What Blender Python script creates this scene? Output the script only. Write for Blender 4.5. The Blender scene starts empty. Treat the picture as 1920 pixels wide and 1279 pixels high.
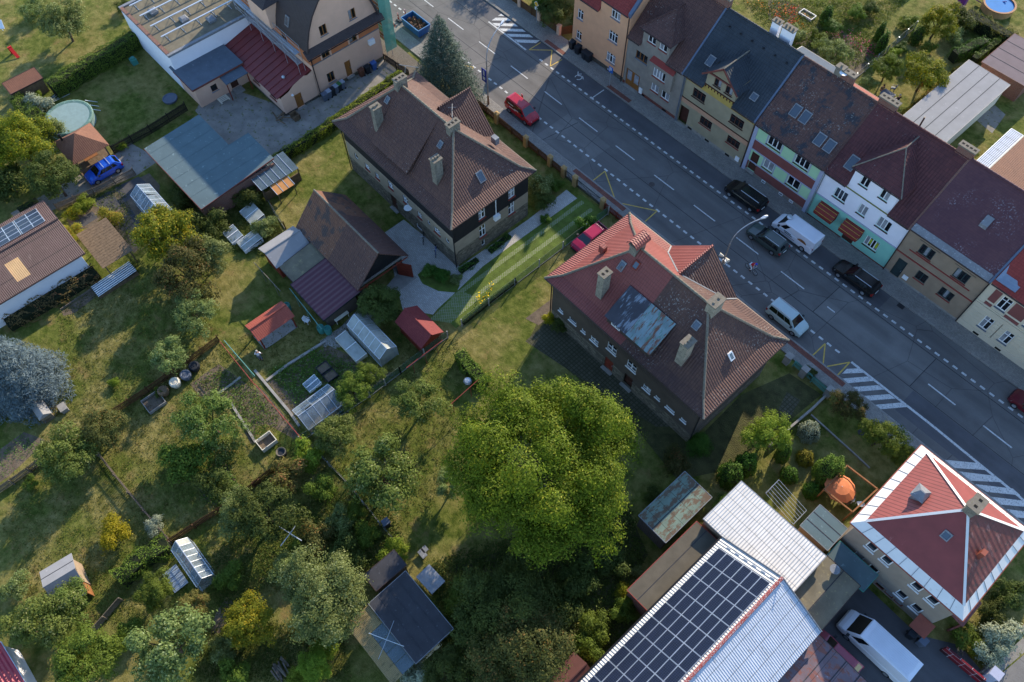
import bpy, math, random
from mathutils import Vector, Matrix
R = random.Random(11)
S = bpy.context.scene
rad = math.radians
V = Vector

# ------------------------------------------------------------------ camera
# World axes: X runs along the street, Y across it (towards the terrace), Z up, metres.
CAM_H = 68.0
PITCH, ROLL, AZ = rad(60.05), rad(-1.14), rad(-48.9)
_f = V((0, math.cos(PITCH), -math.sin(PITCH))); _r = V((1, 0, 0)); _u = _r.cross(_f)
_r2 = _r*math.cos(ROLL)+_u*math.sin(ROLL); _u2 = _u*math.cos(ROLL)-_r*math.sin(ROLL)
_M = Matrix(((math.cos(AZ), math.sin(AZ), 0), (-math.sin(AZ), math.cos(AZ), 0), (0, 0, 1)))
CR, CU, CF = _M@_r2, _M@_u2, _M@_f
cd = bpy.data.cameras.new('camera'); cam = bpy.data.objects.new('camera', cd)
S.collection.objects.link(cam); S.camera = cam
cam.matrix_world = Matrix(((CR.x, CU.x, -CF.x, 0), (CR.y, CU.y, -CF.y, 0), (CR.z, CU.z, -CF.z, CAM_H), (0, 0, 0, 1)))
cd.sensor_width = 36; cd.lens = 28; cd.clip_end = 2000; cd.clip_start = 1

# ------------------------------------------------------------------ light
SUN_EL = rad(24); SD = V((-.326, .945, 0)).normalized()
W = bpy.data.worlds.new('World'); S.world = W; W.use_nodes = True
nt = W.node_tree; nt.nodes.clear()
sky = nt.nodes.new('ShaderNodeTexSky'); sky.sky_type = 'NISHITA'; sky.sun_disc = False
sky.sun_elevation = SUN_EL; sky.sun_rotation = math.atan2(SD.x, SD.y); sky.altitude = 300
sky.air_density = 1.0; sky.dust_density = .3; sky.ozone_density = 3.5
bg = nt.nodes.new('ShaderNodeBackground'); bg.inputs[1].default_value = .15
wo = nt.nodes.new('ShaderNodeOutputWorld')
nt.links.new(sky.outputs[0], bg.inputs[0]); nt.links.new(bg.outputs[0], wo.inputs[0])
sl = bpy.data.lights.new('sun', 'SUN'); sl.energy = 3.45; sl.angle = rad(.5); sl.color = (1, .86, .66)
sun = bpy.data.objects.new('sun', sl); S.collection.objects.link(sun); sun.location = (0, 0, 90)
_sd = V((SD.x*math.cos(SUN_EL), SD.y*math.cos(SUN_EL), math.sin(SUN_EL)))
sun.rotation_euler = (-_sd).to_track_quat('-Z', 'Y').to_euler()
S.view_settings.view_transform = 'Standard'; S.view_settings.look = 'None'
S.view_settings.exposure = 1.34; S.view_settings.gamma = 1; S.view_settings.use_curve_mapping = False
S.cycles.max_bounces = 6; S.cycles.transparent_max_bounces = 12

def at(x, y, z=0.0):
    """Survey point: where the sight line of photo position (x, y) meets the level z."""
    d = CR*((x-960)/1493)+CU*((639.5-y)/1493)+CF
    t = (z-CAM_H)/d.z
    return V((t*d.x, t*d.y, z))
def G(*pts, z=0.0): return [at(x, y, z) for x, y in pts]

# ------------------------------------------------------------------ mesh helpers
ORG = {}
class MB:
    def __init__(s): s.v = []; s.f = []; s.m = []
    def poly(s, pts, m=0):
        b = len(s.v); s.v += [tuple(p) for p in pts]; s.f.append(tuple(range(b, b+len(pts)))); s.m.append(m); return s
    def hull(s, bot, top, m=0, cap=True, base=True):
        b = len(s.v); n = len(bot); s.v += [tuple(p) for p in bot]+[tuple(p) for p in top]
        for i in range(n):
            j = (i+1) % n; s.f.append((b+i, b+j, b+n+j, b+n+i)); s.m.append(m)
        if cap: s.f.append(tuple(range(b+n, b+2*n))); s.m.append(m)
        if base: s.f.append(tuple(range(b+n-1, b-1, -1))); s.m.append(m)
        return s
    def box(s, x0, x1, y0, y1, z0, z1, m=0):
        return s.hull([(x0, y0, z0), (x1, y0, z0), (x1, y1, z0), (x0, y1, z0)], [(x0, y0, z1), (x1, y0, z1), (x1, y1, z1), (x0, y1, z1)], m)
    def prism(s, pts, z0, z1, m=0):
        return s.hull([(p[0], p[1], z0) for p in pts], [(p[0], p[1], z1) for p in pts], m)
    def bar(s, a, b, w, h, m=0, up=V((0, 0, 1))):
        a = V(a); b = V(b); d = (b-a).normalized(); x = d.cross(up)
        x = x.normalized() if x.length > 1e-4 else V((1, 0, 0)); y = x.cross(d)
        q = [x*(w/2)+y*(h/2), x*(-w/2)+y*(h/2), x*(-w/2)-y*(h/2), x*(w/2)-y*(h/2)]
        return s.hull([a+k for k in q], [b+k for k in q], m)
    def tube(s, a, b, r, n=6, r2=None, m=0):
        a = V(a); b = V(b); d = (b-a).normalized(); x = d.orthogonal().normalized(); y = d.cross(x)
        r2 = r if r2 is None else r2
        c = [x*math.cos(i*2*math.pi/n)+y*math.sin(i*2*math.pi/n) for i in range(n)]
        return s.hull([a+k*r for k in c], [b+k*r2 for k in c], m)
    def path(s, pts, r, n=6, m=0):
        for a, b in zip(pts, pts[1:]): s.tube(a, b, r, n, m=m)
        return s
    def slab(s, pts, t, m=0):
        """polygon thickened downwards along its normal"""
        pts = [V(p) for p in pts]; n = (pts[1]-pts[0]).cross(pts[2]-pts[0]).normalized()
        if n.z < 0: pts.reverse(); n = -n
        return s.hull([p-n*t for p in pts], pts, m)
    def lathe(s, prof, c=(0, 0, 0), n=16, m=0, cap=True):
        b = len(s.v)
        for r, z in prof:
            for i in range(n):
                a = i*2*math.pi/n; s.v.append((c[0]+r*math.cos(a), c[1]+r*math.sin(a), c[2]+z))
        for k in range(len(prof)-1):
            for i in range(n):
                j = (i+1) % n; s.f.append((b+k*n+i, b+k*n+j, b+k*n+n+j, b+k*n+n+i)); s.m.append(m)
        if cap: s.f.append(tuple(range(b+(len(prof)-1)*n, b+len(prof)*n))); s.m.append(m)
        return s
    def mesh(s, name, mats, off=V((0, 0, 0)), smooth=False, ang=0.0):
        me = bpy.data.meshes.new(name)
        me.from_pydata([(p[0]-off[0], p[1]-off[1], p[2]-off[2]) for p in s.v], [], s.f)
        for m in (mats if isinstance(mats, (list, tuple)) else [mats]): me.materials.append(m)
        uvl = me.uv_layers.new(name='UV'); uv = [0.0]*(2*len(me.loops)); ca, sa = math.cos(ang), math.sin(ang)
        me.polygons.foreach_set('material_index', s.m)
        if smooth: me.polygons.foreach_set('use_smooth', [True]*len(me.polygons))
        vs = me.vertices
        for p in me.polygons:
            n = p.normal
            if abs(n.z) > .9995: u = V((ca, sa, 0)); w = V((-sa, ca, 0))
            else:
                u = V((-n.y, n.x, 0)).normalized(); w = n.cross(u)
            for li in p.loop_indices:
                q = V(vs[me.loops[li].vertex_index].co)+V(off); uv[2*li] = q.dot(u); uv[2*li+1] = q.dot(w)
        uvl.data.foreach_set('uv', uv); me.update()
        return me
def link(name, data, parent=None):
    o = bpy.data.objects.new(name, data); S.collection.objects.link(o)
    if parent: o.parent = parent
    return o
def tag(o, label=None, cat=None, group=None, kind=None):
    if label: o['label'] = label
    if cat: o['category'] = cat
    if group: o['group'] = group
    if kind: o['kind'] = kind
    return o
def thing(name, label, cat, loc=(0, 0, 0), rz=0.0, group=None):
    o = link(name, None); o.location = loc; o.rotation_euler.z = rz; ORG[o.name] = V(loc)
    return tag(o, label, cat, group)
def part(name, mb, mats, parent, world=True, **k):
    """a child mesh; geometry in world coordinates unless world is False (then in the parent's own)"""
    off = ORG.get(parent.name, V((0, 0, 0))) if world else V((0, 0, 0))
    o = link(name, mb.mesh(name, mats, off, **k), parent); ORG[o.name] = off; return o
def solo(name, mb, mats, label, cat, group=None, kind=None, **k):
    """a thing that is one mesh, origin at the middle of its base"""
    xs = [p[0] for p in mb.v]; ys = [p[1] for p in mb.v]; zs = [p[2] for p in mb.v]
    off = V(((min(xs)+max(xs))/2, (min(ys)+max(ys))/2, min(zs)))
    o = link(name, mb.mesh(name, mats, off, **k)); o.location = off; ORG[o.name] = off
    return tag(o, label, cat, group, kind)
def base(pts):
    xs = [p[0] for p in pts]; ys = [p[1] for p in pts]; return ((min(xs)+max(xs))/2, (min(ys)+max(ys))/2, 0)

# ------------------------------------------------------------------ materials
def srgb(h):
    c = [int(h[i:i+2], 16)/255 for i in (0, 2, 4)]
    return tuple(((x+.055)/1.055)**2.4 if x > .04045 else x/12.92 for x in c)+(1,)
class Mat:
    def __init__(s, name, rough=.8, spec=.3, metal=0.0):
        s.m = bpy.data.materials.new(name); s.m.use_nodes = True; s.t = s.m.node_tree
        s.b = s.t.nodes['Principled BSDF']; s.b.inputs['Roughness'].default_value = rough
        s.b.inputs['Specular IOR Level'].default_value = spec; s.b.inputs['Metallic'].default_value = metal
        s._pos = s._uv = None
    def n(s, t, ins=None, **kw):
        x = s.t.nodes.new('ShaderNode'+t)
        for k, v in kw.items(): setattr(x, k, v)
        for k, v in (ins or {}).items():
            if isinstance(v, bpy.types.NodeSocket): s.t.links.new(v, x.inputs[k])
            else: x.inputs[k].default_value = v
        return x
    @property
    def pos(s):
        if not s._pos: s._pos = s.n('NewGeometry').outputs['Position']
        return s._pos
    @property
    def uv(s):
        if not s._uv: s._uv = s.n('TexCoord').outputs['UV']
        return s._uv
    def math(s, op, a, b=0.0, c=0.0): return s.n('Math', {0: a, 1: b, 2: c}, operation=op).outputs[0]
    def noise(s, scale, detail=3, vec=None, rough=.55, out=0):
        return s.n('TexNoise', {'Vector': vec or s.pos, 'Scale': scale, 'Detail': detail, 'Roughness': rough}).outputs[out]
    def ramp(s, f, lo, hi, a=0.0, b=1.0):
        return s.n('MapRange', {0: f, 1: lo, 2: hi, 3: a, 4: b}).outputs[0]
    def mix(s, f, a, b, mode='MIX'):
        x = s.n('Mix', data_type='RGBA', blend_type=mode)
        for k, v in ((0, f), (6, a), (7, b)):
            if isinstance(v, bpy.types.NodeSocket): s.t.links.new(v, x.inputs[k])
            else: x.inputs[k].default_value = v
        return x.outputs[2]
    def col(s, c): s.t.links.new(c, s.b.inputs['Base Color']) if isinstance(c, bpy.types.NodeSocket) else setattr(s.b.inputs['Base Color'], 'default_value', c); return s
    def bump(s, h, dist=.02, strength=1.0):
        x = s.n('Bump', {'Height': h, 'Distance': dist, 'Strength': strength}); s.t.links.new(x.outputs[0], s.b.inputs['Normal']); return s
def k(c, f): return (min(c[0]*f, 1), min(c[1]*f, 1), min(c[2]*f, 1), 1)
def plain(name, h, rough=.8, var=.2, scale=2.5, bump=.0, spec=.3, metal=0.0, stain=None, stain_lo=.58, fine=25):
    m = Mat(name, rough, spec, metal); c = srgb(h)
    x = m.mix(m.ramp(m.noise(scale, 5), .3, .7), k(c, 1-var), k(c, 1+var))
    x = m.mix(m.ramp(m.noise(fine, 2), .3, .7), x, m.mix(.22, x, k(c, 1-2*var if var < .4 else .2)))
    if stain: x = m.mix(m.ramp(m.noise(scale*2.7, 6, rough=.7), stain_lo, stain_lo+.08), x, srgb(stain))
    m.col(x)
    if bump: m.bump(m.noise(fine, 3), bump)
    return m.m
def tiles(name, h, h2, lichen=0.0, lich='b9b7ae', tw=.25, th=.36, rough=.75, var=.9, relief=.045, patch=None):
    """clay pantiles: rolls across, overlapping courses down the slope, one tint per tile"""
    m = Mat(name, rough, .3); sp = m.n('SeparateXYZ', {0: m.uv})
    u = m.math('DIVIDE', sp.outputs[0], tw); v = m.math('DIVIDE', sp.outputs[1], th)
    fu = m.math('FRACT', u); fv = m.math('FRACT', v)
    cell = m.n('CombineXYZ', {0: m.math('FLOOR', u), 1: m.math('FLOOR', v)}).outputs[0]
    wn = m.n('TexWhiteNoise', {'Vector': cell}).outputs[0]
    roll = m.math('SINE', m.math('MULTIPLY', fu, 2*math.pi))
    hgt = m.math('ADD', m.math('MULTIPLY', roll, .5), m.math('MULTIPLY', m.math('SUBTRACT', 1.0, fv), .8))
    big = m.ramp(m.noise(.45, 4), .35, .65)
    x = m.mix(m.math('ADD', m.math('MULTIPLY', wn, var*.6), m.math('MULTIPLY', big, 1-var*.6)), srgb(h), srgb(h2))
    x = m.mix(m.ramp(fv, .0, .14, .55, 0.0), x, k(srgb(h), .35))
    if patch: x = m.mix(m.ramp(m.noise(.8, 5, rough=.65), .52, .6), x, srgb(patch))
    if lichen:
        a = m.ramp(m.noise(.3, 4), .48, .66); b = m.ramp(m.noise(6.5, 3), .70-.12*lichen, .74-.12*lichen)
        x = m.mix(m.math('MULTIPLY', m.math('MULTIPLY', a, b), .5), x, srgb(lich))
    m.col(x).bump(hgt, relief)
    return m.m
def sheet(name, h, pitch=.18, depth=.02, rough=.55, stain=None, stain_lo=.55, rows=0.0, var=.12, metal=0.0, stain2=None, s2_lo=.6, streak=1.0, axis=0, lw=.05):
    """profiled sheet: waves across the slope, lap joints every `rows` metres"""
    m = Mat(name, rough, .4, metal); sp = m.n('SeparateXYZ', {0: m.uv}); c = srgb(h)
    w = m.math('SINE', m.math('MULTIPLY', sp.outputs[axis], 2*math.pi/pitch))
    x = m.mix(m.ramp(m.noise(.9, 5), .3, .7), k(c, 1-var), k(c, 1+var))
    st = m.n('CombineXYZ', {0: m.math('MULTIPLY', sp.outputs[0], 2.2), 1: m.math('MULTIPLY', sp.outputs[1], 2.2/(1+2*streak))}).outputs[0]
    if stain: x = m.mix(m.ramp(m.noise(1.0, 6, st, .7), stain_lo, stain_lo+.06), x, srgb(stain))
    if stain2: x = m.mix(m.ramp(m.noise(2.3, 6, st, .7), s2_lo, s2_lo+.05), x, srgb(stain2))
    if rows:
        f = m.math('FRACT', m.math('DIVIDE', sp.outputs[1-axis], rows)); x = m.mix(m.ramp(f, lw*.6, lw, .75, 0.0), x, k(c, .25))
    m.col(x)
    if depth: m.bump(w, depth)
    return m.m
def bricks(name, h, h2, mortar, bw=.4, bh=.2, mort=.02, rough=.85, bump=.012, var=.3, off=.5, rot=0.0):
    m = Mat(name, rough, .25)
    vec = m.uv
    if rot: vec = m.n('Mapping', {0: m.uv, 2: (0, 0, rot)}).outputs[0]
    b = m.n('TexBrick', {'Vector': vec, 'Color1': srgb(h), 'Color2': srgb(h2), 'Mortar': srgb(mortar), 'Scale': 1.0, 'Mortar Size': mort, 'Brick Width': bw, 'Row Height': bh, 'Bias': 0.0})
    b.offset = off
    x = m.mix(m.ramp(m.noise(.8, 5), .3, .7, 0, var), b.outputs[0], k(srgb(mortar), .6))
    m.col(m.mix(m.ramp(m.noise(30, 2), .3, .7, 0, .25), x, k(srgb(h), .5))).bump(m.math('MULTIPLY', b.outputs[1], -1.0), bump)
    return m.m
def rubble(name, h, h2, scale=3.2):
    m = Mat(name, .9, .2)
    vec = m.n('Mapping', {0: m.uv, 3: (.6, 1.25, 1)}).outputs[0]
    v = m.n('TexVoronoi', {'Vector': vec, 'Scale': scale}); e = m.n('TexVoronoi', {'Vector': vec, 'Scale': scale}, feature='DISTANCE_TO_EDGE')
    g = m.n('SeparateColor', {0: v.outputs['Color']}).outputs[0]
    x = m.mix(g, srgb(h), srgb(h2)); ed = m.ramp(e.outputs[0], .0, .09)
    m.col(m.mix(ed, k(srgb(h), .35), x)).bump(m.math('ADD', ed, m.noise(20, 2)), .03)
    return m.m
def leafmat(name, h, h2, h3=None, t3=.0, trans=.45):
    """leaf: tint differs from leaf to leaf and from clump to clump, light shines through"""
    m = Mat(name, .6, .14); rnd = m.n('NewGeometry').outputs['Random Per Island']
    cl = m.ramp(m.noise(.9, 2), .35, .65); oi = m.n('ObjectInfo').outputs['Random']
    x = m.mix(m.math('ADD', m.math('MULTIPLY', rnd, .6), m.math('MULTIPLY', cl, .4)), k(srgb(h), 1.25), k(srgb(h2), 1.3))
    if h3: x = m.mix(m.ramp(m.math('ADD', m.math('MULTIPLY', rnd, .55), m.math('MULTIPLY', m.noise(.7, 2), .45)), .78-t3, .82-t3), x, k(srgb(h3), 1.25))
    hs = m.n('HueSaturation', {'Hue': m.ramp(oi, 0, 1, .485, .515), 'Saturation': 1.0, 'Value': m.ramp(oi, 0, 1, .88, 1.12), 'Fac': 1.0, 'Color': x}).outputs[0]
    m.col(hs)
    tr = m.n('BsdfTranslucent', {0: m.mix(.5, hs, m.mix(1.0, hs, (1, 1, .45, 1), 'MULTIPLY'))}); mx = m.n('MixShader', {0: trans, 1: m.b.outputs[0], 2: tr.outputs[0]})
    m.t.links.new(mx.outputs[0], m.t.nodes['Material Output'].inputs[0])
    return m.m
def clear(name, h='b8c6d0', alpha=.55, rough=.08):
    m = Mat(name, rough, .6); m.col(srgb(h)); tr = m.n('BsdfTransparent', {0: (.85, .9, .92, 1)})
    f = m.ramp(m.noise(1.3, 4), .3, .7, alpha-.12, alpha+.12)
    mx = m.n('MixShader', {0: f, 1: m.b.outputs[0], 2: tr.outputs[0]}); m.t.links.new(mx.outputs[0], m.t.nodes['Material Output'].inputs[0])
    return m.m

def make_grass():
    m = Mat('lawn', .95, .1)
    a = m.ramp(m.noise(.19, 5, rough=.6), .44, .58); b = m.ramp(m.noise(1.1, 5, rough=.65), .35, .65); c = m.ramp(m.noise(9, 4, rough=.7), .3, .7)
    g = m.mix(b, srgb('42501c'), srgb('636d2e')); d = m.mix(b, srgb('706a3a'), srgb('8e8454'))
    x = m.mix(m.math('ADD', m.math('MULTIPLY', a, .75), m.math('MULTIPLY', b, .25)), g, d)
    br = m.ramp(m.noise(.5, 6, rough=.7), .56, .68, 0, .8); x = m.mix(br, x, srgb('84714a'))
    x = m.mix(m.ramp(c, 0, 1, .45, 0), x, m.mix(1.0, x, (.35, .38, .28, 1), 'MULTIPLY'))
    x = m.mix(m.ramp(m.noise(38, 2), .35, .7, 0, .35), x, m.mix(1.0, x, (1.9, 1.8, 1.6, 1), 'MULTIPLY'))
    m.col(x).bump(m.math('ADD', m.math('MULTIPLY', m.noise(14, 4, rough=.7), 1.0), m.noise(2.2, 3)), .12, .9); return m.m
M = {}
M['lawn'] = make_grass()
M['turf'] = plain('mown_turf', '566628', .95, .3, 1.2, .06, fine=14)
def make_asphalt(name, h, crack=True):
    m = Mat(name, .85, .35); c = srgb(h)
    st = m.n('Mapping', {0: m.pos, 3: (.05, .9, 1)}).outputs[0]
    x = m.mix(m.ramp(m.noise(.9, 5, st), .3, .7), k(c, .72), k(c, 1.2)); x = m.mix(m.ramp(m.noise(.35, 5), .45, .7, 0, .6), x, k(c, 1.45))
    x = m.mix(m.ramp(m.noise(45, 2), .3, .7, 0, .5), x, k(c, .55))
    v = m.n('TexVoronoi', {'Vector': m.mix(.06, m.pos, m.noise(.8, 4, out=1)), 'Scale': .16}, feature='DISTANCE_TO_EDGE')
    if crack: x = m.mix(m.ramp(v.outputs[0], .0, .006, .75, 0), x, k(c, .3))
    m.col(x).bump(m.noise(60, 2), .006); return m.m
M['asphalt'] = make_asphalt('asphalt', '666360'); M['asphalt2'] = make_asphalt('asphalt_new', '555456', False); M['asphalt3'] = make_asphalt('asphalt_old', '706d69')
M['seam'] = plain('bitumen_seam', '2a2a2c', .6, .2)
M['paint'] = plain('road_paint', 'c4c4c0', .7, .14, 3, stain='747472', stain_lo=.54, fine=18)
M['ypaint'] = plain('yellow_paint', 'c2a24c', .7, .2, 3, stain='7a6a48', stain_lo=.58)
M['paving'] = bricks('block_paving', 'a39d94', '8b867f', '5d5a55', .2, .1, .01, .9, .006, .35)
M['redpaving'] = bricks('red_block_paving', '8c5a4c', '7a4a40', '4d3a34', .2, .1, .01, .9, .006, .3)
M['kerb'] = bricks('kerb_stone', '9b968e', '8a867f', '4c4a47', 1.0, .4, .015, .9, .006, .3)
M['cpaving'] = bricks('yard_paving', 'c0bcb4', 'aeaaa2', '86827b', .25, .18, .012, .9, .006, .3)
M['darkpaving'] = bricks('mossy_paving', '605c4e', '525040', '43432e', .35, .35, .05, .95, .02, .5, 0)
M['concrete'] = plain('concrete', '8f8b84', .9, .18, 1.6, .008, stain='6d6a5c', stain_lo=.6)
M['gravel'] = plain('gravel', '87827a', .95, .25, .7, .03, stain='5a6034', stain_lo=.56, fine=30)
M['soil'] = plain('soil', '6a5d4e', .95, .3, 1.6, .07, fine=13, stain='4d5528', stain_lo=.62)
M['mulch'] = plain('weed_fabric', '4b4a4c', .9, .2, 2, .02, stain='6b655a', stain_lo=.62)
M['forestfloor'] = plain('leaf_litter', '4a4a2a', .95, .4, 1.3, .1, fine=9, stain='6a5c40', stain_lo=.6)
def make_gridblock():
    m = Mat('grass_block', .9, .2); sp = m.n('SeparateXYZ', {0: m.uv})
    a = m.math('ABSOLUTE', m.math('SUBTRACT', m.math('FRACT', m.math('DIVIDE', m.math('ADD', sp.outputs[0], sp.outputs[1]), .26)), .5))
    b = m.math('ABSOLUTE', m.math('SUBTRACT', m.math('FRACT', m.math('DIVIDE', m.math('SUBTRACT', sp.outputs[0], sp.outputs[1]), .26)), .5))
    f = m.math('MULTIPLY', m.ramp(m.math('MAXIMUM', a, b), .34, .42), m.ramp(m.noise(2.2, 4), .35, .55, .45, 1.0))
    m.col(m.mix(f, srgb('5c7028'), m.mix(m.noise(6, 3), srgb('7a7868'), srgb('a09c8c')))); return m.m
M['gridblock'] = make_gridblock()

def flat(name, pts, mat, z, kind='structure', ang=0.0, th=0.0):
    mb = MB(); P = [V((p[0], p[1], z)) for p in pts]
    n = sum((P[i].x*P[(i+1) % len(P)].y-P[(i+1) % len(P)].x*P[i].y) for i in range(len(P)))
    if n < 0: P.reverse()
    if th: mb.hull([p-V((0, 0, th)) for p in P], P, base=False)
    else: mb.poly(P)
    c = base(P); off = V((c[0], c[1], z)); o = link(name, mb.mesh(name, mat, off, ang=ang)); o.location = off; ORG[o.name] = off
    return tag(o, kind=kind)
def rect(x0, x1, y0, y1): return [(x0, y0), (x1, y0), (x1, y1), (x0, y1)]
flat('ground', rect(-420, 260, -220, 420), M['lawn'], 0)
YK, YL, YF = 57.6, 46.2, 59.8          # kerbs of the street, terrace building line
XA, XB = -150, 60
road = flat('road', rect(XA, XB, YL, YK), M['asphalt'], .012)
def mark(name, pts, mat='paint', z=.020, parent=road):
    mb = MB(); P = [V((p[0], p[1], z)) for p in pts]
    if sum((P[i].x*P[(i+1) % len(P)].y-P[(i+1) % len(P)].x*P[i].y) for i in range(len(P))) < 0: P.reverse()
    mb.poly(P); return part(name, mb, M[mat], parent)
# resurfaced strips and their seams
mark('resurfaced_strip', rect(-112, -7.5, 55.35, 57.58), 'asphalt2', .016)
mark('resurfaced_strip', rect(.1, XB, 47.2, 50.15), 'asphalt2', .016)
mark('resurfaced_strip', rect(-11.7, -.4, 50.4, 54.6), 'asphalt3', .016)
mark('resurfaced_strip', rect(-48, -41, 46.35, 51.3), 'asphalt3', .016)
for a, b in (((-120, 50.35), (XB, 50.2)), ((-120, 54.7), (XB, 54.75)), ((-11.7, 50.3), (-11.7, 54.7)), ((-.4, 50.3), (-.4, 54.7)), ((-47, 46.3), (-46.2, 51.2)), ((-60, 46.3), (-60.5, 50.3))):
    d = (V((*b, 0))-V((*a, 0))).normalized(); n_ = V((-d.y, d.x, 0))*.035; a = V((*a, 0)); b = V((*b, 0))
    mark('joint', [a-n_, b-n_, b+n_, a+n_], 'seam', .018)
# dashed parking lines: one dash per piece, shared mesh
dm = MB().poly([(-.25, -.11, 0), (.25, -.11, 0), (.25, .11, 0), (-.25, .11, 0)]).mesh('dash', M['paint'])
o0 = ORG[road.name]
def dashes(y, x0, i0, i1, skip=()):
    for i in range(i0, i1):
        x = x0+.9856*i
        if any(a <= x <= b for a, b in skip): continue
        o = link('dash', dm, road); o.location = V((x, y, .020))-o0
dashes(55.22, at(1045, 136.8).x, -3, 66)
dashes(48.38, at(1012, 222.5).x, -34, 44)
def seg(p, q, w, y=None, name='centre_line', mat='paint', z=.0205):
    a = at(*p); b = at(*q)
    if y is not None: a.y = b.y = y
    d = (b-a).normalized(); n_ = V((-d.y, d.x, 0))*w/2; mark(name, [a-n_, b-n_, b+n_, a+n_], mat, z)
for p, q in (((796, 0), (813, 13)), ((841, 34), (869, 56)), ((899, 78), (929, 101)), ((957.5, 124), (990, 147.5)), ((1021, 172), (1054, 196)), ((1086, 221), (1121, 247)), ((1155, 273), (1190, 300)), ((1227, 328), (1264, 356)), ((1301, 385), (1341, 415)), ((1381, 445), (1422, 477)), ((1464, 509), (1508, 542)), ((1551, 575), (1565, 586))):
    seg(p, q, .13, 51.83)
for p, q in (((1740, 720), (1791, 759.5)), ((1843, 798), (1897, 840))): seg(p, q, .14)
seg((1596, 679), (1750, 800), .24, name='edge_line'); seg((1750, 800), (1990, 996), .24, name='edge_line')
seg((916, 41), (986, 94), .2, name='edge_line')
for q in (((555, 243), (590, 208), (690, 203), (710, 237)), ((525, 283), (745, 265), (790, 297), (575, 317)), ((608, 345), (825, 330), (870, 362), (650, 380)), ((692, 412), (910, 397), (955, 430), (735, 447)), ((775, 480), (995, 460), (1040, 493), (820, 512)),
          ((1310, 888), (1590, 915), (1650, 967), (1390, 950)), ((1420, 975), (1705, 1010), (1770, 1058), (1500, 1045)), ((1540, 1070), (1835, 1105), (1890, 1155), (1640, 1130)), ((1660, 1165), (1950, 1200), (2010, 1248), (1740, 1225)), ((1780, 1258), (2070, 1295), (2130, 1343), (1860, 1322))):
    mark('hatch_stripe', [at(1440+x/4, 640+y/4) for x, y in q])
for q in (((1095, 121), (1140, 122), (1120, 104)), ((1048, 155), (1195, 157), (1168, 136), (1078, 134)), ((1078, 195), (1245, 200), (1222, 180), (1052, 174)), ((1130, 235), (1303, 240), (1275, 220), (1105, 215)), ((1185, 276), (1358, 282), (1330, 260), (1160, 256)), ((1245, 320), (1380, 325), (1410, 303), (1215, 298))):
    mark('hatch_stripe', [at(660+x/4, y/4) for x, y in q])
for o, pts in (((960, 320), ((595, 85), (697, 5), (780, 238), (1088, 303), (992, 388))), ((1440, 640), ((318, 122), (428, 18), (410, 195), (612, 158), (505, 272))), ((660, 0), ((1415, 320), (1328, 375), (1500, 378), (1487, 498), (1575, 448))), ((660, 0), ((835, 492), (912, 505), (895, 527)))):
    for n_, (a, b) in enumerate(zip(pts, pts[1:])):
        seg((o[0]+a[0]/4, o[1]+a[1]/4), (o[0]+b[0]/4, o[1]+b[1]/4), .12, None, 'bus_stop_zigzag', 'ypaint', .0205+.0006*n_)
seg((660+1890/4, 675/4), (660+1805/4, 733/4), .12, None, 'bay_line'); seg((660+1784/4, 733/4), (660+1812/4, 750/4), .12, None, 'bay_line', z=.022)
# wheelchair mark
mb = MB(); c = at(1084.5, 145.5); ux = V((-.75, -.66, 0)); uy = V((-.66, .75, 0))
for i in range(14):
    a0 = i*2*math.pi/14*.82; a1 = (i+1)*2*math.pi/14*.82
    mb.poly([c+(ux*math.cos(t)+uy*math.sin(t))*r for t, r in ((a0, .34), (a1, .34), (a1, .46), (a0, .46))])
for a, b in (((.1, .3), (.1, 1.0)), ((.1, .55), (-.35, .62)), ((.1, .3), (-.5, .22)), ((-.5, .22), (-.62, -.3))):
    A = c+ux*a[0]+uy*a[1]; B = c+ux*b[0]+uy*b[1]; d = (B-A).normalized(); q = V((-d.y, d.x, 0))*.06; mb.poly([A-q, B-q, B+q, A+q])
for p in list(range(len(mb.v))): mb.v[p] = (mb.v[p][0], mb.v[p][1], .0205)
part('wheelchair_mark', mb, M['paint'], road)
mb = MB().lathe([(.34, .018), (.34, .0225)], at(1222, 346), 20); part('manhole_cover', mb, plain('cast_iron', '4b4340', .6, .2, bump=.01), road)
mb = MB().lathe([(.3, .018), (.3, .0225)], at(1614, 811), 20); part('manhole_cover', mb, plain('cast_iron_dark', '3b3a3a', .6, .2, bump=.01), road)
mb = MB().box(-.35, .35, -.25, .25, .018, .0235)
o = link('drain_grate', mb.mesh('drain_grate', M['seam']), road); o.location = V((at(1684, 579).x, 57.3, 0))-o0
# pavements with kerbs
pr = flat('pavement_right', rect(XA, XB, YK+.14, YF+.3), M['paving'], .13, th=.13, ang=0)
pl = flat('pavement_left', rect(XA, XB, 44.45, YL-.14), M['paving'], .13, th=.13)
flat('kerb_right', rect(XA, XB, YK, YK+.14), M['kerb'], .125, th=.125)
flat('kerb_left', rect(XA, XB, YL-.14, YL), M['kerb'], .125, th=.125)
for par, y, a, b in ((pl, 45.72, at(1082, 316).x, at(1178, 390).x), (pl, 45.72, at(1478, 640).x, at(1580, 725).x), (pr, 58.05, at(1140, 162).x, at(1182, 192).x), (pr, 58.05, at(1022, 78).x, at(1058, 104).x), (pl, 45.72, at(720, 30).x, at(745, 50).x)):
    part('tactile_strip', MB().poly([(a, y-.28, .134), (b, y-.28, .134), (b, y+.28, .134), (a, y+.28, .134)]), M['redpaving'], par)
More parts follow.
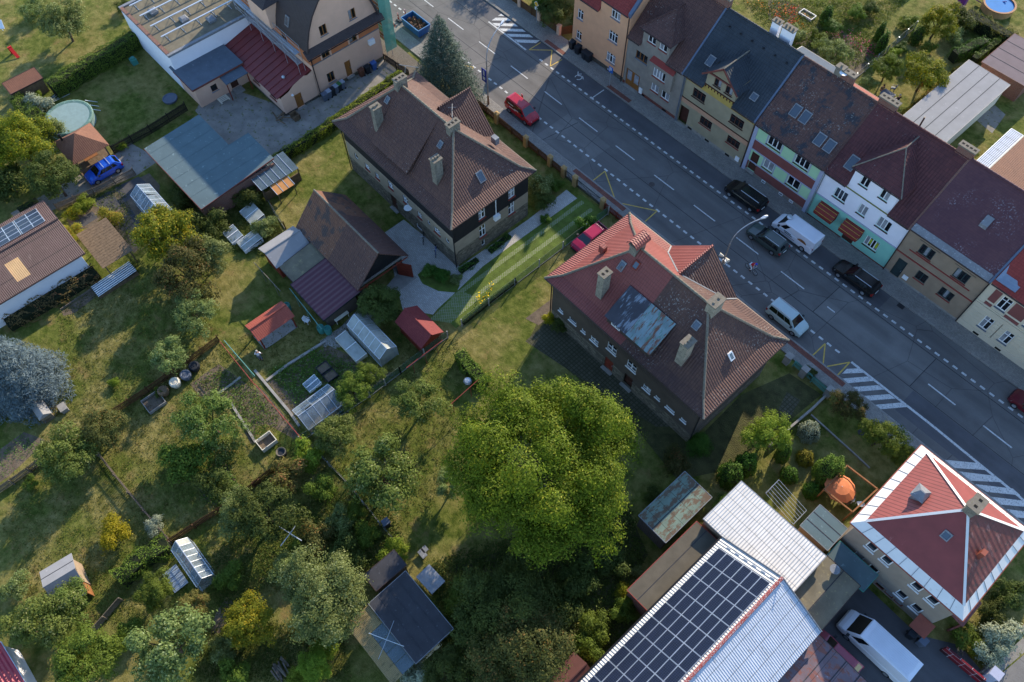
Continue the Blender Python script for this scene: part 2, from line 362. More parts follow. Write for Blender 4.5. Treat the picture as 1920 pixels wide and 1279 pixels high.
# yards, paths and beds
flat('gravel_yard', G((366, 208), (384, 180), (430, 165), (545, 205), (603, 170), (716, 108), (745, 132), (700, 165), (640, 205), (560, 265), (512, 292), (470, 280), (425, 270)), M['gravel'], .006)
flat('drive', G((215, 290), (245, 268), (300, 300), (255, 330), (120, 385), (40, 420), (20, 400), (110, 350)), M['gravel'], .005)
flat('side_pavement', G((700, 95), (716, 60), (800, 130), (770, 140), (742, 128)), bricks('setts', '8c8172', '756b5e', '4f483d', .14, .14, .02), .006)
flat('yard_paving', G((722, 436), (757, 412), (812, 456), (862, 500), (990, 412), (1062, 356), (1082, 372), (962, 458), (905, 500), (862, 541), (820, 580), (812, 590), (755, 580), (745, 540)), M['cpaving'], .008)
flat('garage_apron', G((722, 540), (752, 505), (783, 520), (735, 556)), M['concrete'], .013)
mown = flat('driveway_lawn', rect(-38.25, -34.35, 22.6, 43.9), M['turf'], .007)
for x in (-37.35, -35.95): flat('wheel_track', rect(x-.24, x+.24, 24.5, 43.3), M['gridblock'], .014)
flat('island_bed', G((783, 515), (803, 498), (835, 506), (862, 535), (856, 549), (822, 546), (792, 532)), M['turf'], .016)
flat('turning_grid', G((805, 600), (862, 545), (900, 560), (845, 606)), M['gridblock'], .018)
flat('workshop_paving', G((600, 640), (640, 612), (690, 560), (720, 600), (640, 650), (612, 660)), M['concrete'], .006)
flat('back_yard_paving', G((985, 640), (1040, 590), (1180, 690), (1275, 800), (1230, 800), (1120, 730), (1060, 690)), M['darkpaving'], .006)
flat('courtyard', G((1470, 1235), (1541, 1182), (1612, 1088), (1720, 1190), (1800, 1210), (1900, 1330), (1600, 1400)), M['asphalt2'], .008)
flat('side_road', G((1845, 1290), (1935, 1215), (2100, 1300), (1950, 1420)), M['asphalt3'], .010)
flat('side_path', G((1820, 1280), (1925, 1190), (1935, 1210), (1845, 1288)), M['gravel'], .006)
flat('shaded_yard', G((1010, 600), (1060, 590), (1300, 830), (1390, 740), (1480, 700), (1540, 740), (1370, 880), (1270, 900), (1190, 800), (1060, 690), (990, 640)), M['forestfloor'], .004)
flat('stone_patch', G((1460, 768), (1475, 735), (1500, 750), (1480, 785), (1465, 780)), M['darkpaving'], .008)
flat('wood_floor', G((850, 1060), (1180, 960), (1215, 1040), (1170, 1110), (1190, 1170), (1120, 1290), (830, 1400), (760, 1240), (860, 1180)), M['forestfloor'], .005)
def bed(name, o, pts, mat='soil', z=.006): return flat(name, [at(o[0]+x/4, o[1]+y/4) for x, y in pts], M[mat], z)
for q in (((690, 225), (830, 150), (925, 270), (790, 345)), ((860, 130), (1040, 45), (1110, 100), (940, 240)), ((870, 345), (985, 290), (1090, 430), (1010, 500), (900, 440)), ((540, 395), (690, 305), (740, 350), (600, 440))): bed('garden_bed', (0, 320), q, 'mulch', .02)
bed('garden_path', (0, 320), ((680, 230), (1120, 20), (1200, 110), (1180, 420), (1010, 620), (780, 420), (540, 440), (500, 360)), 'soil', .010)
bed('garden_bed', (0, 640), ((0, 810), (180, 680), (340, 740), (240, 850), (70, 1010), (0, 1060)))
bed('garden_bed', (0, 640), ((1425, 320), (1640, 170), (1918, 370), (1918, 760), (1880, 770), (1720, 430), (1560, 450), (1490, 400)))
bed('garden_bed', (480, 640), ((0, 330), (60, 370), (350, 720), (300, 740), (80, 620), (0, 640)))
bed('garden_bed', (480, 640), ((90, 310), (540, 30), (760, 130), (1040, 250), (800, 400), (640, 560), (290, 560)), 'soil', .007)
bed('garden_bed', (0, 640), ((1490, 1100), (1680, 900), (1800, 1090), (1690, 1240), (1560, 1210)))
bed('garden_bed', (0, 320), ((460, 1060), (700, 890), (740, 930), (560, 1070), (480, 1090)), 'soil', .009)
bed('flower_bed', (1440, 0), ((380, 200), (560, 240), (800, 400), (700, 560), (560, 580), (250, 340), (180, 330)))
bed('flower_bed', (1440, 0), ((0, 0), (130, 0), (260, 60), (180, 180), (60, 190), (0, 150)), 'soil', .008)
bed('worn_path', (0, 959), ((1620, 760), (1700, 640), (1780, 690), (1660, 900), (1560, 1000)), 'soil', .009)
bed('bare_patch', (1440, 0), ((1560, 900), (1700, 790), (1780, 860), (1680, 1000)), 'gravel', .007)
bed('bare_patch', (960, 320), ((100, 1110), (300, 960), (310, 1070), (200, 1160)), 'soil', .009)

# ------------------------------------------------------------------ building kit
M['glass'] = plain('window_glass', '14181c', .06, .3, .8, spec=.9)
M['curtain'] = plain('curtained_glass', '8f9296', .12, .3, 1.5, spec=.8)
M['skyglass'] = plain('skylight_glass', '3e4852', .08, .1, .6, spec=1.0)
M['wframe'] = plain('white_frame', 'e6e6e4', .5, .05); M['bframe'] = plain('brown_frame', '4a2c22', .6, .15); M['dframe'] = plain('dark_green_frame', '2c3a3a', .6, .15); M['oframe'] = plain('oak_frame', '8a5a2c', .6, .15)
M['zinc'] = plain('zinc', '8d97a3', .35, .1, 2, metal=.6); M['lead'] = plain('grey_flashing', '77797c', .5, .15, 2, stain='a5a7a8')
M['gutter'] = plain('gutter_brown', '43332e', .5, .1, metal=.2); M['black'] = plain('black_plastic', '1c1d20', .5, .1); M['darkhole'] = plain('dark_opening', '101010', .9, .1)
M['chimney'] = plain('chimney_render', '7c766a', .9, .3, 2, .01, stain='544f46', stain_lo=.54); M['chimney2'] = plain('pale_chimney_render', '948b7a', .9, .25, 2, .01, stain='645c4c', stain_lo=.54)
M['cap'] = plain('chimney_cap', '756d62', .9, .2, 4, .01, stain='6a6a48', stain_lo=.55); M['brickred'] = bricks('red_brick', '8a4a38', '6f3a2e', '8b8378', .25, .08, .012)
M['plank'] = plain('weathered_plank', '6d5a45', .85, .3, 4, .01); M['redwood'] = plain('red_stained_wood', '7c3322', .7, .25, 4, .008); M['orangewood'] = plain('orange_wood', '8c5c36', .7, .2, 4, .008)
class Face:
    def __init__(s, o, u, n): s.o = V(o); s.u = V(u); s.n = V(n)
    def pt(s, a, z, d=0.0): return s.o+s.u*a+V((0, 0, z))+s.n*d
    def fbox(s, mb, a0, a1, z0, z1, d0, d1, m=0):
        return mb.hull([s.pt(a0, z0, d0), s.pt(a1, z0, d0), s.pt(a1, z0, d1), s.pt(a0, z0, d1)], [s.pt(a0, z1, d0), s.pt(a1, z1, d0), s.pt(a1, z1, d1), s.pt(a0, z1, d1)], m)
def FY(x, y): return Face((0, y, 0), (1, 0, 0), (0, -1, 0))      # facade facing -Y, a = world X
def FX(x, y=0): return Face((x, 0, 0), (0, 1, 0), (1, 0, 0))      # facade facing +X, a = world Y
def FN(x): return Face((x, 0, 0), (0, 1, 0), (-1, 0, 0))          # facade facing -X
def wallface(mb, F, a0, a1, z0, z1, ops=(), depth=.2, bands=None, m=0):
    """wall sheet with true openings and reveals; bands = [(z, material index)] from the bottom"""
    A = sorted({a0, a1, *[q for o in ops for q in (o[0], o[0]+o[2])]}); Z = sorted({z0, z1, *[q for o in ops for q in (o[1], o[1]+o[3])], *[b[0] for b in (bands or ()) if z0 < b[0] < z1]})
    for a, b in zip(A, A[1:]):
        for c, d in zip(Z, Z[1:]):
            ca, cz = (a+b)/2, (c+d)/2
            if any(o[0] < ca < o[0]+o[2] and o[1] < cz < o[1]+o[3] for o in ops): continue
            mi = m
            for z, i in (bands or ()):
                if cz > z: mi = i
            mb.poly([F.pt(a, c), F.pt(b, c), F.pt(b, d), F.pt(a, d)], mi)
    for o in ops:
        a, z, w, h = o[:4]; q = [(a, z), (a+w, z), (a+w, z+h), (a, z+h)]
        for i in range(4):
            p, r = q[i], q[(i+1) % 4]; mb.poly([F.pt(*p), F.pt(*r), F.pt(*r, -depth), F.pt(*p, -depth)], m)
STY = {}
def window(par, F, a, z, w, h, frame='wframe', panes=2, transom=0.0, sill='zinc', depth=.13, fw=.07, glass=None, name='window'):
    mb = MB(); d0, d1 = -depth, -depth+.06
    F.fbox(mb, a, a+w, z, z+fw, d0, d1); F.fbox(mb, a, a+w, z+h-fw, z+h, d0, d1); F.fbox(mb, a, a+fw, z+fw, z+h-fw, d0, d1); F.fbox(mb, a+w-fw, a+w, z+fw, z+h-fw, d0, d1)
    st = (w-2*fw)/panes
    for i in range(1, panes): F.fbox(mb, a+fw+i*st-fw*.6, a+fw+i*st+fw*.6, z+fw, z+h-fw, d0, d1+.01)
    if transom: F.fbox(mb, a+fw, a+w-fw, z+h*transom-fw*.4, z+h*transom+fw*.4, d0+.005, d1+.005)
    o = part(name, mb, M[frame], par)
    for i in range(panes):
        g = glass or ('curtain' if R.random() < .25 else 'glass')
        part('pane', MB().poly([F.pt(a+fw+i*st, z+fw, d0+.02), F.pt(a+fw+i*st+st, z+fw, d0+.02), F.pt(a+fw+i*st+st, z+h-fw, d0+.02), F.pt(a+fw+i*st, z+h-fw, d0+.02)]), M[g], o)
    if sill: part('sill', F.fbox(MB(), a-.08, a+w+.08, z-.07, z-.005, -.05, .11), M[sill], o)
    return o
def windows(par, F, ops):
    for q in ops:
        kw = q[4] if len(q) > 4 else {}
        if kw.get('door'): door(par, F, *q[:4], **{x: y for x, y in kw.items() if x != 'door'})
        else: window(par, F, *q[:4], **kw)
def door(par, F, a, z, w, h, mat='bframe', leaves=1, light=None, depth=.16, step=True, handle=True):
    mb = MB(); st = w/leaves
    for i in range(leaves):
        F.fbox(mb, a+i*st+.01, a+(i+1)*st-.01, z, z+h, -depth, -depth+.05)
        for zz in (.12, .55): F.fbox(mb, a+i*st+.14, a+(i+1)*st-.14, z+h*zz, z+h*(zz+.32), -depth+.05, -depth+.07)
    o = part('door', mb, M[mat], par)
    if light:
        for i in range(leaves): part('door_light', F.fbox(MB(), a+i*st+.2, a+(i+1)*st-.2, z+h*.35, z+h*.9, -depth+.06, -depth+.085), M[light], o)
    if handle: part('handle', F.fbox(MB(), a+w-.17, a+w-.12, z+.95, z+1.15, -depth+.05, -depth+.12), M['zinc'], o)
    if step: part('step', F.fbox(MB(), a-.1, a+w+.1, z-.14, z-.005, -.1, .32), M['concrete'], par)
def skylight(par, c, n, up, w, h, frame='lead', glass='skyglass', name='skylight'):
    """roof window lying on a slope: c centre on the roof, n slope normal, up direction up the slope"""
    c = V(c); n = V(n).normalized(); up = V(up).normalized(); s = up.cross(n).normalized(); mb = MB()
    for a0, a1, b0, b1 in ((-w/2, w/2, -h/2, -h/2+.09), (-w/2, w/2, h/2-.12, h/2), (-w/2, -w/2+.08, -h/2+.09, h/2-.12), (w/2-.08, w/2, -h/2+.09, h/2-.12)):
        q = [c+s*a0+up*b0, c+s*a1+up*b0, c+s*a1+up*b1, c+s*a0+up*b1]; mb.hull([p-n*.02 for p in q], [p+n*.11 for p in q])
    o = part(name, mb, M[frame], par)
    q = [c+s*x+up*y+n*.07 for x, y in ((-w/2+.07, -h/2+.08), (w/2-.07, -h/2+.08), (w/2-.07, h/2-.11), (-w/2+.07, h/2-.11))]
    part('pane', MB().poly(q), M[glass], o); return o
def chimney(par, x, y, z0, z1, wx, wy, mat='chimney', flues=2, along='x', pots=None, name='chimney', flash=True):
    mb = MB().box(x-wx/2, x+wx/2, y-wy/2, y+wy/2, z0, z1); o = part(name, mb, M[mat], par)
    part('cap', MB().box(x-wx/2-.09, x+wx/2+.09, y-wy/2-.09, y+wy/2+.09, z1, z1+.14), M['cap'], o)
    L = wx if along == 'x' else wy; hz = z1+.14
    for i in range(flues):
        mb = MB(); q = (i+.5)/flues*L-L/2; cx, cy = (x+q, y) if along == 'x' else (x, y+q)
        if pots: mb.tube((cx, cy, hz), (cx, cy, hz+pots), .12, 8)
        else: mb.box(cx-.13, cx+.13, cy-.11, cy+.11, hz, hz+.012)
        part('flue', mb, M['darkhole' if not pots else 'cap'], o)
    return o
def gutter(par, a, b, r=.07, mat='gutter', name='gutter'): part(name, MB().tube(a, b, r, 6), M[mat], par)
def pipe(par, x, y, z0, z1, mat='gutter', r=.06): part('downpipe', MB().tube((x, y, z0), (x, y, z1), r, 6), M[mat], par)
def slope_n(dx, dy, kz): return V((-dx*kz, -dy*kz, 1)).normalized()

# ------------------------------------------------------------------ the terrace across the street
M['tile_brown'] = tiles('brown_tiles', '4c3531', '60433b', .5); M['tile_black'] = tiles('black_tiles', '2a3036', '3a4046', 0, var=.4, tw=.3)
M['tile_aubergine'] = tiles('aubergine_tiles', '4a2a2c', '5e3534', .35, tw=.3, th=.4); M['tile_mixed'] = tiles('mixed_tiles', '503a36', '64473e', .8, patch='34343a')
M['shingle_red'] = tiles('red_shingles', '7a2f2a', '8b3a33', 0, tw=.3, th=.25, relief=.015); M['shingle_dark'] = tiles('purple_shingles', '50333a', '5d3d40', .9, 'a9a9b0', tw=.3, th=.22, relief=.012)
RIDGE_Y, BACK_Y = 65.0, 70.4
def rowhouse(label, x0, x1, ze, zr, wall, roof, ops, bands=None, dormer=None, cat='house', side=True, verge='lead'):
    t = thing('terraced_house', label, cat, ((x0+x1)/2, YF, 0), group='houses of the terrace across the street'); F = FY(0, YF)
    mb = MB(); ws = wall if isinstance(wall, list) else [wall]
    if dormer: da, db, zd = dormer
    fo = [o for o in ops]
    if dormer:
        A = [o for o in fo if o[1] < ze-.3]; B = [o for o in fo if o[1] >= ze-.3]
        wallface(mb, F, x0, x1, 0, ze-.12, A, bands=bands); wallface(mb, F, da, db, ze-.12, zd, B, bands=bands)
    else: wallface(mb, F, x0, x1, 0, ze, fo, bands=bands)
    kz = (zr-ze)/(RIDGE_Y-YF)
    for x in (x0+.02, x1-.02): mb.poly([(x, YF, 0), (x, BACK_Y-.3, 0), (x, BACK_Y-.3, ze-.3), (x, RIDGE_Y, zr-.05), (x, YF, ze-.05)])
    mb.poly([(x0, BACK_Y-.3, 0), (x1, BACK_Y-.3, 0), (x1, BACK_Y-.3, ze-.2), (x0, BACK_Y-.3, ze-.2)])
    part('wall', mb, [M[w] for w in ws], t)
    zf = lambda y: ze+(y-YF)*kz
    ye = YF-.38; mb = MB()
    def fs(a, b, y): mb.slab([(a, y, zf(y)), (b, y, zf(y)), (b, RIDGE_Y, zr), (a, RIDGE_Y, zr)], .14)
    if dormer: fs(x0+.04, da-.003, ye); fs(db+.003, x1-.04, ye); fs(da, db, YF+.9)
    else: fs(x0+.04, x1-.04, ye)
    kb = (zr-ze+.1)/(BACK_Y-RIDGE_Y)
    mb.slab([(x0+.04, RIDGE_Y+.002, zr), (x1-.04, RIDGE_Y+.002, zr), (x1-.04, BACK_Y+.3, zr-kb*(BACK_Y+.3-RIDGE_Y)), (x0+.04, BACK_Y+.3, zr-kb*(BACK_Y+.3-RIDGE_Y))], .14)
    rf = part('roof', mb, M[roof], t)
    mb = MB(); n = int((x1-x0)/.42)
    for i in range(n):
        a = x0+.05+(x1-x0-.1)*i/n; mb.tube((a, RIDGE_Y, zr+.02), (a+(x1-x0)/n*1.02, RIDGE_Y, zr+.05), .13, 6)
    part('ridge_tiles', mb, M[roof], rf)
    if dormer: gutter(t, (x0+.1, ye-.03, zf(ye)-.08), (da-.05, ye-.03, zf(ye)-.08)); gutter(t, (db+.05, ye-.03, zf(ye)-.08), (x1-.1, ye-.03, zf(ye)-.08))
    else: gutter(t, (x0+.1, ye-.03, zf(ye)-.08), (x1-.1, ye-.03, zf(ye)-.08))
    # raised verge between neighbours
    if verge: part('verge_flashing', MB().hull([(x1-.14, ye, zf(ye)-.1), (x1+.06, ye, zf(ye)-.1), (x1+.06, RIDGE_Y, zr-.1), (x1-.14, RIDGE_Y, zr-.1)], [(x1-.14, ye, zf(ye)+.1), (x1+.06, ye, zf(ye)+.1), (x1+.06, RIDGE_Y, zr+.1), (x1-.14, RIDGE_Y, zr+.1)]), M[verge], rf)
    windows(t, F, ops)
    return t, F, zf, kz, rf
def hip_dormer(t, x0, x1, zd, ya, za, zf, kz, wall, roof, edge='tile_brown', over=.38):
    xc = (x0+x1)/2; ym = YF+(zd-zf(YF))/kz+.3; yr = YF+(za-zf(YF))/kz+.3
    mb = MB()
    for x in (x0+.003, x1-.003): mb.poly([(x, YF, zf(YF)-.1), (x, ym, zd), (x, YF, zd)])
    part('dormer_wall', mb, M[wall], t)
    e = over; zo = zd-.02; mb = MB()
    A, B = (x0-e, YF-e, zo), (x1+e, YF-e, zo); P, Q = (xc, ya, za), (xc, yr, za); ye2 = ym+.1
    mb.slab([A, B, P], .12); mb.slab([B, (x1+e, ye2, zo), Q, P], .12); mb.slab([(x0-e, ye2, zo), A, P, Q], .12)
    o = part('dormer_roof', mb, M[roof], t)
    mb = MB()
    for a, b in ((A, P), (B, P), (P, Q)): mb.tube(V(a)+V((0, 0, .02)), V(b)+V((0, 0, .03)), .065, 6)
    part('hip_tiles', mb, M[edge], o)
    gutter(t, (x0-e, YF-e-.05, zo-.06), (x1+e, YF-e-.05, zo-.06), .06, 'gutter')
    return o
def band(t, F, a0, a1, z0, z1, d, mat, name='cornice'): return part(name, F.fbox(MB(), a0, a1, z0, z1, -.02, d), M[mat], t)
def vents(t, F, zs, mat='darkhole'):
    for a, z in zs: part('cellar_vent', F.fbox(MB(), a-.3, a+.3, z, z+.28, -.03, .004), M[mat], t)

# orange house at the end of the row
M['w_orange'] = plain('orange_plaster', 'd8a17a', .9, .06, 1.2, .004); M['w_grey'] = plain('grey_plaster', '8b8378', .95, .14, 1.2, .012, stain='9a9388', stain_lo=.62); M['w_yellow'] = plain('ochre_plaster', '978c72', .95, .14, .8, .01, stain='a8986a', stain_lo=.62)
M['w_ochre'] = plain('yellow_plaster', 'b0954e', .95, .15, 1.0, .01); M['w_peach'] = plain('peach_plaster', 'b98f72', .95, .1, 1.0, .01); M['w_green'] = plain('mint_plaster', 'a9cfa4', .9, .05, 1.2, .004)
M['w_maroon'] = plain('maroon_plaster', '7d4a44', .9, .1, 1.2, .004); M['w_white'] = plain('white_plaster', 'e4e2e6', .9, .04, 1.0, .003); M['w_turq'] = plain('turquoise_plaster', '86c2ae', .9, .06, 1.0, .004)
M['w_brown'] = plain('brown_roughcast', '94806a', .95, .12, 1.0, .015); M['w_brown2'] = plain('brown_render', '8a7866', .95, .1, 1.0, .012); M['w_cream'] = plain('cream_stucco', 'cdbfa4', .9, .06, 1.0, .006); M['w_trim'] = plain('pale_trim', '9fa3b5', .8, .05)
M['plinth'] = rubble('stone_plinth', '6a645a', '4f4a42'); M['redplinth'] = plain('red_plinth', '6f4038', .9, .2, 1.5, .01); M['sillred'] = plain('red_sill', '8a3b34', .7, .1); M['awning'] = sheet('striped_awning', '7a2b22', .34, .0, .7); M['blueflash'] = plain('blue_grey_flashing', '566274', .4, .1)
w3 = dict(panes=3, transom=.72); w2 = dict(panes=2, transom=.72); wz = dict(panes=3)
ops = [(-55.44, 4.6, .9, 1.3, dict(panes=2, transom=.7, sill='zinc')), (-55.45, 1.65, .9, 1.25, dict(panes=2, transom=.7)), (-50.25, 7.7, 1.36, 1.3, w3), (-50.27, 4.6, 1.38, 1.35, w3), (-50.27, 1.6, 1.42, 1.3, w3)]
t = thing('terraced_house', 'orange plastered end house with red roof and grey stone foot by the bins', 'house', (-51.7, YF, 0), group='houses of the terrace across the street'); F = FY(0, YF); T0 = t
mb = MB(); wallface(mb, F, -56.1, -51.9, 0, 7.7, ops[:2], bands=[(0, 1), (.75, 0)]); wallface(mb, F, -51.9, -47.35, 0, 9.45, ops[2:], bands=[(0, 1), (.75, 0)])
mb.poly([(-56.1, YF, 0), (-56.1, 70, 0), (-56.1, 70, 7.6), (-56.1, RIDGE_Y, 13.5), (-56.1, YF, 7.7)]); mb.poly([(-47.35, YF, 0), (-47.35, 70, 0), (-47.35, 70, 9.5), (-47.35, RIDGE_Y, 14.2), (-47.35, YF, 9.45)])
mb.poly([(-51.9, YF, 7.6), (-51.9, YF, 9.45), (-51.9, 62.5, 9.9), (-51.9, 62.5, 7.6)]); mb.poly([(-56.1, 70, 0), (-47.3, 70, 0), (-47.3, 70, 7.6), (-56.1, 70, 7.6)])
part('wall', mb, [M['w_orange'], M['plinth']], t)
mb = MB(); mb.slab([(-56.35, YF-.35, 7.6), (-51.95, YF-.35, 7.6), (-51.95, RIDGE_Y, 13.6), (-56.35, RIDGE_Y, 13.6)], .14); mb.slab([(-52.0, YF-.35, 9.35), (-47.4, YF-.35, 9.35), (-47.4, RIDGE_Y, 14.3), (-52.0, RIDGE_Y, 14.3)], .14)
mb.slab([(-56.35, RIDGE_Y, 13.6), (-47.4, RIDGE_Y, 13.6), (-47.4, 70.5, 7.4), (-56.35, 70.5, 7.4)], .14)
rf = part('roof', mb, M['shingle_red'], t)
part('parapet_flashing', MB().hull([(-47.55, YF-.3, 9.3), (-47.15, YF-.3, 9.3), (-47.15, RIDGE_Y, 14.2), (-47.55, RIDGE_Y, 14.2)], [(-47.55, YF-.3, 9.75), (-47.15, YF-.3, 9.75), (-47.15, RIDGE_Y, 14.7), (-47.55, RIDGE_Y, 14.7)]), M['blueflash'], rf)
gutter(t, (-56.3, YF-.4, 7.55), (-52, YF-.4, 7.55)); gutter(t, (-52, YF-.4, 9.3), (-47.5, YF-.4, 9.3)); windows(t, F, ops); vents(t, F, [(-49.6, .3)], 'w_trim'); pipe(t, -47.5, YF-.12, .1, 9.2)
# grey house with hipped dormer and bay
ops = [(-44.57, 7.75, 1.14, 1.2, dict(panes=2, sill='sillred')), (-42.88, 7.75, 1.1, 1.2, dict(panes=2, sill='sillred')), (-45.92, 4.65, 1.75, 1.1, dict(panes=3, frame='oframe', sill='zinc')), (-43.0, 1.85, 1.13, 1.05, dict(panes=2, sill='sillred')), (-41.4, 1.8, 1.17, 1.05, dict(panes=2, sill='sillred')),
       (-46.95, .18, 2.15, 2.35, dict(door=1, mat='oframe', leaves=2, light='curtain'))]
t, F, zf, kz, rf = rowhouse('grey plastered house with red bay roof and hipped dormer between orange and yellow houses', -47.3, -38.9, 7.3, 12.5, ['w_grey', 'redplinth'], 'tile_brown', ops, [(0, 1), (.55, 0)], (-45.3, -41.4, 9.15), verge='blueflash')
hip_dormer(t, -45.3, -41.4, 9.15, 62.4, 11.2, zf, kz, 'w_grey', 'tile_brown')
mb = MB(); FB = FY(0, YF-.45); bo = [(-42.78, 4.35, 1.8, 1.2)]; wallface(mb, FB, -43.4, -40.0, 3.65, 6.1, bo)
mb.poly([(-43.4, YF, 3.65), (-43.4, YF-.45, 3.65), (-43.4, YF-.45, 6.1), (-43.4, YF, 6.1)]); mb.poly([(-40, YF, 3.65), (-40, YF-.45, 3.65), (-40, YF-.45, 6.1), (-40, YF, 6.1)]); mb.poly([(-43.4, YF, 3.65), (-40, YF, 3.65), (-40, YF-.45, 3.65), (-43.4, YF-.45, 3.65)])
by = part('bay', mb, M['w_grey'], t); part('bay_roof', MB().slab([(-43.5, YF-.6, 6.1), (-39.9, YF-.6, 6.1), (-40.0, YF-.003, 6.5), (-43.4, YF-.003, 6.5)], .08), M['sillred'], by)
window(t, FB, -42.78, 4.35, 1.8, 1.2, panes=4, sill='sillred'); pipe(t, -38.75, YF-.1, .1, 7.2, 'zinc'); pipe(t, -38.55, YF-.14, .1, 7.2, 'zinc', .05); vents(t, F, [(-44.0, .15), (-40.6, .15)])
part('meter_box', F.fbox(MB(), -44.6, -44.15, .35, 1.1, 0, .12), M['wframe'], t); chimney(t, -39.5, 65.2, 11.5, 13.4, 1.6, .6, 'brickred', 3, pots=.25)
# yellow house
wb = dict(panes=3, frame='bframe', transom=.7, sill='bframe', fw=.09)
ops = [(-37.32, 4.8, 1.75, 1.2, wb), (-32.0, 4.8, 1.8, 1.15, wb), (-35.58, 2.0, 1.67, 1.1, dict(wb, sill='sillred')), (-31.63, 2.0, 1.73, 1.05, dict(wb, sill='sillred')), (-38.5, .2, 1.3, 2.5, dict(door=1, mat='bframe', depth=.5)), (-35.04, 7.85, .93, .95, dict(panes=2, frame='bframe', sill='bframe')), (-33.5, 7.85, .93, .95, dict(panes=2, frame='bframe', sill='bframe'))]
t, F, zf, kz, rf = rowhouse('yellowish house with black tiled roof and gabled dormer beside the mint house', -38.9, -28.9, 7.4, 12.5, ['w_yellow', 'concrete', 'w_peach', 'w_ochre'], 'tile_black', ops, [(0, 1), (.55, 0), (3.2, 2), (3.85, 0), (6.35, 3), (7.3, 0)], (-36.05, -32.05, 9.05), verge='blueflash')
band(t, F, -38.85, -28.95, 3.84, 3.95, .06, 'bframe'); band(t, F, -38.85, -36.1, 7.05, 7.25, .1, 'w_ochre'); band(t, F, -32, -28.95, 7.05, 7.25, .1, 'w_ochre'); band(t, F, -36.1, -32, 7.35, 7.45, .08, 'bframe', 'string_course')
for i in range(10): band(t, F, -36+i*.42, -35.88+i*.42, 7.05, 7.3, .05, 'bframe', 'bracket')
mb = MB(); mb.poly([(-36.05, YF-.01, 9.05), (-32.05, YF-.01, 9.05), (-34.05, YF-.01, 10.75)])
for x in (-36.05, -32.05): mb.poly([(x, YF, 7.3), (x, 61.8, 9.3), (x, YF, 9.05)])
part('dormer_wall', mb, M['w_yellow'], t)
mb = MB(); mb.slab([(-36.5, YF-.45, 8.75), (-34.05, YF-.45, 10.85), (-34.05, 63.6, 10.85), (-36.5, 62, 8.75)], .13); mb.slab([(-34.05, YF-.45, 10.85), (-31.6, YF-.45, 8.75), (-31.6, 62, 8.75), (-34.05, 63.6, 10.85)], .13)
dr = part('dormer_roof', mb, M['tile_black'], t); part('ridge_tiles', MB().tube((-34.05, YF-.45, 10.87), (-34.05, 63.6, 10.87), .08), M['cap'], dr)
part('bargeboard', MB().bar((-36.45, YF-.5, 8.72), (-34.05, YF-.5, 10.78), .06, .2).bar((-34.05, YF-.5, 10.78), (-31.65, YF-.5, 8.72), .06, .2), M['redplinth'], dr); band(t, F, -36.2, -31.9, 8.95, 9.12, .14, 'redplinth')
nF = V((0, -kz, 1)).normalized(); upF = V((0, 1, kz)).normalized()
skylight(t, (-37.0, 61.3, zf(61.3)), nF, upF, .85, 1.15); skylight(t, (-30.6, 60.9, zf(60.9)), nF, upF, .8, .8); vents(t, F, [(-36.6, .2), (-34, .2), (-31, .2)]); part('meter_box', F.fbox(MB(), -29.9, -29.4, .5, 1.1, 0, .1), M['wframe'], t)
chimney(t, -33.4, 66.2, 10.8, 13.3, .9, .6, 'w_white', 2, pots=.2); chimney(t, -31.8, 66.0, 10.8, 13.5, 1.3, .7, 'w_white', 3, pots=.2); pipe(t, -28.95, YF-.08, .1, 7.2)
mb = MB()
for i in range(6): mb.box(-37.5+i*1.5, -37.3+i*1.5, 63.9, 64.1, zf(64), zf(64)+.1)
part('snow_guard', mb, M['black'], rf)
# mint and maroon house
g3 = dict(panes=3, sill='bframe'); g2 = dict(panes=2, sill='bframe')
ops = [(-27.0, 5.25, 1.75, 1.35, g3), (-23.45, 5.25, 1.75, 1.35, g3), (-26.55, 2.1, 1.3, 1.25, g2), (-23.35, 2.1, 1.55, 1.25, g2), (-28.2, .55, 1.0, 2.6, dict(door=1, mat='bframe'))]
t, F, zf, kz, rf = rowhouse('mint green and maroon banded house with two pairs of roof windows', -28.85, -20.0, 7.35, 12.4, ['w_green', 'w_grey', 'w_maroon'], 'tile_mixed', ops, [(0, 1), (.5, 2), (1.75, 0), (3.4, 2), (4.85, 0), (6.7, 2)], None, verge='tile_brown')
for z in (1.72, 3.38, 4.8, 6.66): band(t, F, -28.4, -20.45, z, z+.12, .05, 'w_trim', 'string_course')
band(t, F, -28.83, -28.4, 0, 7.2, .08, 'w_trim', 'pilaster'); band(t, F, -20.45, -20.02, 0, 7.2, .08, 'w_trim', 'pilaster')
for a, z, h in ((-27.13, 5.0, 1.65), (-25.2, 5.0, 1.65), (-23.6, 5.0, 1.65), (-21.65, 5.0, 1.65), (-26.7, 1.85, 1.5), (-25.2, 1.85, 1.5), (-23.5, 1.85, 1.5), (-21.75, 1.85, 1.5)): band(t, F, a, a+.12, z, z+h, .04, 'w_trim', 'window_trim')
for x in (-26.1, -24.9): skylight(t, (x, 61.7, zf(61.7)), nF, upF, .95, 1.3)
for x in (-22.3, -21.1): skylight(t, (x, 61.0, zf(61.0)), nF, upF, .95, 1.3)
for a in (-26.0, -23.6, -22.2): window(t, F, a, .12, .5, .32, panes=1, sill=None, depth=-.01, fw=.06, name='cellar_window')
chimney(t, -24.9, 65.3, 11.5, 13.4, .8, .6, 'chimney', 1, pots=.2); chimney(t, -23.8, 65.3, 11.5, 13.3, 1.3, .6, 'brickred', 2); pipe(t, -19.85, YF-.1, .1, 7.2, 'lead')
part('satellite_dish', MB().lathe([(.02, 0), (.3, .05), (.42, .14)], (-24.3, 64.9, 13.2), 12), M['wframe'], t)
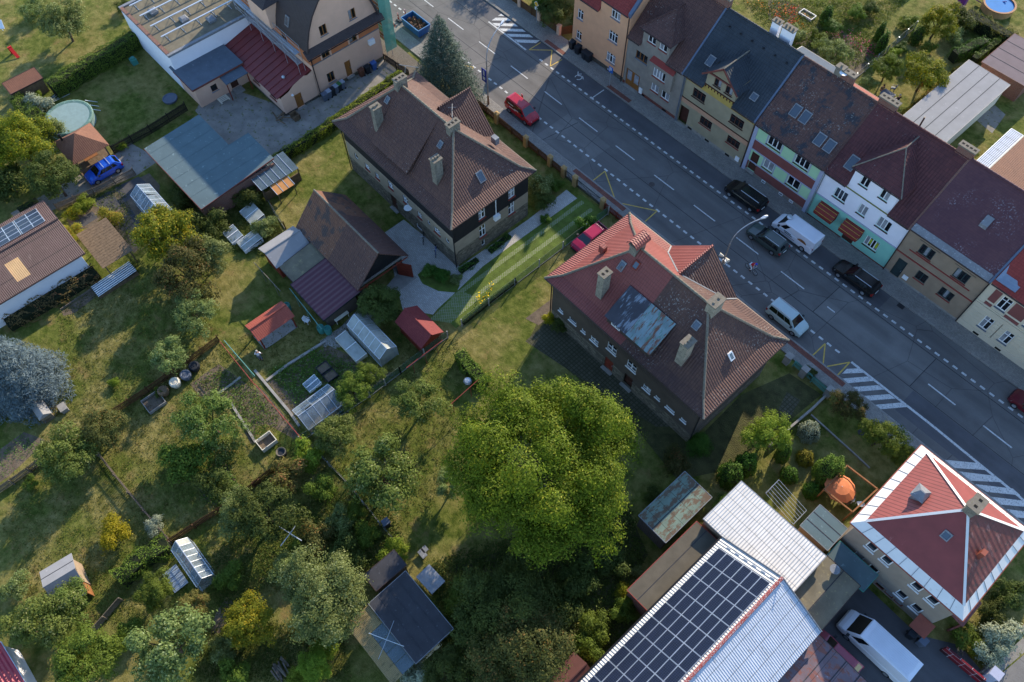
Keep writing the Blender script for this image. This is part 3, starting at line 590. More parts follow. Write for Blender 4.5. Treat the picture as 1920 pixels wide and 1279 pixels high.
# white shop house
s2 = dict(panes=2, sill='bframe'); s3 = dict(panes=3, sill='bframe')
ops = [(-16.43, 7.8, .95, 1.3, s2), (-14.18, 7.8, .95, 1.3, s2), (-18.2, 4.5, 1.42, 1.35, s3), (-15.3, 4.5, .95, 1.35, s2), (-13.05, 4.5, 1.42, 1.4, s3), (-13.15, 1.4, 1.55, 1.35, dict(panes=4, sill='bframe')), (-18.6, 1.0, 1.5, 1.2, dict(panes=2, sill='bframe')), (-15.4, .15, 1.3, 2.2, dict(door=1, mat='bframe', leaves=2))]
t, F, zf, kz, rf = rowhouse('white house above a turquoise shop front with two striped awnings', -20.0, -10.0, 7.3, 12.5, ['w_turq', 'redplinth', 'w_white'], 'tile_aubergine', ops, [(0, 1), (.3, 0), (3.55, 2)], (-17.3, -12.5, 9.5), verge='brickred')
hip_dormer(t, -17.3, -12.5, 9.5, 62.5, 12.0, zf, kz, 'w_white', 'tile_aubergine', 'cap')
band(t, F, -19.95, -10.05, 6.5, 6.65, .05, 'lawn', 'string_course').data.materials[0] = plain('olive_band', '7a7a4c', .8, .1); band(t, F, -19.95, -10.05, 3.5, 3.62, .06, 'w_trim')
for a in (-19.0, -15.85):
    mb = MB(); prof = [(0, 3.05), (.35, 2.98), (.7, 2.75), (.95, 2.35), (1.0, 1.95)]; L = 2.3
    for (d0, z0), (d1, z1) in zip(prof, prof[1:]): mb.poly([F.pt(a, z0, d0), F.pt(a+L, z0, d0), F.pt(a+L-.1, z1, d1), F.pt(a+.1, z1, d1)])
    for x in (a+.05, a+L-.05): mb.poly([F.pt(x, z, d) for d, z in prof]+[F.pt(x, 1.95, 0)])
    aw = part('awning', mb, M['awning'], t)
    mb = MB()
    for i in range(1, 4):
        z_ = prof[i]; mb.tube(F.pt(a+.04, z_[1]+.01, z_[0]+.01), F.pt(a+L-.04, z_[1]+.01, z_[0]+.01), .025, 4)
    part('stripe', mb, M['ypaint'], aw)
mb = MB()
for a in (-12.75, -12.02): F.fbox(mb, a, a+.3, 1.75, 2.5, -.105, -.1)
part('window_poster', mb, plain('poster_yellow', '9fb02c', .7, .2), t); skylight(t, (-18.3, 60.9, zf(60.9)), nF, upF, .95, 1.5)
chimney(t, -19.1, 65.2, 11.6, 13.2, 1.9, .6, 'brickred', 4); chimney(t, -10.7, 65.2, 11.6, 13.3, 1.6, .6, 'brickred', 4); pipe(t, -10.0, YF-.1, .1, 7.2)
part('vent_pipe', MB().tube((-15.6, 65.6, 12), (-15.6, 65.6, 13.3), .09), M['gutter'], rf)
# brown roughcast house
d3 = dict(panes=3, frame='dframe', sill='sillred', fw=.09); d2 = dict(panes=2, frame='dframe', sill='sillred', fw=.09)
ops = [(-8.3, 4.75, 1.45, 1.35, d3), (-4.5, 4.75, 1.42, 1.35, d3), (-7.15, 1.65, 1.15, 1.25, d2), (-4.5, 1.65, 1.4, 1.25, d3), (-9.35, .15, 1.0, 2.6, dict(door=1, mat='dframe'))]
t, F, zf, kz, rf = rowhouse('brown roughcast house with dark green window frames and wide purple roof', -10.0, -1.5, 7.5, 12.6, ['w_brown', 'concrete'], 'shingle_dark', ops, [(0, 1), (.4, 0)], None, verge='blueflash')
band(t, F, -9.95, -1.55, 3.42, 3.56, .07, 'sillred', 'string_course'); band(t, F, -9.0, -2.4, 4.4, 4.52, .07, 'sillred', 'string_course'); band(t, F, -8.7, -6.5, 6.25, 6.37, .09, 'w_brown2', 'hood_mould'); band(t, F, -4.9, -2.7, 6.25, 6.37, .09, 'w_brown2', 'hood_mould')
part('hatch', MB().hull([(-5.6, 61.9, zf(61.9)), (-4.9, 61.9, zf(61.9)), (-4.9, 62.7, zf(62.7)), (-5.6, 62.7, zf(62.7))], [(-5.6, 61.9, zf(61.9)+.4), (-4.9, 61.9, zf(61.9)+.4), (-4.9, 62.7, zf(62.7)+.15), (-5.6, 62.7, zf(62.7)+.15)]), M['lead'], rf)
part('meter_box', F.fbox(MB(), -8.05, -7.5, .7, 1.2, 0, .1), M['wframe'], t); chimney(t, -3.2, 65.2, 11.8, 13.6, 1.7, .7, 'chimney2', 4); pipe(t, -1.5, YF-.1, .1, 7.4, 'black'); vents(t, F, [(-5.5, .1)], 'lead')
part('eave_flashing', MB().hull([(-9.9, YF-.4, zf(YF-.4)+.01), (-1.7, YF-.4, zf(YF-.4)+.01), (-1.7, YF+.1, zf(YF+.1)+.01), (-9.9, YF+.1, zf(YF+.1)+.01)], [(-9.9, YF-.4, zf(YF-.4)+.04), (-1.7, YF-.4, zf(YF-.4)+.04), (-1.7, YF+.1, zf(YF+.1)+.04), (-9.9, YF+.1, zf(YF+.1)+.04)]), M['lead'], rf)
# cream stucco house
c2 = dict(panes=2, transom=.68, sill='blueflash')
ops = [(.15, 4.75, .95, 1.75, c2), (.2, 1.35, .9, 1.75, c2), (2.35, 1.35, .9, 1.7, c2), (3.0, 4.75, .95, 1.75, c2), (5.9, 4.75, .95, 1.75, c2), (5.6, 1.35, .9, 1.7, c2)]
t, F, zf, kz, rf = rowhouse('cream stucco house with red panels and blue window sills at the right edge', -1.45, 9.0, 7.6, 12.6, ['w_cream', 'w_cream'], 'shingle_red', ops, None, None, verge=None)
for a, b, z0, z1 in ((-.75, -.05, 4.9, 6.6), (-.75, -.05, 4.2, 4.65), (1.3, 2.7, 4.9, 6.6), (1.3, 2.7, 4.2, 4.65), (4.2, 5.6, 4.9, 6.6), (-.75, -.05, 6.75, 7.1), (1.3, 2.7, 6.75, 7.1)): band(t, F, a, b, z0, z1, .03, 'w_maroon', 'red_panel')
for z in (3.9, 4.72-.55, 6.68): band(t, F, -1.4, 8.95, z, z+.1, .1, 'w_cream', 'string_course')
for a in (.05, 2.9, 5.8): band(t, F, a, a+1.15, 6.55, 6.8, .12, 'w_cream', 'hood_mould'); band(t, F, a, a+1.15, 4.3, 4.6, .08, 'w_cream', 'apron')
for z in (.95, 1.45, 1.95, 2.45, 2.95): 
    for a in (-1.3, -.55, 1.2, 1.75, 3.4, 4.2, 5.0): band(t, F, a, a+.62, z, z+.4, .035, 'w_cream', 'rusticated_block')
band(t, F, -1.45, 9, 0, .85, .06, 'w_cream', 'plinth_course'); vents(t, Face((0, YF-.06, 0), (1, 0, 0), (0, -1, 0)), [(.6, .2), (3.0, .2)])
part('porch_roof', MB().slab([(-1.35, YF-.2, 7.7), (.6, YF-.2, 7.7), (.6, YF+2.6, 9.0), (-1.35, YF+2.6, 9.8)], .1), M['zinc'], t)

# ------------------------------------------------------------------ the twin hipped houses on the near side
M['tile_old'] = tiles('old_brown_tiles', '4e3834', '62463c', .55); M['tile_new'] = tiles('new_red_tiles', '7d413a', '884a42', 0, var=.3, rough=.55); M['tile_worn'] = tiles('worn_brown_tiles', '4a3532', '5f453b', .8)
M['cladding'] = sheet('black_cladding', '1d1b1c', .16, .02, .8); M['darkclad'] = sheet('brown_board_cladding', '4a4038', .18, .015, .85)
M['stone1'] = rubble('rubble_stone', '8a7f6c', '5d564a'); M['w_beige'] = plain('beige_roughcast', '968873', .95, .12, 1.2, .012); M['w_darkbrown'] = plain('dark_brown_plaster', '544a40', .95, .15, 1.0, .012)  # brownish dark plaster, its colour darkened further for the wall's shadow
M['rustmetal'] = sheet('flaking_turquoise_sheet', '74888c', 0.9, .0, .7, '6f4636', .51, 0, .25, 0, '56796e', .54, 2.0); M['darkmetal'] = sheet('dark_sheet', '3a3a42', 0.55, .012, .7, '77818c', .53, 0, .2, 0, streak=2.0)
def hip_roof(t, x0, x1, y0, y1, ze, zr, mats, split=None, flare=1.15, fz=.5, ridge='cap'):
    """hipped roof with kicked eaves; mats = (south, north, east, west) tile materials"""
    yc = (y0+y1)/2; h = (y1-y0)/2; i = flare; zi = ze+fz; hr = h*1.02
    E_ = [(x0, y0, ze), (x1, y0, ze), (x1, y1, ze), (x0, y1, ze)]; I_ = [(x0+i, y0+i, zi), (x1-i, y0+i, zi), (x1-i, y1-i, zi), (x0+i, y1-i, zi)]
    P, Q = (x0+hr, yc, zr), (x1-hr, yc, zr); mb = MB(); ms = []
    def f(pts, m):
        if m not in ms: ms.append(m)
        mb.slab(pts, .13, ms.index(m))
    if split:
        s = split; f([E_[0], (s, y0, ze), (s, y0+i, zi), I_[0]], mats[0]); f([(s, y0, ze), E_[1], I_[1], (s, y0+i, zi)], mats[4]); f([I_[0], (s, y0+i, zi), (s, yc, zr), P], mats[0]); f([(s, y0+i, zi), I_[1], Q, (s, yc, zr)], mats[4])
        f([E_[2], (s, y1, ze), (s, y1-i, zi), I_[2]], mats[4]); f([(s, y1, ze), E_[3], I_[3], (s, y1-i, zi)], mats[1]); f([I_[2], (s, y1-i, zi), (s, yc, zr), Q], mats[4]); f([(s, y1-i, zi), I_[3], P, (s, yc, zr)], mats[1])
    else:
        f([E_[0], E_[1], I_[1], I_[0]], mats[0]); f([I_[0], I_[1], Q, P], mats[0]); f([E_[2], E_[3], I_[3], I_[2]], mats[1]); f([I_[2], I_[3], P, Q], mats[1])
    f([E_[1], E_[2], I_[2], I_[1]], mats[2]); f([I_[1], I_[2], Q], mats[2]); f([E_[3], E_[0], I_[0], I_[3]], mats[3]); f([I_[3], I_[0], P], mats[3])
    rf = part('roof', mb, [M[m] for m in ms], t)
    mb = MB()
    for a, b, c in ((E_[0], I_[0], P), (E_[3], I_[3], P), (E_[1], I_[1], Q), (E_[2], I_[2], Q)):
        for p, q in ((a, b), (b, c)):
            p = V(p); q = V(q); n = max(1, int((q-p).length/.4)); d = (q-p)/n
            for j in range(n): mb.tube(p+d*j+V((0, 0, .0)), p+d*(j+1)+V((0, 0, .035)), .115, 6)
    p, q = V(P), V(Q); n = int((q-p).length/.4); d = (q-p)/n
    for j in range(n): mb.tube(p+d*j, p+d*(j+1)+V((0, 0, .03)), .12, 6)
    tag(part('ridge_and_hip_tiles', mb, M[ridge], rf), kind='stuff')
    for a, b in ((E_[0], E_[1]), (E_[1], E_[2]), (E_[2], E_[3]), (E_[3], E_[0])): gutter(t, V(a)-V((0, 0, .06)), V(b)-V((0, 0, .06)), .075)
    return rf
def cross_gable(t, xc, hw, y_eave, ze, zr, yb, matL, matR, wall):
    """gable facing the street (+Y)"""
    yf = y_eave-.05
    o = part('gable_wall', MB().poly([(xc-hw+.3, yf-.4, ze-.4), (xc+hw-.3, yf-.4, ze-.4), (xc+hw-.3, yf-.4, ze), (xc, yf-.4, zr-.15), (xc-hw+.3, yf-.4, ze)]), M[wall], t)
    mb = MB(); mb.slab([(xc-hw, yf+.1, ze+.02), (xc, yf+.1, zr), (xc, yb, zr), (xc-hw, yb, ze+.02)], .13); mb.slab([(xc, yf+.1, zr), (xc+hw, yf+.1, ze+.02), (xc+hw, yb, ze+.02), (xc, yb, zr)], .13, 1)
    r = part('gable_roof', mb, [M[matL], M[matR]], t); part('ridge_tiles', MB().tube((xc, yf+.12, zr+.02), (xc, yb, zr+.02), .12), M[matL], r)
    return r
def villa(label, x0, x1, y0, y1, ze, zr, wallm, mats, split, opsY, opsX, bandsY, bandsX, ridge):
    t = thing('hipped_house', label, 'house', ((x0+x1)/2, (y0+y1)/2, 0), group='twin hipped houses beside the street')
    a0, a1, b0, b1 = x0+.6, x1-.6, y0+.55, y1-.55; mb = MB()
    FSY = FY(0, b0); FSX = FX(a1); wallface(mb, FSY, a0, a1, 0, ze-.05, opsY, bands=bandsY); wallface(mb, FSX, b0, b1, 0, ze-.05, opsX, bands=bandsX)
    wallface(mb, FN(a0), b0, b1, 0, ze-.05, (), bands=bandsX); wallface(mb, Face((0, b1, 0), (1, 0, 0), (0, 1, 0)), a0, a1, 0, ze-.05, (), bands=bandsX)
    part('wall', mb, [M[m] for m in wallm], t)
    part('soffit', MB().poly([(x0+.05, y0+.05, ze-.12), (x1-.05, y0+.05, ze-.12), (x1-.05, y1-.05, ze-.12), (x0+.05, y1-.05, ze-.12)]), M['bframe'], t)
    rf = hip_roof(t, x0, x1, y0, y1, ze, zr, mats, split, ridge=ridge); windows(t, FSY, opsY); windows(t, FSX, opsX)
    for x, y in ((a1+.08, b0-.08), (a0-.08, b0-.08)): pipe(t, x, y, .05, ze-.1, 'black')
    return t, FSY, FSX, rf
wv = dict(panes=2, transom=.5, sill='sillred'); ws = dict(panes=1, sill=None); wvX = dict(panes=2, transom=.6, sill='sillred')
X0, X1, Y0, Y1 = -58.9, -39.45, 26.95, 38.1
oy = [(-48.3, 3.2, .8, 1.1, wv), (-45.95, 2.9, .65, .85, wv), (-44.35, 3.2, .45, .6, ws), (-43.25, 3.0, .95, .85, wv), (-41.4, 3.0, .5, .7, ws), (-50.8, 3.4, .8, 1.05, wv), (-53.2, 2.9, .7, .85, wv), (-55.0, 2.9, .8, .8, wv), (-56.9, 2.95, .6, .75, ws), (-50.9, .15, 1.05, 2.0, dict(door=1, mat='bframe')), (-46.6, .5, .9, .8, ws)]
ox = [(30.85, 4.75, .85, 1.45, wvX), (30.8, 1.9, .85, 1.75, wvX), (31.0, .35, .45, .85, ws), (34.85, 4.75, .85, 1.4, wvX), (34.8, 2.2, .85, 1.75, wvX)]
t, FA, FB_, rf = villa('brown tiled hipped house with black cladding under the eaves beside the spruce', X0, X1, Y0, Y1, 7.2, 12.5, ['stone1', 'w_beige', 'cladding'], ['tile_old']*4, None, oy, ox, [(0, 0), (2.3, 1), (4.65, 2)], [(0, 0), (2.25, 1), (3.9, 2)], 'cap')
H1 = t
cross_gable(t, -49.4, 3.75, Y1, 7.2, 11.2, 34.0, 'tile_old', 'tile_old', 'w_beige')
mb = MB(); mb.slab([(-53.0, 27.75, 8.1), (-47.2, 27.75, 8.1), (-47.2, 32.45, 12.42), (-53.0, 32.45, 12.42)], .16)
sh = part('shed_dormer_roof', mb, M['tile_old'], t)
mb = MB(); mb.poly([(-52.8, 28.0, 7.2), (-47.4, 28.0, 7.2), (-47.4, 28.0, 8.15), (-52.8, 28.0, 8.15)])
for x in (-52.8, -47.4): mb.poly([(x, 28.0, 7.2), (x, 28.0, 8.15), (x, 32.4, 12.2)])
part('dormer_cheek', mb, M['cladding'], t)
k1 = .955; nS = V((0, -k1, 1)).normalized(); uS = V((0, 1, k1)).normalized()
zS = lambda y: 7.7+(y-28.1)*(12.5-7.7)/(32.525-28.1)
chimney(t, -53.3, 29.25, 8.5, 11.6, .65, .9, 'chimney', 2, 'y', pots=.22); chimney(t, -44.0, 29.3, 8.5, 11.6, .7, .9, 'chimney', 3, 'y', pots=.22); chimney(t, -53.4, 32.6, 11.6, 13.1, .6, 1.25, 'chimney', 3, 'y'); chimney(t, -45.3, 32.6, 11.6, 13.0, .6, 1.25, 'chimney', 3, 'y')
for p in ((-53.9, 31.1), (-45.6, 31.15)): skylight(t, (p[0], p[1], zS(p[1])+.0), nS, uS, .55, .75)
kE = (12.5-7.7)/(5.69-1.15); nE = V((kE, 0, 1)).normalized(); uE = V((-1, 0, kE)).normalized()
skylight(t, (-41.55, 32.6, 7.7+(40.6-41.55+2*.475)*0+(41.55-40.6)*kE), nE, uE, .75, 1.15); part('roof_vent', MB().box(-44.2, -43.5, 36.3, 36.8, 8.8, 9.6), M['lead'], rf)
part('air_conditioner', FB_.fbox(MB(), 32.7, 33.4, 3.35, 3.95, .02, .38), M['wframe'], t); part('pale_downpipe', MB().tube((-39.95, 33.05, 4.0), (-39.95, 33.05, 7.1), .05), M['wframe'], t)
part('satellite_dish', MB().lathe([(.02, 0), (.3, .05), (.45, .16)], (-47.2, 27.2, 3.2), 12), M['wframe'], t)
part('aerial', MB().tube((-45.6, 32.9, 12.4), (-45.6, 32.9, 14.4), .03).tube((-46.3, 33.5, 14.2), (-45.0, 32.4, 14.2), .025).tube((-46.2, 32.9, 14.2), (-45.7, 33.5, 14.2), .02).tube((-54.2, 33.3, 13.9), (-52.4, 34.3, 14.1), .03).tube((-53.4, 33.3, 13.4), (-53.4, 33.5, 14.1), .03), M['lead'], rf)
X0, X1, Y0, Y1 = -29.45, -10.1, 29.85, 41.2
wg = dict(panes=2, transom=.5, sill='wframe'); ws2 = dict(panes=1, sill='wframe')
oy = [(-21.5, 3.6, 1.15, 1.25, wg), (-19.0, 3.6, 1.15, 1.2, wg), (-16.75, 2.45, .9, .8, wg), (-15.25, 2.75, .55, .4, ws2), (-13.95, 2.7, 1.0, .45, ws2), (-12.2, 2.85, .6, .42, ws2), (-27.85, 2.75, .55, .5, ws2), (-26.45, 2.7, .95, .6, ws2), (-24.75, 2.7, .5, .5, ws2), (-23.55, 2.6, 1.0, .8, wg), (-21.5, .15, 1.1, 1.9, dict(door=1, mat='redwood')), (-19.0, .2, 1.1, 2.0, dict(door=1, mat='bframe', depth=.35))]
t, FA, FB_, rf = villa('hipped house half red and half brown tiled with flaking turquoise dormer roof', X0, X1, Y0, Y1, 7.0, 12.3, ['stone1', 'w_darkbrown', 'darkclad'], ['tile_new', 'tile_new', 'tile_worn', 'tile_new', 'tile_worn'], -19.75, oy, [(33.5, 4.2, .8, 1.3, wvX), (36.5, 4.2, .8, 1.3, wvX)], [(0, 0), (1.75, 1), (4.95, 2)], [(0, 0), (1.75, 1)], 'cap')
cross_gable(t, -20.0, 4.0, Y1, 7.0, 11.0, 36.6, 'tile_new', 'tile_worn', 'w_beige')
[part('valley_flashing', MB().bar((-20+s*4, 41.15, 7.06), (-20+s*3.5, 40.05, 7.57), .13, .03).bar((-20+s*3.5, 40.05, 7.57), (-20+s*.27, 37.0, 10.8), .13, .03), M['lead'], t) for s in (-1, 1)]
zS = lambda y: 7.5+(y-31.0)*(12.3-7.5)/(35.525-31.0)
mb = MB(); mb.slab([(-22.35, 30.35, 8.25), (-19.8, 30.35, 8.25), (-19.8, 33.3, 10.12), (-22.35, 33.3, 10.12)], .12); mb.slab([(-19.795, 30.35, 8.25), (-17.0, 30.35, 8.25), (-17.0, 33.3, 10.12), (-19.795, 33.3, 10.12)], .12, 1)
part('dormer_roof', mb, [M['darkmetal'], M['rustmetal']], t)
mb = MB(); mb.poly([(-22.2, 30.6, 7), (-17.15, 30.6, 7), (-17.15, 30.6, 8.3), (-22.2, 30.6, 8.3)])
for x in (-22.2, -17.15): mb.poly([(x, 30.6, 7.0), (x, 30.6, 8.25), (x, 33.3, 9.95)])
part('dormer_cheek', mb, M['darkclad'], t)
F_ = FY(0, 30.6); window(t, F_, -21.6, 7.55, 1.0, .5, panes=2, depth=-.02, sill=None)
k1 = (12.3-7.5)/4.525; nS = V((0, -k1, 1)).normalized(); uS = V((0, 1, k1)).normalized()
chimney(t, -24.2, 31.9, 8.0, 11.3, .7, .95, 'chimney2', 2, 'y'); chimney(t, -14.8, 32.05, 8.2, 11.3, .75, 1.0, 'chimney2', 3, 'y', pots=.1); chimney(t, -15.4, 35.7, 11.3, 13.0, .8, 1.3, 'chimney2', 2, 'y', pots=.1)
c = chimney(t, -23.9, 35.5, 11.2, 12.7, .75, 1.3, 'chimney', 2, 'y')
mb = MB(); pts = [(-.62, 0), (-.52, .28), (-.3, .46), (0, .53), (.3, .46), (.52, .28), (.62, 0)]
for (a, b), (c_, d_) in zip(pts, pts[1:]): mb.slab([(-23.9+a, 34.6, 12.95+b), (-23.9+c_, 34.6, 12.95+d_), (-23.9+c_, 36.4, 12.95+d_), (-23.9+a, 36.4, 12.95+b)], .05)
part('arched_hood', mb, M['tile_new'], c)
skylight(t, (-24.05, 33.95, zS(33.95)), nS, uS, .6, .95); skylight(t, (-23.0, 34.55, zS(34.55)), nS, uS, .6, .8, 'redwood'); skylight(t, (-15.55, 34.1, zS(34.1)), nS, uS, .65, .8)
kE = 4.8/(5.79-1.15); nE = V((kE, 0, 1)).normalized(); uE = V((-1, 0, kE)).normalized(); skylight(t, (-12.2, 35.3, 7.5+(12.2-11.25)*kE), nE, uE, .5, .8, 'wframe')
part('roof_hatch', MB().box(-27.4, -26.8, 34.6, 35.1, 8.8, 9.75), M['tile_new'], rf)

# ------------------------------------------------------------------ red-roofed corner house, bottom right
M['redsheet'] = sheet('red_lapped_sheet', '8f4a43', 3.0, .0, .55, 'a06058', .66, .34, .1, axis=1, lw=.24); M['redsheet_m'] = sheet('dark_red_sheet', '7a3634', 3.0, .0, .6, 'a56a64', .64, 0, .12, streak=2.5); M['redsheet_old'] = sheet('weathered_red_sheet', '6d3b36', .5, .008, .7, '8a5f58', .56, .4, .2, 0, '4a3a36', .55)
M['whitesheet'] = plain('white_eave_sheet', 'd9d5cf', .45, .06, .8, stain='c4bdb2', stain_lo=.6); M['w_taupe'] = plain('taupe_render', '8d8072', .95, .1, 1.0, .01); M['orangetrim'] = plain('orange_trim', '8a4a3a', .7, .1)
x0, x1, y0, y1, ze, zr = 3.4, 13.4, 31.85, 41.6, 6.5, 10.9; xc, yc = 8.35, 36.75
t = thing('corner_house', 'taupe house with red pyramid roof edged in white metal by the hatched road', 'house', (xc, yc, 0)); a0, a1, b0, b1 = x0+.5, x1-.5, y0+.5, y1-.5
wh = dict(panes=1, sill='wframe', fw=.1)
oy = [(5.4, 4.2, .85, 1.15, wh), (6.8, 4.2, .85, 1.15, wh), (5.4, 1.35, .85, 1.15, wh), (6.8, 1.35, .85, 1.15, wh), (9.55, 4.2, .85, 1.15, wh), (10.95, 4.2, .85, 1.15, wh), (9.55, 1.35, .85, 1.15, wh), (10.95, 1.35, .85, 1.15, wh), (8.2, .1, .75, .6, dict(panes=1, sill=None, frame='redwood')), (9.1, .1, .75, .6, dict(panes=1, sill=None, frame='redwood')), (10.0, .1, .75, .6, dict(panes=1, sill=None, frame='redwood'))]
mb = MB(); FS = FY(0, b0); wallface(mb, FS, a0, a1, 0, ze-.02, oy); wallface(mb, FX(a1), b0, b1, 0, ze-.02, [(34, 3.8, 1, 1.3), (38, 3.8, 1, 1.3)]); wallface(mb, FN(a0), b0, b1, 0, ze-.02); wallface(mb, Face((0, b1, 0), (1, 0, 0), (0, 1, 0)), a0, a1, 0, ze-.02)
part('wall', mb, M['w_taupe'], t); windows(t, FS, oy); windows(t, FX(a1), [(34, 3.8, 1, 1.3, wh), (38, 3.8, 1, 1.3, wh)])
band(t, FS, a0, a1, .95, 1.05, .04, 'lead', 'string_course'); part('soffit', MB().poly([(x0+.04, y0+.04, ze-.1), (x1-.04, y0+.04, ze-.1), (x1-.04, y1-.04, ze-.1), (x0+.04, y1-.04, ze-.1)]), M['wframe'], t)
e = .68; zi = ze+e*(zr-ze)/4.9; mb = MB(); P = (xc, yc-.1, zr); Q = (xc, yc+.1, zr)
C_ = [(x0, y0, ze), (x1, y0, ze), (x1, y1, ze), (x0, y1, ze)]; I_ = [(x0+e, y0+e, zi), (x1-e, y0+e, zi), (x1-e, y1-e, zi), (x0+e, y1-e, zi)]
for i, m in ((0, 0), (1, 2), (2, 3), (3, 1)):
    j = (i+1) % 4; mb.slab([I_[i], I_[j], V(P) if i in (0,) else V(Q) if i == 2 else (xc, yc, zr)], .08, m)
rf = part('roof', mb, [M['redsheet_m'], M['redsheet'], M['redsheet_old'], M['redsheet_m']], t)  # courtyard slope's darker red has its shade put into the colour
for i in range(4):
    j = (i+1) % 4; part('white_eave', MB().slab([C_[i], C_[j], I_[j], I_[i]], .07), M['whitesheet'], rf)
    part('hip_flashing', MB().bar(V(I_[i])+V((0, 0, .03)), V((xc, yc, zr))+V((0, 0, .05)), .2, .03), M['whitesheet'], rf)
    a, b = V(C_[i]), V(C_[j]); c, d = V(I_[i]), V(I_[j]); mb = MB()
    for q in range(1, 9): mb.bar(a.lerp(b, q/9)+V((0, 0, .01)), c.lerp(d, (q-.3)/8.4)+V((0, 0, .01)), .03, .05)
    part('standing_seam', mb, M['lead'], rf); gutter(t, a-V((0, 0, .05)), b-V((0, 0, .05)), .07, 'orangetrim')
chimney(t, xc+.1, yc+.35, 10.3, 11.7, .8, 1.3, 'chimney', 2, 'y'); skylight(t, (8.6, 34.9, ze+(34.9-y0)*(zr-ze)/4.9), V((0, -.9, 1)), V((0, 1, .9)), .65, .7)
mb = MB().box(5.15, 5.85, 36.0, 36.9, 8.0, 9.0).hull([(4.95, 35.8, 9.0), (6.05, 35.8, 9.0), (6.05, 37.1, 9.0), (4.95, 37.1, 9.0)], [(5.3, 36.4, 9.4), (5.7, 36.4, 9.4), (5.7, 36.5, 9.4), (5.3, 36.5, 9.4)]); part('hooded_vent', mb, M['lead'], rf)
part('roof_vent', MB().box(11.0, 11.35, 35.6, 36.1, 8.3, 9.3), M['orangetrim'], rf)
part('porch', MB().slab([(13.0, 33.5, 2.9), (14.5, 33.5, 2.6), (14.5, 36.2, 2.6), (13.0, 36.2, 2.9)], .1).box(14.3, 14.45, 33.6, 33.75, 0, 2.6), M['redsheet_old'], t)
part('entrance_canopy', MB().slab([(11.8, 32.3, 1.9), (13.2, 32.3, 1.9), (13.2, 31.0, 1.5), (11.8, 31.0, 1.5)], .08), M['orangetrim'], t)

# ------------------------------------------------------------------ scaffolded house with bowed gable, top left
M['w_pink'] = plain('pink_plaster', 'd3ab92', .9, .06, 1.0, .006); M['w_terra'] = plain('terracotta_plaster', 'b9744c', .9, .08, 1.2, .006); M['slate'] = tiles('dark_shingles', '3a3231', '463c3a', 0, tw=.25, th=.2, relief=.012); M['redmetal'] = sheet('red_metal_roof', '6f2c2b', 1.0, .0, .5, '8d5652', .68)
M['felt'] = plain('bitumen_felt', '56606a', .9, .12, 1.0, .006, stain='7a7f84', stain_lo=.62); M['feltgreen'] = plain('grey_green_felt', '54666a', .9, .1, .8, .006, stain='768a8c', stain_lo=.6); M['feltbrown'] = plain('mossy_felt', '6f6857', .95, .2, 1.0, .01, stain='8a8060', stain_lo=.58)
M['galv'] = plain('galvanised_steel', 'a9b0b6', .4, .1, metal=.5); M['alu'] = plain('aluminium', 'c9ced2', .3, .05, metal=.5); M['net'] = clear('green_netting', '6fae98', .4, .8)
x1, y0, y1 = -70.2, 31.45, 41.15; xb = -86.0
t = thing('scaffolded_house', 'pink and terracotta house with dark bowed gable roof standing in scaffolding', 'house', ((x1+xb)/2, 36.3, 0)); FS = FX(x1)
wo = dict(frame='oframe', panes=2, sill='lead'); ops = [(33.05, 4.65, 1.05, 1.4, wo), (36.95, 4.65, 1.05, 1.4, wo), (33.0, 1.1, 1.0, 1.35, wo), (35.6, .45, .85, 2.2, dict(door=1, mat='oframe'))]
prof = [(0, 6.6), (.35, 7.9), (.9, 9.3), (1.7, 10.7), (2.8, 12.0), (4.0, 12.9), (5.1, 13.3)]
arch = [(31.2+d, z) for d, z in prof]+[(41.4-d, z) for d, z in reversed(prof[:-1])]
op2 = [(33.55, 7.5, .95, 1.3, wo), (37.55, 7.5, .95, 1.3, wo)]
mb = MB(); wallface(mb, FS, y0, y1, 0, 6.55, ops, bands=[(0, 2), (.5, 0), (4.55, 1)]); wallface(mb, FS, 32.7, 39.9, 6.55, 9.6, op2, bands=[(6.5, 0)])
mb.poly([FS.pt(31.2, 6.55), FS.pt(32.7, 6.55), FS.pt(32.7, 10.2), FS.pt(32.1, 9.3), FS.pt(31.55, 7.9)]); mb.poly([FS.pt(41.4, 6.55), FS.pt(39.9, 6.55), FS.pt(39.9, 10.2), FS.pt(40.5, 9.3), FS.pt(41.05, 7.9)])
mb.poly([FS.pt(32.7, 9.6), FS.pt(39.9, 9.6), FS.pt(39.9, 10.2), FS.pt(38.6, 12.0), FS.pt(37.4, 12.9), FS.pt(36.3, 13.3), FS.pt(35.2, 12.9), FS.pt(34.0, 12.0), FS.pt(32.7, 10.2)])
wallface(mb, FY(0, y0), xb, x1, 0, 6.55, [(-76, 4.6, 1.1, 1.4), (-80, 4.6, 1.1, 1.4)], bands=[(0, 0), (4.55, 1)]); wallface(mb, Face((0, y1, 0), (1, 0, 0), (0, 1, 0)), xb, x1, 0, 6.55)
part('wall', mb, [M['w_pink'], M['w_terra'], M['stone1']], t); windows(t, FS, ops+op2); windows(t, FY(0, y0), [(-76, 4.6, 1.1, 1.4, wo), (-80, 4.6, 1.1, 1.4, wo)])
mb = MB()
for (a, za), (b, zb) in zip(arch, arch[1:]): mb.slab([(xb, a, za), (x1+.35, a, za), (x1+.35, b, zb), (xb, b, zb)], .18)
rf = part('roof', mb, M['slate'], t, smooth=False)
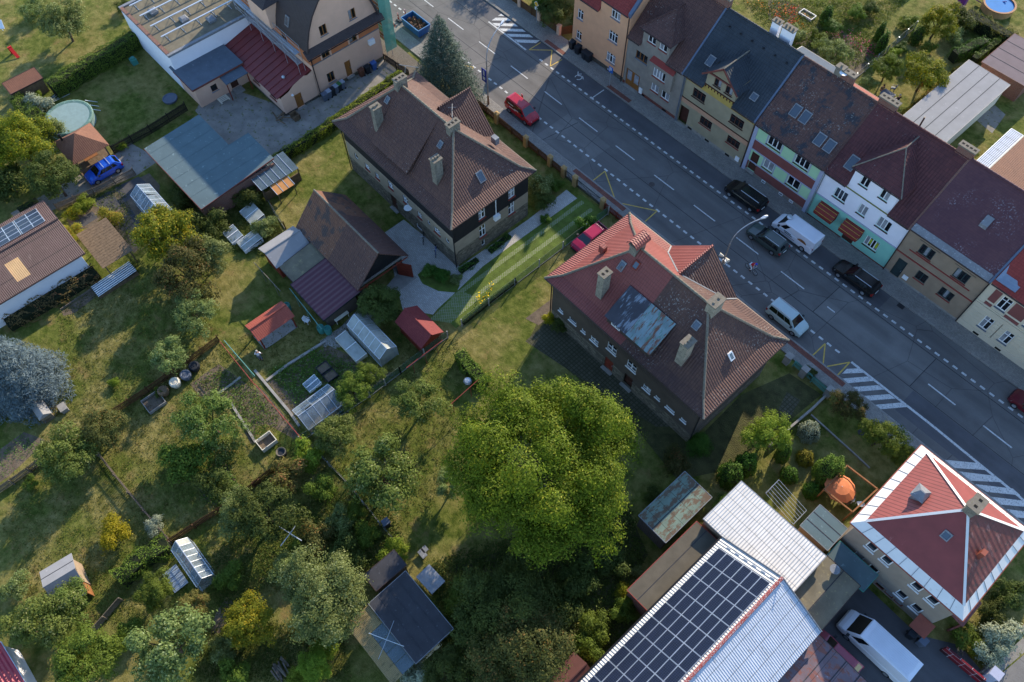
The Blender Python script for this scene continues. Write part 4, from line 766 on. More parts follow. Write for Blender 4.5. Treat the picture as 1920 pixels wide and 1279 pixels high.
part('pent_strip', MB().slab([(x1+.75, 30.9, 6.1), (x1+.75, 41.7, 6.1), (x1-.02, 41.7, 6.85), (x1-.02, 30.9, 6.85)], .1), M['slate'], t); gutter(t, (x1+.8, 30.9, 6.0), (x1+.8, 41.7, 6.0), .07, 'black'); band(t, FS, y0, y1, 4.5, 4.62, .06, 'lead', 'string_course')
for a in (33.05, 36.95): band(t, FS, a-.22, a-.02, 4.5, 6.15, .06, 'w_pink', 'window_trim'); band(t, FS, a+1.07, a+1.27, 4.5, 6.15, .06, 'w_pink', 'window_trim')
pipe(t, x1+.1, y0+.1, .05, 6, 'black'); part('air_conditioner', FS.fbox(MB(), 39.3, 40.1, 3.2, 3.8, .02, .4), M['wframe'], t)
dn = V((0, -.9, .42)).normalized(); skylight(t, (-73.8, 31.75, 8.5), V((0, -.93, .36)), V((0, .36, .93)), .7, 1.2); skylight(t, (-76.5, 33.4, 11.3), V((0, -.7, .7)), V((0, .7, .7)), .8, 1.1)
mb = MB().box(-80.5, -76.2, 30.6, 33.0, 6.6, 9.6); part('dormer', mb, M['w_pink'], t); part('dormer_roof', MB().slab([(-80.9, 30.1, 9.6), (-75.8, 30.1, 9.6), (-78.3, 33.8, 11.6)], .1).slab([(-75.8, 30.1, 9.6), (-75.8, 33.8, 9.8), (-78.3, 33.8, 11.6)], .1), M['slate'], t)
# annexe with the red metal roof
t = thing('annexe', 'pink annexe with sloping red metal roof and stepped gable under the scaffold', 'annexe', (-77.3, 29, 0)); F2 = FX(x1-.02)
oa = [(28.3, .1, .95, 2.0, dict(door=1, mat='oframe'))]; mb = MB(); wallface(mb, F2, 26.65, 31.4, 0, 2.5, oa, bands=[(0, 1), (.35, 0)])
mb.poly([F2.pt(26.65, 2.5), F2.pt(31.4, 2.5), F2.pt(31.4, 4.0), F2.pt(30.6, 3.75), F2.pt(30.2, 3.95), F2.pt(28.6, 3.5), F2.pt(27.8, 3.0), F2.pt(26.65, 2.75)])
wallface(mb, FY(0, 26.65), -84.6, x1-.02, 0, 2.6, [(-73.0, 1.3, 1.3, .9), (-76.6, 1.3, 1.3, .9)], bands=[(0, 1), (.35, 0)]); wallface(mb, FN(-84.6), 26.65, 31.4, 0, 2.6)
part('wall', mb, [M['w_pink'], M['plinth']], t); windows(t, F2, oa); windows(t, FY(0, 26.65), [(-73.0, 1.3, 1.3, .9, dict(frame='bframe', panes=2, sill='sillred')), (-76.6, 1.3, 1.3, .9, dict(frame='bframe', panes=2, sill='sillred'))])
zr_ = lambda y: 2.65+(y-26.3)*.24
rf = part('roof', MB().slab([(-84.8, 26.3, zr_(26.3)), (x1-.35, 26.3, zr_(26.3)), (x1-.35, 31.4, zr_(31.4)), (-84.8, 31.4, zr_(31.4))], .12), M['redmetal'], t)
for i in range(14): x = -84.3+i; part('standing_seam', MB().bar((x, 26.32, zr_(26.32)+.03), (x, 31.38, zr_(31.38)+.03), .04, .07), M['redmetal'], rf)
part('roof_vent', MB().lathe([(.18, 0), (.22, .2), (.1, .35)], (-72.3, 28.6, zr_(28.6)), 8), M['galv'], rf); part('wall_lamp', MB().lathe([(.05, 0), (.16, .08), (.12, .2)], (x1+.1, 28.1, 2.3), 8), M['wframe'], t)
# flat white building with empty panel rails
t = thing('flat_roofed_building', 'white flat roofed building topped with empty panel rails', 'building', (-88, 26, 0))
part('wall', MB().box(-94, -82.3, 20.0, 33.5, 0, 4.9), M['w_white'], t); rf = part('roof', MB().box(-93.7, -82.6, 20.3, 33.2, 4.9, 5.0), M['feltbrown'], t)
mb = MB().box(-94.1, -93.7, 19.9, 33.6, 4.9, 5.15).box(-82.6, -82.2, 19.9, 33.6, 4.9, 5.15).box(-93.7, -82.6, 33.2, 33.6, 4.9, 5.15); part('parapet', mb, M['lead'], rf); part('parapet_tiles', MB().box(-93.7, -82.6, 19.9, 20.3, 4.9, 5.2), M['brickred'], rf)
for i in range(4):
    x = -92.4+i*2.5; r = thing('panel_rail', f'long aluminium panel rail on the flat roof, {["furthest from", "second furthest from", "second nearest", "nearest"][i]} the red metal roof', 'rail', (x, 26.5, 5.0), group='empty panel rails on the flat roof')
    part('beam', MB().bar((x, 20.8, 5.75), (x, 33, 5.75), .16, .1), M['alu'], r)
    for j in range(6): y = 21.5+j*2.1; part('leg', MB().bar((x, y, 5.0), (x, y, 5.72), .06, .06).bar((x-1.0, y, 5.03), (x+.4, y, 5.03), .05, .05).bar((x-.9, y, 5.05), (x, y, 5.7), .04, .04), M['galv'], r)
for n_, (x, y) in enumerate(((-90.4, 22.6), (-86.6, 24.6), (-84.4, 27.0), (-88.2, 31.2))): solo('rooflight_hood', MB().box(x-.5, x+.5, y-.45, y+.45, 5.0, 5.3).hull([(x-.55, y-.5, 5.3), (x+.55, y-.5, 5.3), (x+.55, y+.5, 5.3), (x-.55, y+.5, 5.3)], [(x-.3, y-.3, 5.5), (x+.3, y-.3, 5.5), (x+.3, y+.3, 5.5), (x-.3, y+.3, 5.5)]), M['lead'], ['grey rooflight hood at the far left of the rails', 'grey rooflight hood between the middle rails', 'grey rooflight hood near the red metal roof', 'grey rooflight hood at the top edge of the photo'][n_], 'rooflight', 'rooflight hoods on the flat roof')
# low annexe with felt roof
t = thing('felt_roofed_annexe', 'low pink annexe with dark felt roof between white and red roofed buildings', 'annexe', (-81, 23.3, 0)); F2 = FX(-78.25)
oa = [(21.9, 1.2, .8, .9, dict(frame='bframe', panes=1)), (24.3, .2, 1.0, 2.0, dict(door=1, mat='bframe'))]; mb = MB(); wallface(mb, F2, 20.0, 26.6, 0, 2.9, oa); wallface(mb, FY(0, 20.0), -82.3, -78.25, 0, 2.9); part('wall', mb, M['w_pink'], t); windows(t, F2, oa)
rf = part('roof', MB().box(-83.3, -77.95, 19.7, 26.62, 2.9, 3.05), M['felt'], t); part('fascia', MB().bar((-77.92, 19.7, 2.93), (-77.92, 26.6, 2.93), .05, .2).bar((-82.3, 19.67, 2.93), (-77.95, 19.67, 2.93), .05, .2), M['redplinth'], rf)
part('canopy', MB().slab([(-78.2, 23.3, 2.75), (-78.2, 26.3, 2.75), (-76.7, 26.3, 2.5), (-76.7, 23.3, 2.5)], .08), M['felt'], t); part('canopy_post', MB().bar((-76.8, 23.4, 0), (-76.8, 23.4, 2.5), .1, .1), M['redwood'], t); part('canopy_post', MB().bar((-76.8, 26.2, 0), (-76.8, 26.2, 2.5), .1, .1), M['redwood'], t); part('steps', MB().box(-78.2, -77.2, 24.2, 25.4, 0, .2), M['concrete'], t)
# scaffolds
def scaffold(label, xs, y, ztop, levels, net=False, base_z=0.0, w=.75):
    t = thing('scaffolding', label, 'scaffolding', (sum(xs)/len(xs), y, base_z))
    for x in xs:
        for yy in (y, y+w): part('standard', MB().tube((x, yy, base_z), (x, yy, ztop), .03, 5), M['galv'], t)
    for z in levels:
        for a, b in zip(xs, xs[1:]):
            for q in range(2): part('deck_board', MB().box(a+.05, b-.05, y+.06+q*.34, y+.36+q*.34, z, z+.06), M['galv' if not net else 'orangewood'], t)
        for yy in (y, y+w):
            for h in (.5, 1.0): part('guard_rail', MB().tube((xs[0], yy, z+h), (xs[-1], yy, z+h), .024, 5), M['galv'], t)
    for i, (a, b) in enumerate(zip(xs, xs[1:])): part('brace', MB().tube((a, y-.02, levels[0] if i % 2 else levels[-1]), (b, y-.02, levels[-1] if i % 2 else levels[0]), .022, 5), M['galv'], t)
    if net: part('end_netting', MB().box(xs[-1]+.03, xs[-1]+.05, y-.1, y+1.5, .9, ztop), M['net'], t); part('netting', MB().box(xs[0], xs[-1], y+w+.05, y+w+.07, 1.2, ztop), M['net'], t)
scaffold('steel scaffolding standing on the red metal roof along the pink house', [-84, -81.4, -78.8, -76.2, -73.6, -71.0], 30.2, 7.3, [4.9, 6.3], base_z=3.2)
scaffold('green netted scaffolding on the street side of the pink house', [-86, -83, -80, -77, -74, -71.4, -70.0], 41.6, 9.5, [2.5, 4.6, 6.7], True)

# ------------------------------------------------------------------ sheds, halls, greenhouses
def rc(*pts, z=0.0):
    q = G(*pts, z=z); xs = sorted(p.x for p in q); ys = sorted(p.y for p in q); return xs[0], xs[-1], ys[0], ys[-1]
M['feltdark'] = plain('dark_felt', '3a3a3e', .9, .15, 1.2, .006, stain='55565a', stain_lo=.6); M['feltgrey'] = plain('grey_felt', '8b8a8a', .9, .08, .8, .006, stain='9a9898', stain_lo=.6); M['feltpurple'] = plain('purple_felt', '6d6062', .9, .1, 1, .006)
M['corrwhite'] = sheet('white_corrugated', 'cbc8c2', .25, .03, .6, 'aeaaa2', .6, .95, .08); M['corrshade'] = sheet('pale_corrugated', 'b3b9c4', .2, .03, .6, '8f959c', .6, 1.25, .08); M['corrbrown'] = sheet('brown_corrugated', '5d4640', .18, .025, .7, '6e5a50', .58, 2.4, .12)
M['corrmaroon'] = sheet('maroon_profile', '512c35', .55, .03, .5, None, .6, 0, .06); M['corrred'] = sheet('red_profile', '9a2c3c', .3, .05, .5); M['corrclear'] = sheet('yellowed_corrugated', '8f7d55', .12, .03, .5, '6a6040', .55)
M['greenrust'] = sheet('rusty_green_sheet', '66776a', .9, .012, .8, '5c4c3c', .48, 1.3, .2, 0, '8d9294', .66, 1.0); M['rustsheet'] = sheet('rusty_sheet', '6b5a5e', 1.0, .0, .7, '7a4c42', .5, 1.1, .2, 0, 'a9aab6', .64, .6)
M['tile_orange'] = tiles('old_orange_tiles', '664638', '7a543f', .4, patch='4a3d39'); M['shingle_brown'] = tiles('brown_shingles', '6a4636', '7d543f', 0, tw=.2, th=.18, relief=.012); M['shingle_brick'] = tiles('brick_red_shingles', '8d4436', '9b5040', 0, tw=.2, th=.18, relief=.012); M['shingle_wine'] = tiles('wine_shingles', '6f2b2c', '7d3533', 0, tw=.2, th=.18, relief=.012)
M['glazing'] = clear('greenhouse_glass', 'a4b4be', .66); M['poly'] = clear('clouded_polycarbonate', 'b9bdb4', .4, .3); M['darkglaze'] = clear('dark_glazing', '5c6a70', .3)
M['cell'] = bricks('solar_cell', '121828', '171e33', '4a5260', .156, .156, .006, .18, .0, .0, 0); M['cream'] = plain('cream_board', 'd8d0bc', .8, .06); M['teal'] = plain('teal_plastic', '3f7f74', .5, .1); M['turqpipe'] = plain('turquoise_pipe', '5a8f84', .5, .1); M['blueplastic'] = plain('blue_plastic', '2d4f9a', .4, .1)
M['feltmaroon'] = plain('maroon_felt', '5c3a36', .9, .15, 1.2, .006)
M['feltlean'] = plain('brown_lean_felt', '5a5449', .95, .15, 1.0, .01)
def flatshed(name, label, cat, x0, x1, y0, y1, z, wall, roof, over=.18, fascia='gutter', th=.12, tilt=(0, 0), rolls=0, ax='x'):
    """box shed under a flat or slightly tilted roof; rolls = felt laps shown as raised strips"""
    t = thing(name, label, cat, ((x0+x1)/2, (y0+y1)/2, 0)); zf = lambda x, y: z+tilt[0]*(x-(x0+x1)/2)+tilt[1]*(y-(y0+y1)/2)
    a0, a1, b0, b1 = x0+over, x1-over, y0+over, y1-over; c = [(a0, b0), (a1, b0), (a1, b1), (a0, b1)]
    part('wall', MB().hull([(p[0], p[1], 0) for p in c], [(p[0], p[1], zf(*p)-th) for p in c], base=False), M[wall], t)
    r = part('roof', MB().slab([(x0, y0, zf(x0, y0)), (x1, y0, zf(x1, y0)), (x1, y1, zf(x1, y1)), (x0, y1, zf(x0, y1))], th), M[roof], t)
    if fascia:
        P = [V((x0, y0, zf(x0, y0)-.06)), V((x1, y0, zf(x1, y0)-.06)), V((x1, y1, zf(x1, y1)-.06)), V((x0, y1, zf(x0, y1)-.06))]
        for i in range(4): part('fascia', MB().bar(P[i], P[(i+1) % 4], .05, .15), M[fascia], r)
    for i in range(rolls):
        f = (i+1)/(rolls+1)
        if ax == 'x': y = y0+(y1-y0)*f; part('felt_lap', MB().bar((x0+.02, y, zf(x0, y)+.008), (x1-.02, y, zf(x1, y)+.008), .07, .02), M['feltdark'], r)
        else: x = x0+(x1-x0)*f; part('felt_lap', MB().bar((x, y0+.02, zf(x, y0)+.008), (x, y1-.02, zf(x, y1)+.008), .07, .02), M['feltdark'], r)
    return t, r
def gabled(name, label, cat, x0, x1, y0, y1, ze, zr, wall, roof, axis='x', over=.3, roof2=None, open_=False, ridge=None):
    t = thing(name, label, cat, ((x0+x1)/2, (y0+y1)/2, 0)); mb = MB(); a0, a1, b0, b1 = x0+over, x1-over, y0+over, y1-over
    m2 = 1 if roof2 else 0
    if axis == 'x':
        c = (y0+y1)/2; kk = (zr-ze)/(c-y0); zw = ze+over*kk-.08
        if not open_:
            for x in (a0, a1): mb.poly([(x, b0, 0), (x, b1, 0), (x, b1, zw), (x, c, zr-.08), (x, b0, zw)])
            for y in (b0, b1): mb.poly([(a0, y, 0), (a1, y, 0), (a1, y, zw), (a0, y, zw)])
        rb = MB().slab([(x0, y0, ze), (x1, y0, ze), (x1, c, zr), (x0, c, zr)], .1).slab([(x0, c, zr), (x1, c, zr), (x1, y1, ze), (x0, y1, ze)], .1, m2); rr = ((x0, c, zr), (x1, c, zr))
    else:
        c = (x0+x1)/2; kk = (zr-ze)/(c-x0); zw = ze+over*kk-.08
        if not open_:
            for y in (b0, b1): mb.poly([(a0, y, 0), (a1, y, 0), (a1, y, zw), (c, y, zr-.08), (a0, y, zw)])
            for x in (a0, a1): mb.poly([(x, b0, 0), (x, b1, 0), (x, b1, zw), (x, b0, zw)])
        rb = MB().slab([(x0, y0, ze), (c, y0, zr), (c, y1, zr), (x0, y1, ze)], .1).slab([(c, y0, zr), (x1, y0, ze), (x1, y1, ze), (c, y1, zr)], .1, m2); rr = ((c, y0, zr), (c, y1, zr))
    if open_:
        for x in (a0, a1):
            for y in (b0, b1): part('post', MB().bar((x, y, 0), (x, y, ze+.1), .13, .13), M[wall], t)
        for p, q in (((a0, b0), (a1, b0)), ((a1, b0), (a1, b1)), ((a1, b1), (a0, b1)), ((a0, b1), (a0, b0))): part('beam', MB().bar((*p, ze), (*q, ze), .1, .14), M[wall], t)
        part('floor', MB().box(a0-.1, a1+.1, b0-.1, b1+.1, .0, .06), M['concrete'], t)
    else: part('wall', mb, M[wall], t)
    r = part('roof', rb, [M[roof], M[roof2]] if roof2 else M[roof], t)
    part('ridge_cap', MB().tube(V(rr[0])+V((0, 0, .01)), V(rr[1])+V((0, 0, .01)), .09), M[ridge or roof], r)
    return t, r
# solar barn
x0, x1, xc, y0, y1, ze, zr = -2.7, 7.15, 2.5, 8.0, 24.5, 4.0, 6.6
t = thing('solar_barn', 'long barn with corrugated roof carrying a block of solar panels', 'barn', (xc, 16, 0))
mb = MB(); a0, a1 = x0+.25, x1-.25; kL = (zr-ze)/(xc-x0); kR = (zr-ze)/(x1-xc)
for y in (y0, y1-.2): mb.poly([(a0, y, 0), (a1, y, 0), (a1, y, ze+.1), (xc, y, zr-.1), (a0, y, ze+.1)])
for x in (a0, a1): mb.poly([(x, y0, 0), (x, y1-.2, 0), (x, y1-.2, ze+.1), (x, y0, ze+.1)])
part('wall', mb, M['w_brown'], t); rf = part('roof', MB().slab([(x0, y0, ze), (xc, y0, zr), (xc, y1, zr), (x0, y1, ze)], .1).slab([(xc, y0, zr), (x1, y0, ze), (x1, y1, ze), (xc, y1, zr)], .1, 1), [M['corrwhite'], M['corrshade']], t)  # second slope: greyer, bluer sheet with its shade put into the colour
part('ridge_cap', MB().tube((xc, y0, zr+.04), (xc, y1, zr+.04), .15), plain('flaking_red_ridge', '8c3a34', .8, .2, 4, stain='c9c4c0', stain_lo=.52), rf); gutter(t, (x0-.06, y0, ze-.03), (x0-.06, y1, ze-.03), .09, 'black'); part('verge', MB().bar((xc, y1+.03, zr), (x1, y1+.03, ze), .06, .2).bar((x0, y1+.03, ze), (xc, y1+.03, zr), .06, .2), M['lead'], rf)
uS = V((xc-x0, 0, zr-ze)).normalized(); nS = V((-uS.z, 0, uS.x)); L = (V((xc, 0, zr))-V((x0, 0, ze))).length
arr = thing('solar_array', 'block of dark blue solar panels on the sunny slope of the barn', 'solar panels', (0, 16, 5.2)); pw, ph = .80, 1.53
pm = MB(); fm = MB()
for i in range(6):
    for j in range(10):
        s = L-.32-(6-i)*(pw+.03); yy = y1-.95-(j+1)*(ph+.04); b = V((x0, yy, ze))+uS*s+nS*.1
        q = [b, b+uS*pw, b+uS*pw+V((0, ph, 0)), b+V((0, ph, 0))]
        p = part('panel', MB().hull(q, [v+nS*.035 for v in q]), M['alu'], arr)
        g = [b+uS*.02+V((0, .02, 0)), b+uS*(pw-.02)+V((0, .02, 0)), b+uS*(pw-.02)+V((0, ph-.02, 0)), b+uS*.02+V((0, ph-.02, 0))]
        part('cells', MB().poly([v+nS*.039 for v in g]), M['cell'], p)
for s in (.35, .45): pass
for i in range(7):
    x = -1.9+i*.75; y = y1-.5; part('snow_catcher', MB().bar(V((x, y, ze+(x-x0)*kL+.03)), V((x+.35, y, ze+(x+.35-x0)*kL+.03)), .06, .08), M['galv'], rf)
# white hall and its neighbours
flatshed('hall', 'low hall with white corrugated sheet roof behind the solar barn', 'hall', -4.75, 3.9, 24.55, 29.4, 4.1, 'w_brown', 'corrwhite', .15, 'lead', tilt=(.03, 0))
flatshed('lean_to', 'flat felt roofed lean-to with red edge along the solar barn', 'lean-to', -5.05, -2.85, 16.05, 24.4, 3.0, 'brickred', 'feltlean', .12, 'sillred', tilt=(.08, 0), rolls=1, ax='y')
flatshed('metal_shed', 'shed with rusty green sheet metal roof below the hipped house', 'shed', -8.65, -5.55, 21.2, 27.0, 2.8, 'darkclad', 'greenrust', .15, 'lead', tilt=(-.03, 0), rolls=1, ax='y')
flatshed('felt_shed', 'small grey felt roofed shed beside the red roofed corner house', 'shed', .95, 3.75, 30.4, 33.1, 3.0, 'w_brown', 'feltgreen', .12, 'lead', rolls=2)
t, rf = flatshed('felt_annexe', 'brown felt roofed annexe between the solar barn and the taupe house', 'annexe', 3.95, 7.2, 24.9, 29.9, 3.3, 'w_brown', 'feltbrown', .1, 'gutter', rolls=1, ax='y')
part('satellite_dish', MB().lathe([(.02, 0), (.3, .06), (.42, .16)], (5.0, 29.2, 3.75), 12), M['lead'], t); part('dish_pole', MB().tube((5.0, 29.2, 3.3), (5.0, 29.2, 3.8), .03), M['galv'], t)
flatshed('canopy', 'blue green felt canopy against the wall of the taupe house', 'canopy', 3.95, 7.7, 30.0, 31.9, 2.7, 'w_brown', 'feltgreen', .3, 'teal', tilt=(0, .1))
flatshed('rusty_lean_to', 'lean-to with streaked rusty sheet roof beside the courtyard', 'lean-to', 7.25, 12.5, 19.0, 24.6, 2.9, 'brickred', 'rustsheet', .15, 'gutter', tilt=(-.05, 0), rolls=3, ax='y')
q = at(1082, 1262, 2.8); gabled('small_shed', 'maroon roofed small shed half hidden by shrubs beside the solar barn', 'shed', q.x-1.3, q.x+1.3, q.y-2.2, q.y+1.0, 2.1, 3.0, 'w_brown', 'feltmaroon', 'y', .15)
# dark shed group at the bottom
t, rf = flatshed('summer_house', 'large dark felt roofed summer house at the bottom of the gardens', 'shed', -18.15, -12.1, .1, 3.9, 2.8, 'cream', 'feltdark', .2, 'lead', tilt=(0, .05), rolls=3)
t = thing('pergola', 'pergola roofed with yellowed corrugated sheets and dark panes beside the dark shed', 'pergola', (-15.2, -1, 0)); zf = lambda y: 2.45+(y+1)*.08
for x in (-18.0, -15.2, -12.3): part('post', MB().bar((x, -2.0, 0), (x, -2.0, zf(-2)-.1), .1, .1), M['plank'], t)
part('corrugated_sheet', MB().slab([(-18.15, -2.2, zf(-2.2)), (-12.2, -2.2, zf(-2.2)), (-12.2, -1.15, zf(-1.15)), (-18.15, -1.15, zf(-1.15))], .03), M['corrclear'], t); part('corrugated_sheet', MB().slab([(-18.15, -1.14, zf(-1.14)), (-16.3, -1.14, zf(-1.14)), (-16.3, .05, zf(.05)), (-18.15, .05, zf(.05))], .03), M['corrclear'], t)
for i in range(4): x = -16.28+i*1.02; part('pane', MB().slab([(x, -1.13, zf(-1.13)), (x+.98, -1.13, zf(-1.13)), (x+.98, .05, zf(.05)), (x, .05, zf(.05))], .02), M['darkglaze'], t)
part('beam', MB().bar((-18.1, -2.05, zf(-2.05)-.09), (-12.2, -2.05, zf(-2.05)-.09), .1, .12), M['plank'], t); part('beam', MB().bar((-18.1, -1.14, zf(-1.14)-.09), (-12.2, -1.14, zf(-1.14)-.09), .08, .1), M['plank'], t)
r = thing('rotary_dryer', 'metal rotary dryer spread above the dark panes of the pergola', 'clothes dryer', (-15.0, -.5, 2.5)); c = V((-15.0, -.5, 2.75)); part('pole', MB().tube((c.x, c.y, 2.45), c, .03), M['galv'], r)
for a in range(4): d = V((math.cos(a*1.571+.5), math.sin(a*1.571+.5), .05)); part('arm', MB().tube(c, c+d*1.5, .025), M['galv'], r)
flatshed('tool_shed', 'grey corrugated tool shed at the corner of the dark summer house', 'shed', -20.3, -18.6, 1.15, 4.3, 2.4, 'darkclad', 'feltdark', .12, 'gutter', tilt=(-.05, 0))
# grey gabled hut bottom left
t = thing('garden_hut', 'hut with grey felt roof and open tan side on the lower left lawn', 'hut', (-37.1, -17.3, 0), -.12); ORG[t.name] = V((0, 0, 0))
part('wall', MB().box(-1.0, 1.1, -1.15, 1.15, 0, 1.75), M['w_brown'], t, world=False); part('roof', MB().slab([(-1.35, -1.35, 2.05), (.35, -1.35, 2.6), (.35, 1.35, 2.6), (-1.35, 1.35, 2.05)], .07), M['feltgrey'], t, world=False); part('rear_roof', MB().slab([(.36, -1.3, 2.58), (1.5, -1.3, 1.95), (1.5, 1.3, 1.95), (.36, 1.3, 2.58)], .07), M['felt'], t, world=False); part('felt_lap', MB().bar((-.5, -1.34, 2.34), (-.5, 1.34, 2.34), .05, .02), M['feltdark'], t, world=False); part('table', MB().box(1.2, 1.9, -.9, .9, .7, .76), M['cream'], t, world=False); part('tan_board', MB().box(1.1, 2.2, 1.0, 1.08, 0, 1.2), M['orangewood'], t, world=False)
# slatted pergola left
t = thing('slatted_pergola', 'brown slatted wooden pergola overgrown at one corner beside the white hall', 'pergola', (-65.8, 1.6, 0))
for x in (-68.3, -63.2):
    for y in (.3, 3.1): part('post', MB().bar((x, y, 0), (x, y, 2.2), .12, .12), M['plank'], t)
for y in (.3, 3.1): part('beam', MB().bar((-68.6, y, 2.2), (-62.9, y, 2.2), .1, .14), M['plank'], t)
for i in range(16): x = -68.5+i*.365; part('slat', MB().box(x, x+.335, 0, 3.4, 2.28, 2.31), M['plank'], t)
# left hall
t = thing('brown_hall', 'white walled hall with brown corrugated roof and amber rooflights at the left edge', 'hall', (-69.5, -11, 0)); xe, xr, xw = -64.85, -69.4, -74.2; ze, zr = 3.2, 4.5
mb = MB(); mb.poly([(xe-.35, -.9, 0), (xw+.3, -.9, 0), (xw+.3, -.9, ze+.1), (xr, -.9, zr-.1), (xe-.35, -.9, ze+.1)]); mb.poly([(xe-.35, -.9, 0), (xe-.35, -25, 0), (xe-.35, -25, ze), (xe-.35, -.9, ze)]); part('wall', mb, M['w_white'], t)
rf = part('roof', MB().slab([(xr, -.4, zr), (xe, -.4, ze), (xe, -25, ze), (xr, -25, zr)], .08).slab([(xr, -.4, zr), (xw, -.4, ze), (xw, -25, ze), (xr, -25, zr)], .08), M['corrbrown'], t); gutter(t, (xe+.05, -.4, ze-.06), (xe+.05, -25, ze-.06), .07); kk = (zr-ze)/(xe-xr)
part('ridge_cap', MB().tube((xr, -.4, zr+.03), (xr, -25, zr+.03), .12), M['corrbrown'], rf)
M['amber'] = sheet('amber_rooflight', 'b9905c', .18, .02, .4)
for ya, yb in ((-7.0, -5.6), (-11.4, -10.0)): part('rooflight', MB().slab([(-68.0, ya, zr-(xr+68.0)*-kk+.02), (-65.8, ya, ze+(xe+65.8)*kk+.02), (-65.8, yb, ze+(xe+65.8)*kk+.02), (-68.0, yb, zr-(xr+68.0)*-kk+.02)], .02), M['amber'], rf)
k2 = (zr-ze)/(xr-xw); ar = thing('roof_panels', 'white framed solar panels on the brown corrugated roof', 'solar panels', (-71.5, -7, 3.8))
for i in range(2):
    for j in range(4):
        a = -70.1-i*1.62; b = -1.5-j*2.55; q = [V((a, b, zr-(xr-a)*k2+.1)), V((a-1.55, b, zr-(xr-a+1.55)*k2+.1)), V((a-1.55, b-2.45, zr-(xr-a+1.55)*k2+.1)), V((a, b-2.45, zr-(xr-a)*k2+.1))]
        p = part('panel', MB().slab(q, .04), M['alu'], ar); g = [v.lerp((q[0]+q[2])/2, .045)+V((0, 0, .012)) for v in q]; part('cells', MB().poly(g), M['cell'], p)
        part('frame_bar', MB().bar(g[0].lerp(g[3], .5)+V((0, 0, .01)), g[1].lerp(g[2], .5)+V((0, 0, .01)), .06, .02).bar(g[0].lerp(g[1], .5)+V((0, 0, .01)), g[3].lerp(g[2], .5)+V((0, 0, .01)), .06, .02), M['alu'], p)
# big felt roof near the gravel yard
t = thing('open_shed', 'wide shed with grey green felt roof between the lawn and the gravel yard', 'shed', (-68, 15.5, 0)); P = [(-74.1, 11.15), (-62.3, 11.35), (-62.9, 20.9), (-68.0, 20.9), (-68.0, 18.35), (-74.3, 18.3)]; zt = lambda x, y: 2.75+.03*(y-15)
rf = part('roof', MB().hull([(p[0], p[1], zt(*p)-.12) for p in P], [(p[0], p[1], zt(*p)) for p in P]), M['feltgreen'], t)
part('wall', MB().box(-62.75, -62.6, 11.6, 20.6, 0, 2.5).box(-74.0, -73.85, 11.5, 18.0, 0, 2.5).box(-74, -62.7, 18.1, 18.25, 0, 2.5).box(-74, -62.7, 11.6, 11.7, 0, 2.45), M['brickred'], t)
for i in range(6): x = -73.0+i*1.7; part('felt_lap', MB().bar((x, 11.2, zt(x, 11.2)+.01), (x, 18.2 if x < -68 else 20.8, zt(x, 18.2 if x < -68 else 20.8)+.01), .06, .014), M['feltgreen'], rf)
part('fascia', MB().bar((-62.28, 11.35, 2.58), (-62.88, 20.9, 2.86), .05, .16).bar((-74.1, 11.12, 2.57), (-62.3, 11.32, 2.58), .05, .16), M['redplinth'], rf)
t = thing('glazed_lean_to', 'lean-to with dark ribbed panes on the corner of the grey green shed', 'lean-to', (-62, 20, 0)); zl = lambda x: 2.35-.12*(x+63.5)
for i in range(6): y = 17.6+i*.8; part('pane', MB().slab([(-63.6, y, zl(-63.6)), (-60.7, y, zl(-60.7)), (-60.7, y+.78, zl(-60.7)), (-63.6, y+.78, zl(-63.6))], .03), M['darkglaze'], t); part('glazing_bar', MB().bar((-63.6, y, zl(-63.6)+.02), (-60.7, y, zl(-60.7)+.02), .05, .05), M['alu'], t)
for y in (17.7, 22.3): part('post', MB().bar((-60.85, y, 0), (-60.85, y, 1.9), .1, .1), M['plank'], t)
part('side_board', MB().box(-60.95, -60.85, 17.7, 22.3, 0, 1.2), M['plank'], t)
a, b, c, d = rc((505, 350), (540, 333), (552, 345), (522, 365), z=1.6); t = thing('picnic_shelter', 'small shelter with orange ribbed roof at the edge of the sunny lawn', 'shelter', ((a+b)/2, (c+d)/2, 0)); part('roof', MB().slab([(a, c, 1.9), (b, c, 1.6), (b, d, 1.6), (a, d, 1.9)], .04), plain('orange_panel', 'b98048', .5, .1), t)
for i in range(4): y = c+(d-c)*i/3; part('rib', MB().bar((a, y, 1.92), (b, y, 1.62), .05, .03), M['alu'], t)
for x in (a+.1, b-.1):
    for y in (c+.1, d-.1): part('post', MB().bar((x, y, 0), (x, y, 1.6), .08, .08), M['plank'], t)
# workshop barn
t = thing('workshop_barn', 'steep tiled barn, half old orange and half brown, with open red doors', 'barn', (-48, 20.4, 0)); x0, x1, y0, y1, ze, zr = -53.3, -42.6, 17.25, 23.6, 3.0, 6.3; yc = 20.42; xs = -47.6
mb = MB()
for x in (x0+.5, x1-.8): mb.poly([(x, y0+.45, 0 if x < -45 else 2.3), (x, y1-.45, 0 if x < -45 else 2.3), (x, y1-.45, ze+.35), (x, yc, zr-.1), (x, y0+.45, ze+.35)], 1 if x > -45 else 0)
for y in (y0+.45, y1-.45): mb.poly([(x0+.5, y, 0), (x1-.8, y, 0), (x1-.8, y, ze+.35), (x0+.5, y, ze+.35)])
mb.box(x1-1.0, x1-.8, y0+.45, y0+1.2, 0, 2.3).box(x1-1.0, x1-.8, y1-1.2, y1-.45, 0, 2.3); mb.poly([(-46.5, y0+.5, 0), (-46.5, y1-.5, 0), (-46.5, y1-.5, 3), (-46.5, y0+.5, 3)])
part('wall', mb, [M['w_darkbrown'], M['cladding']], t)
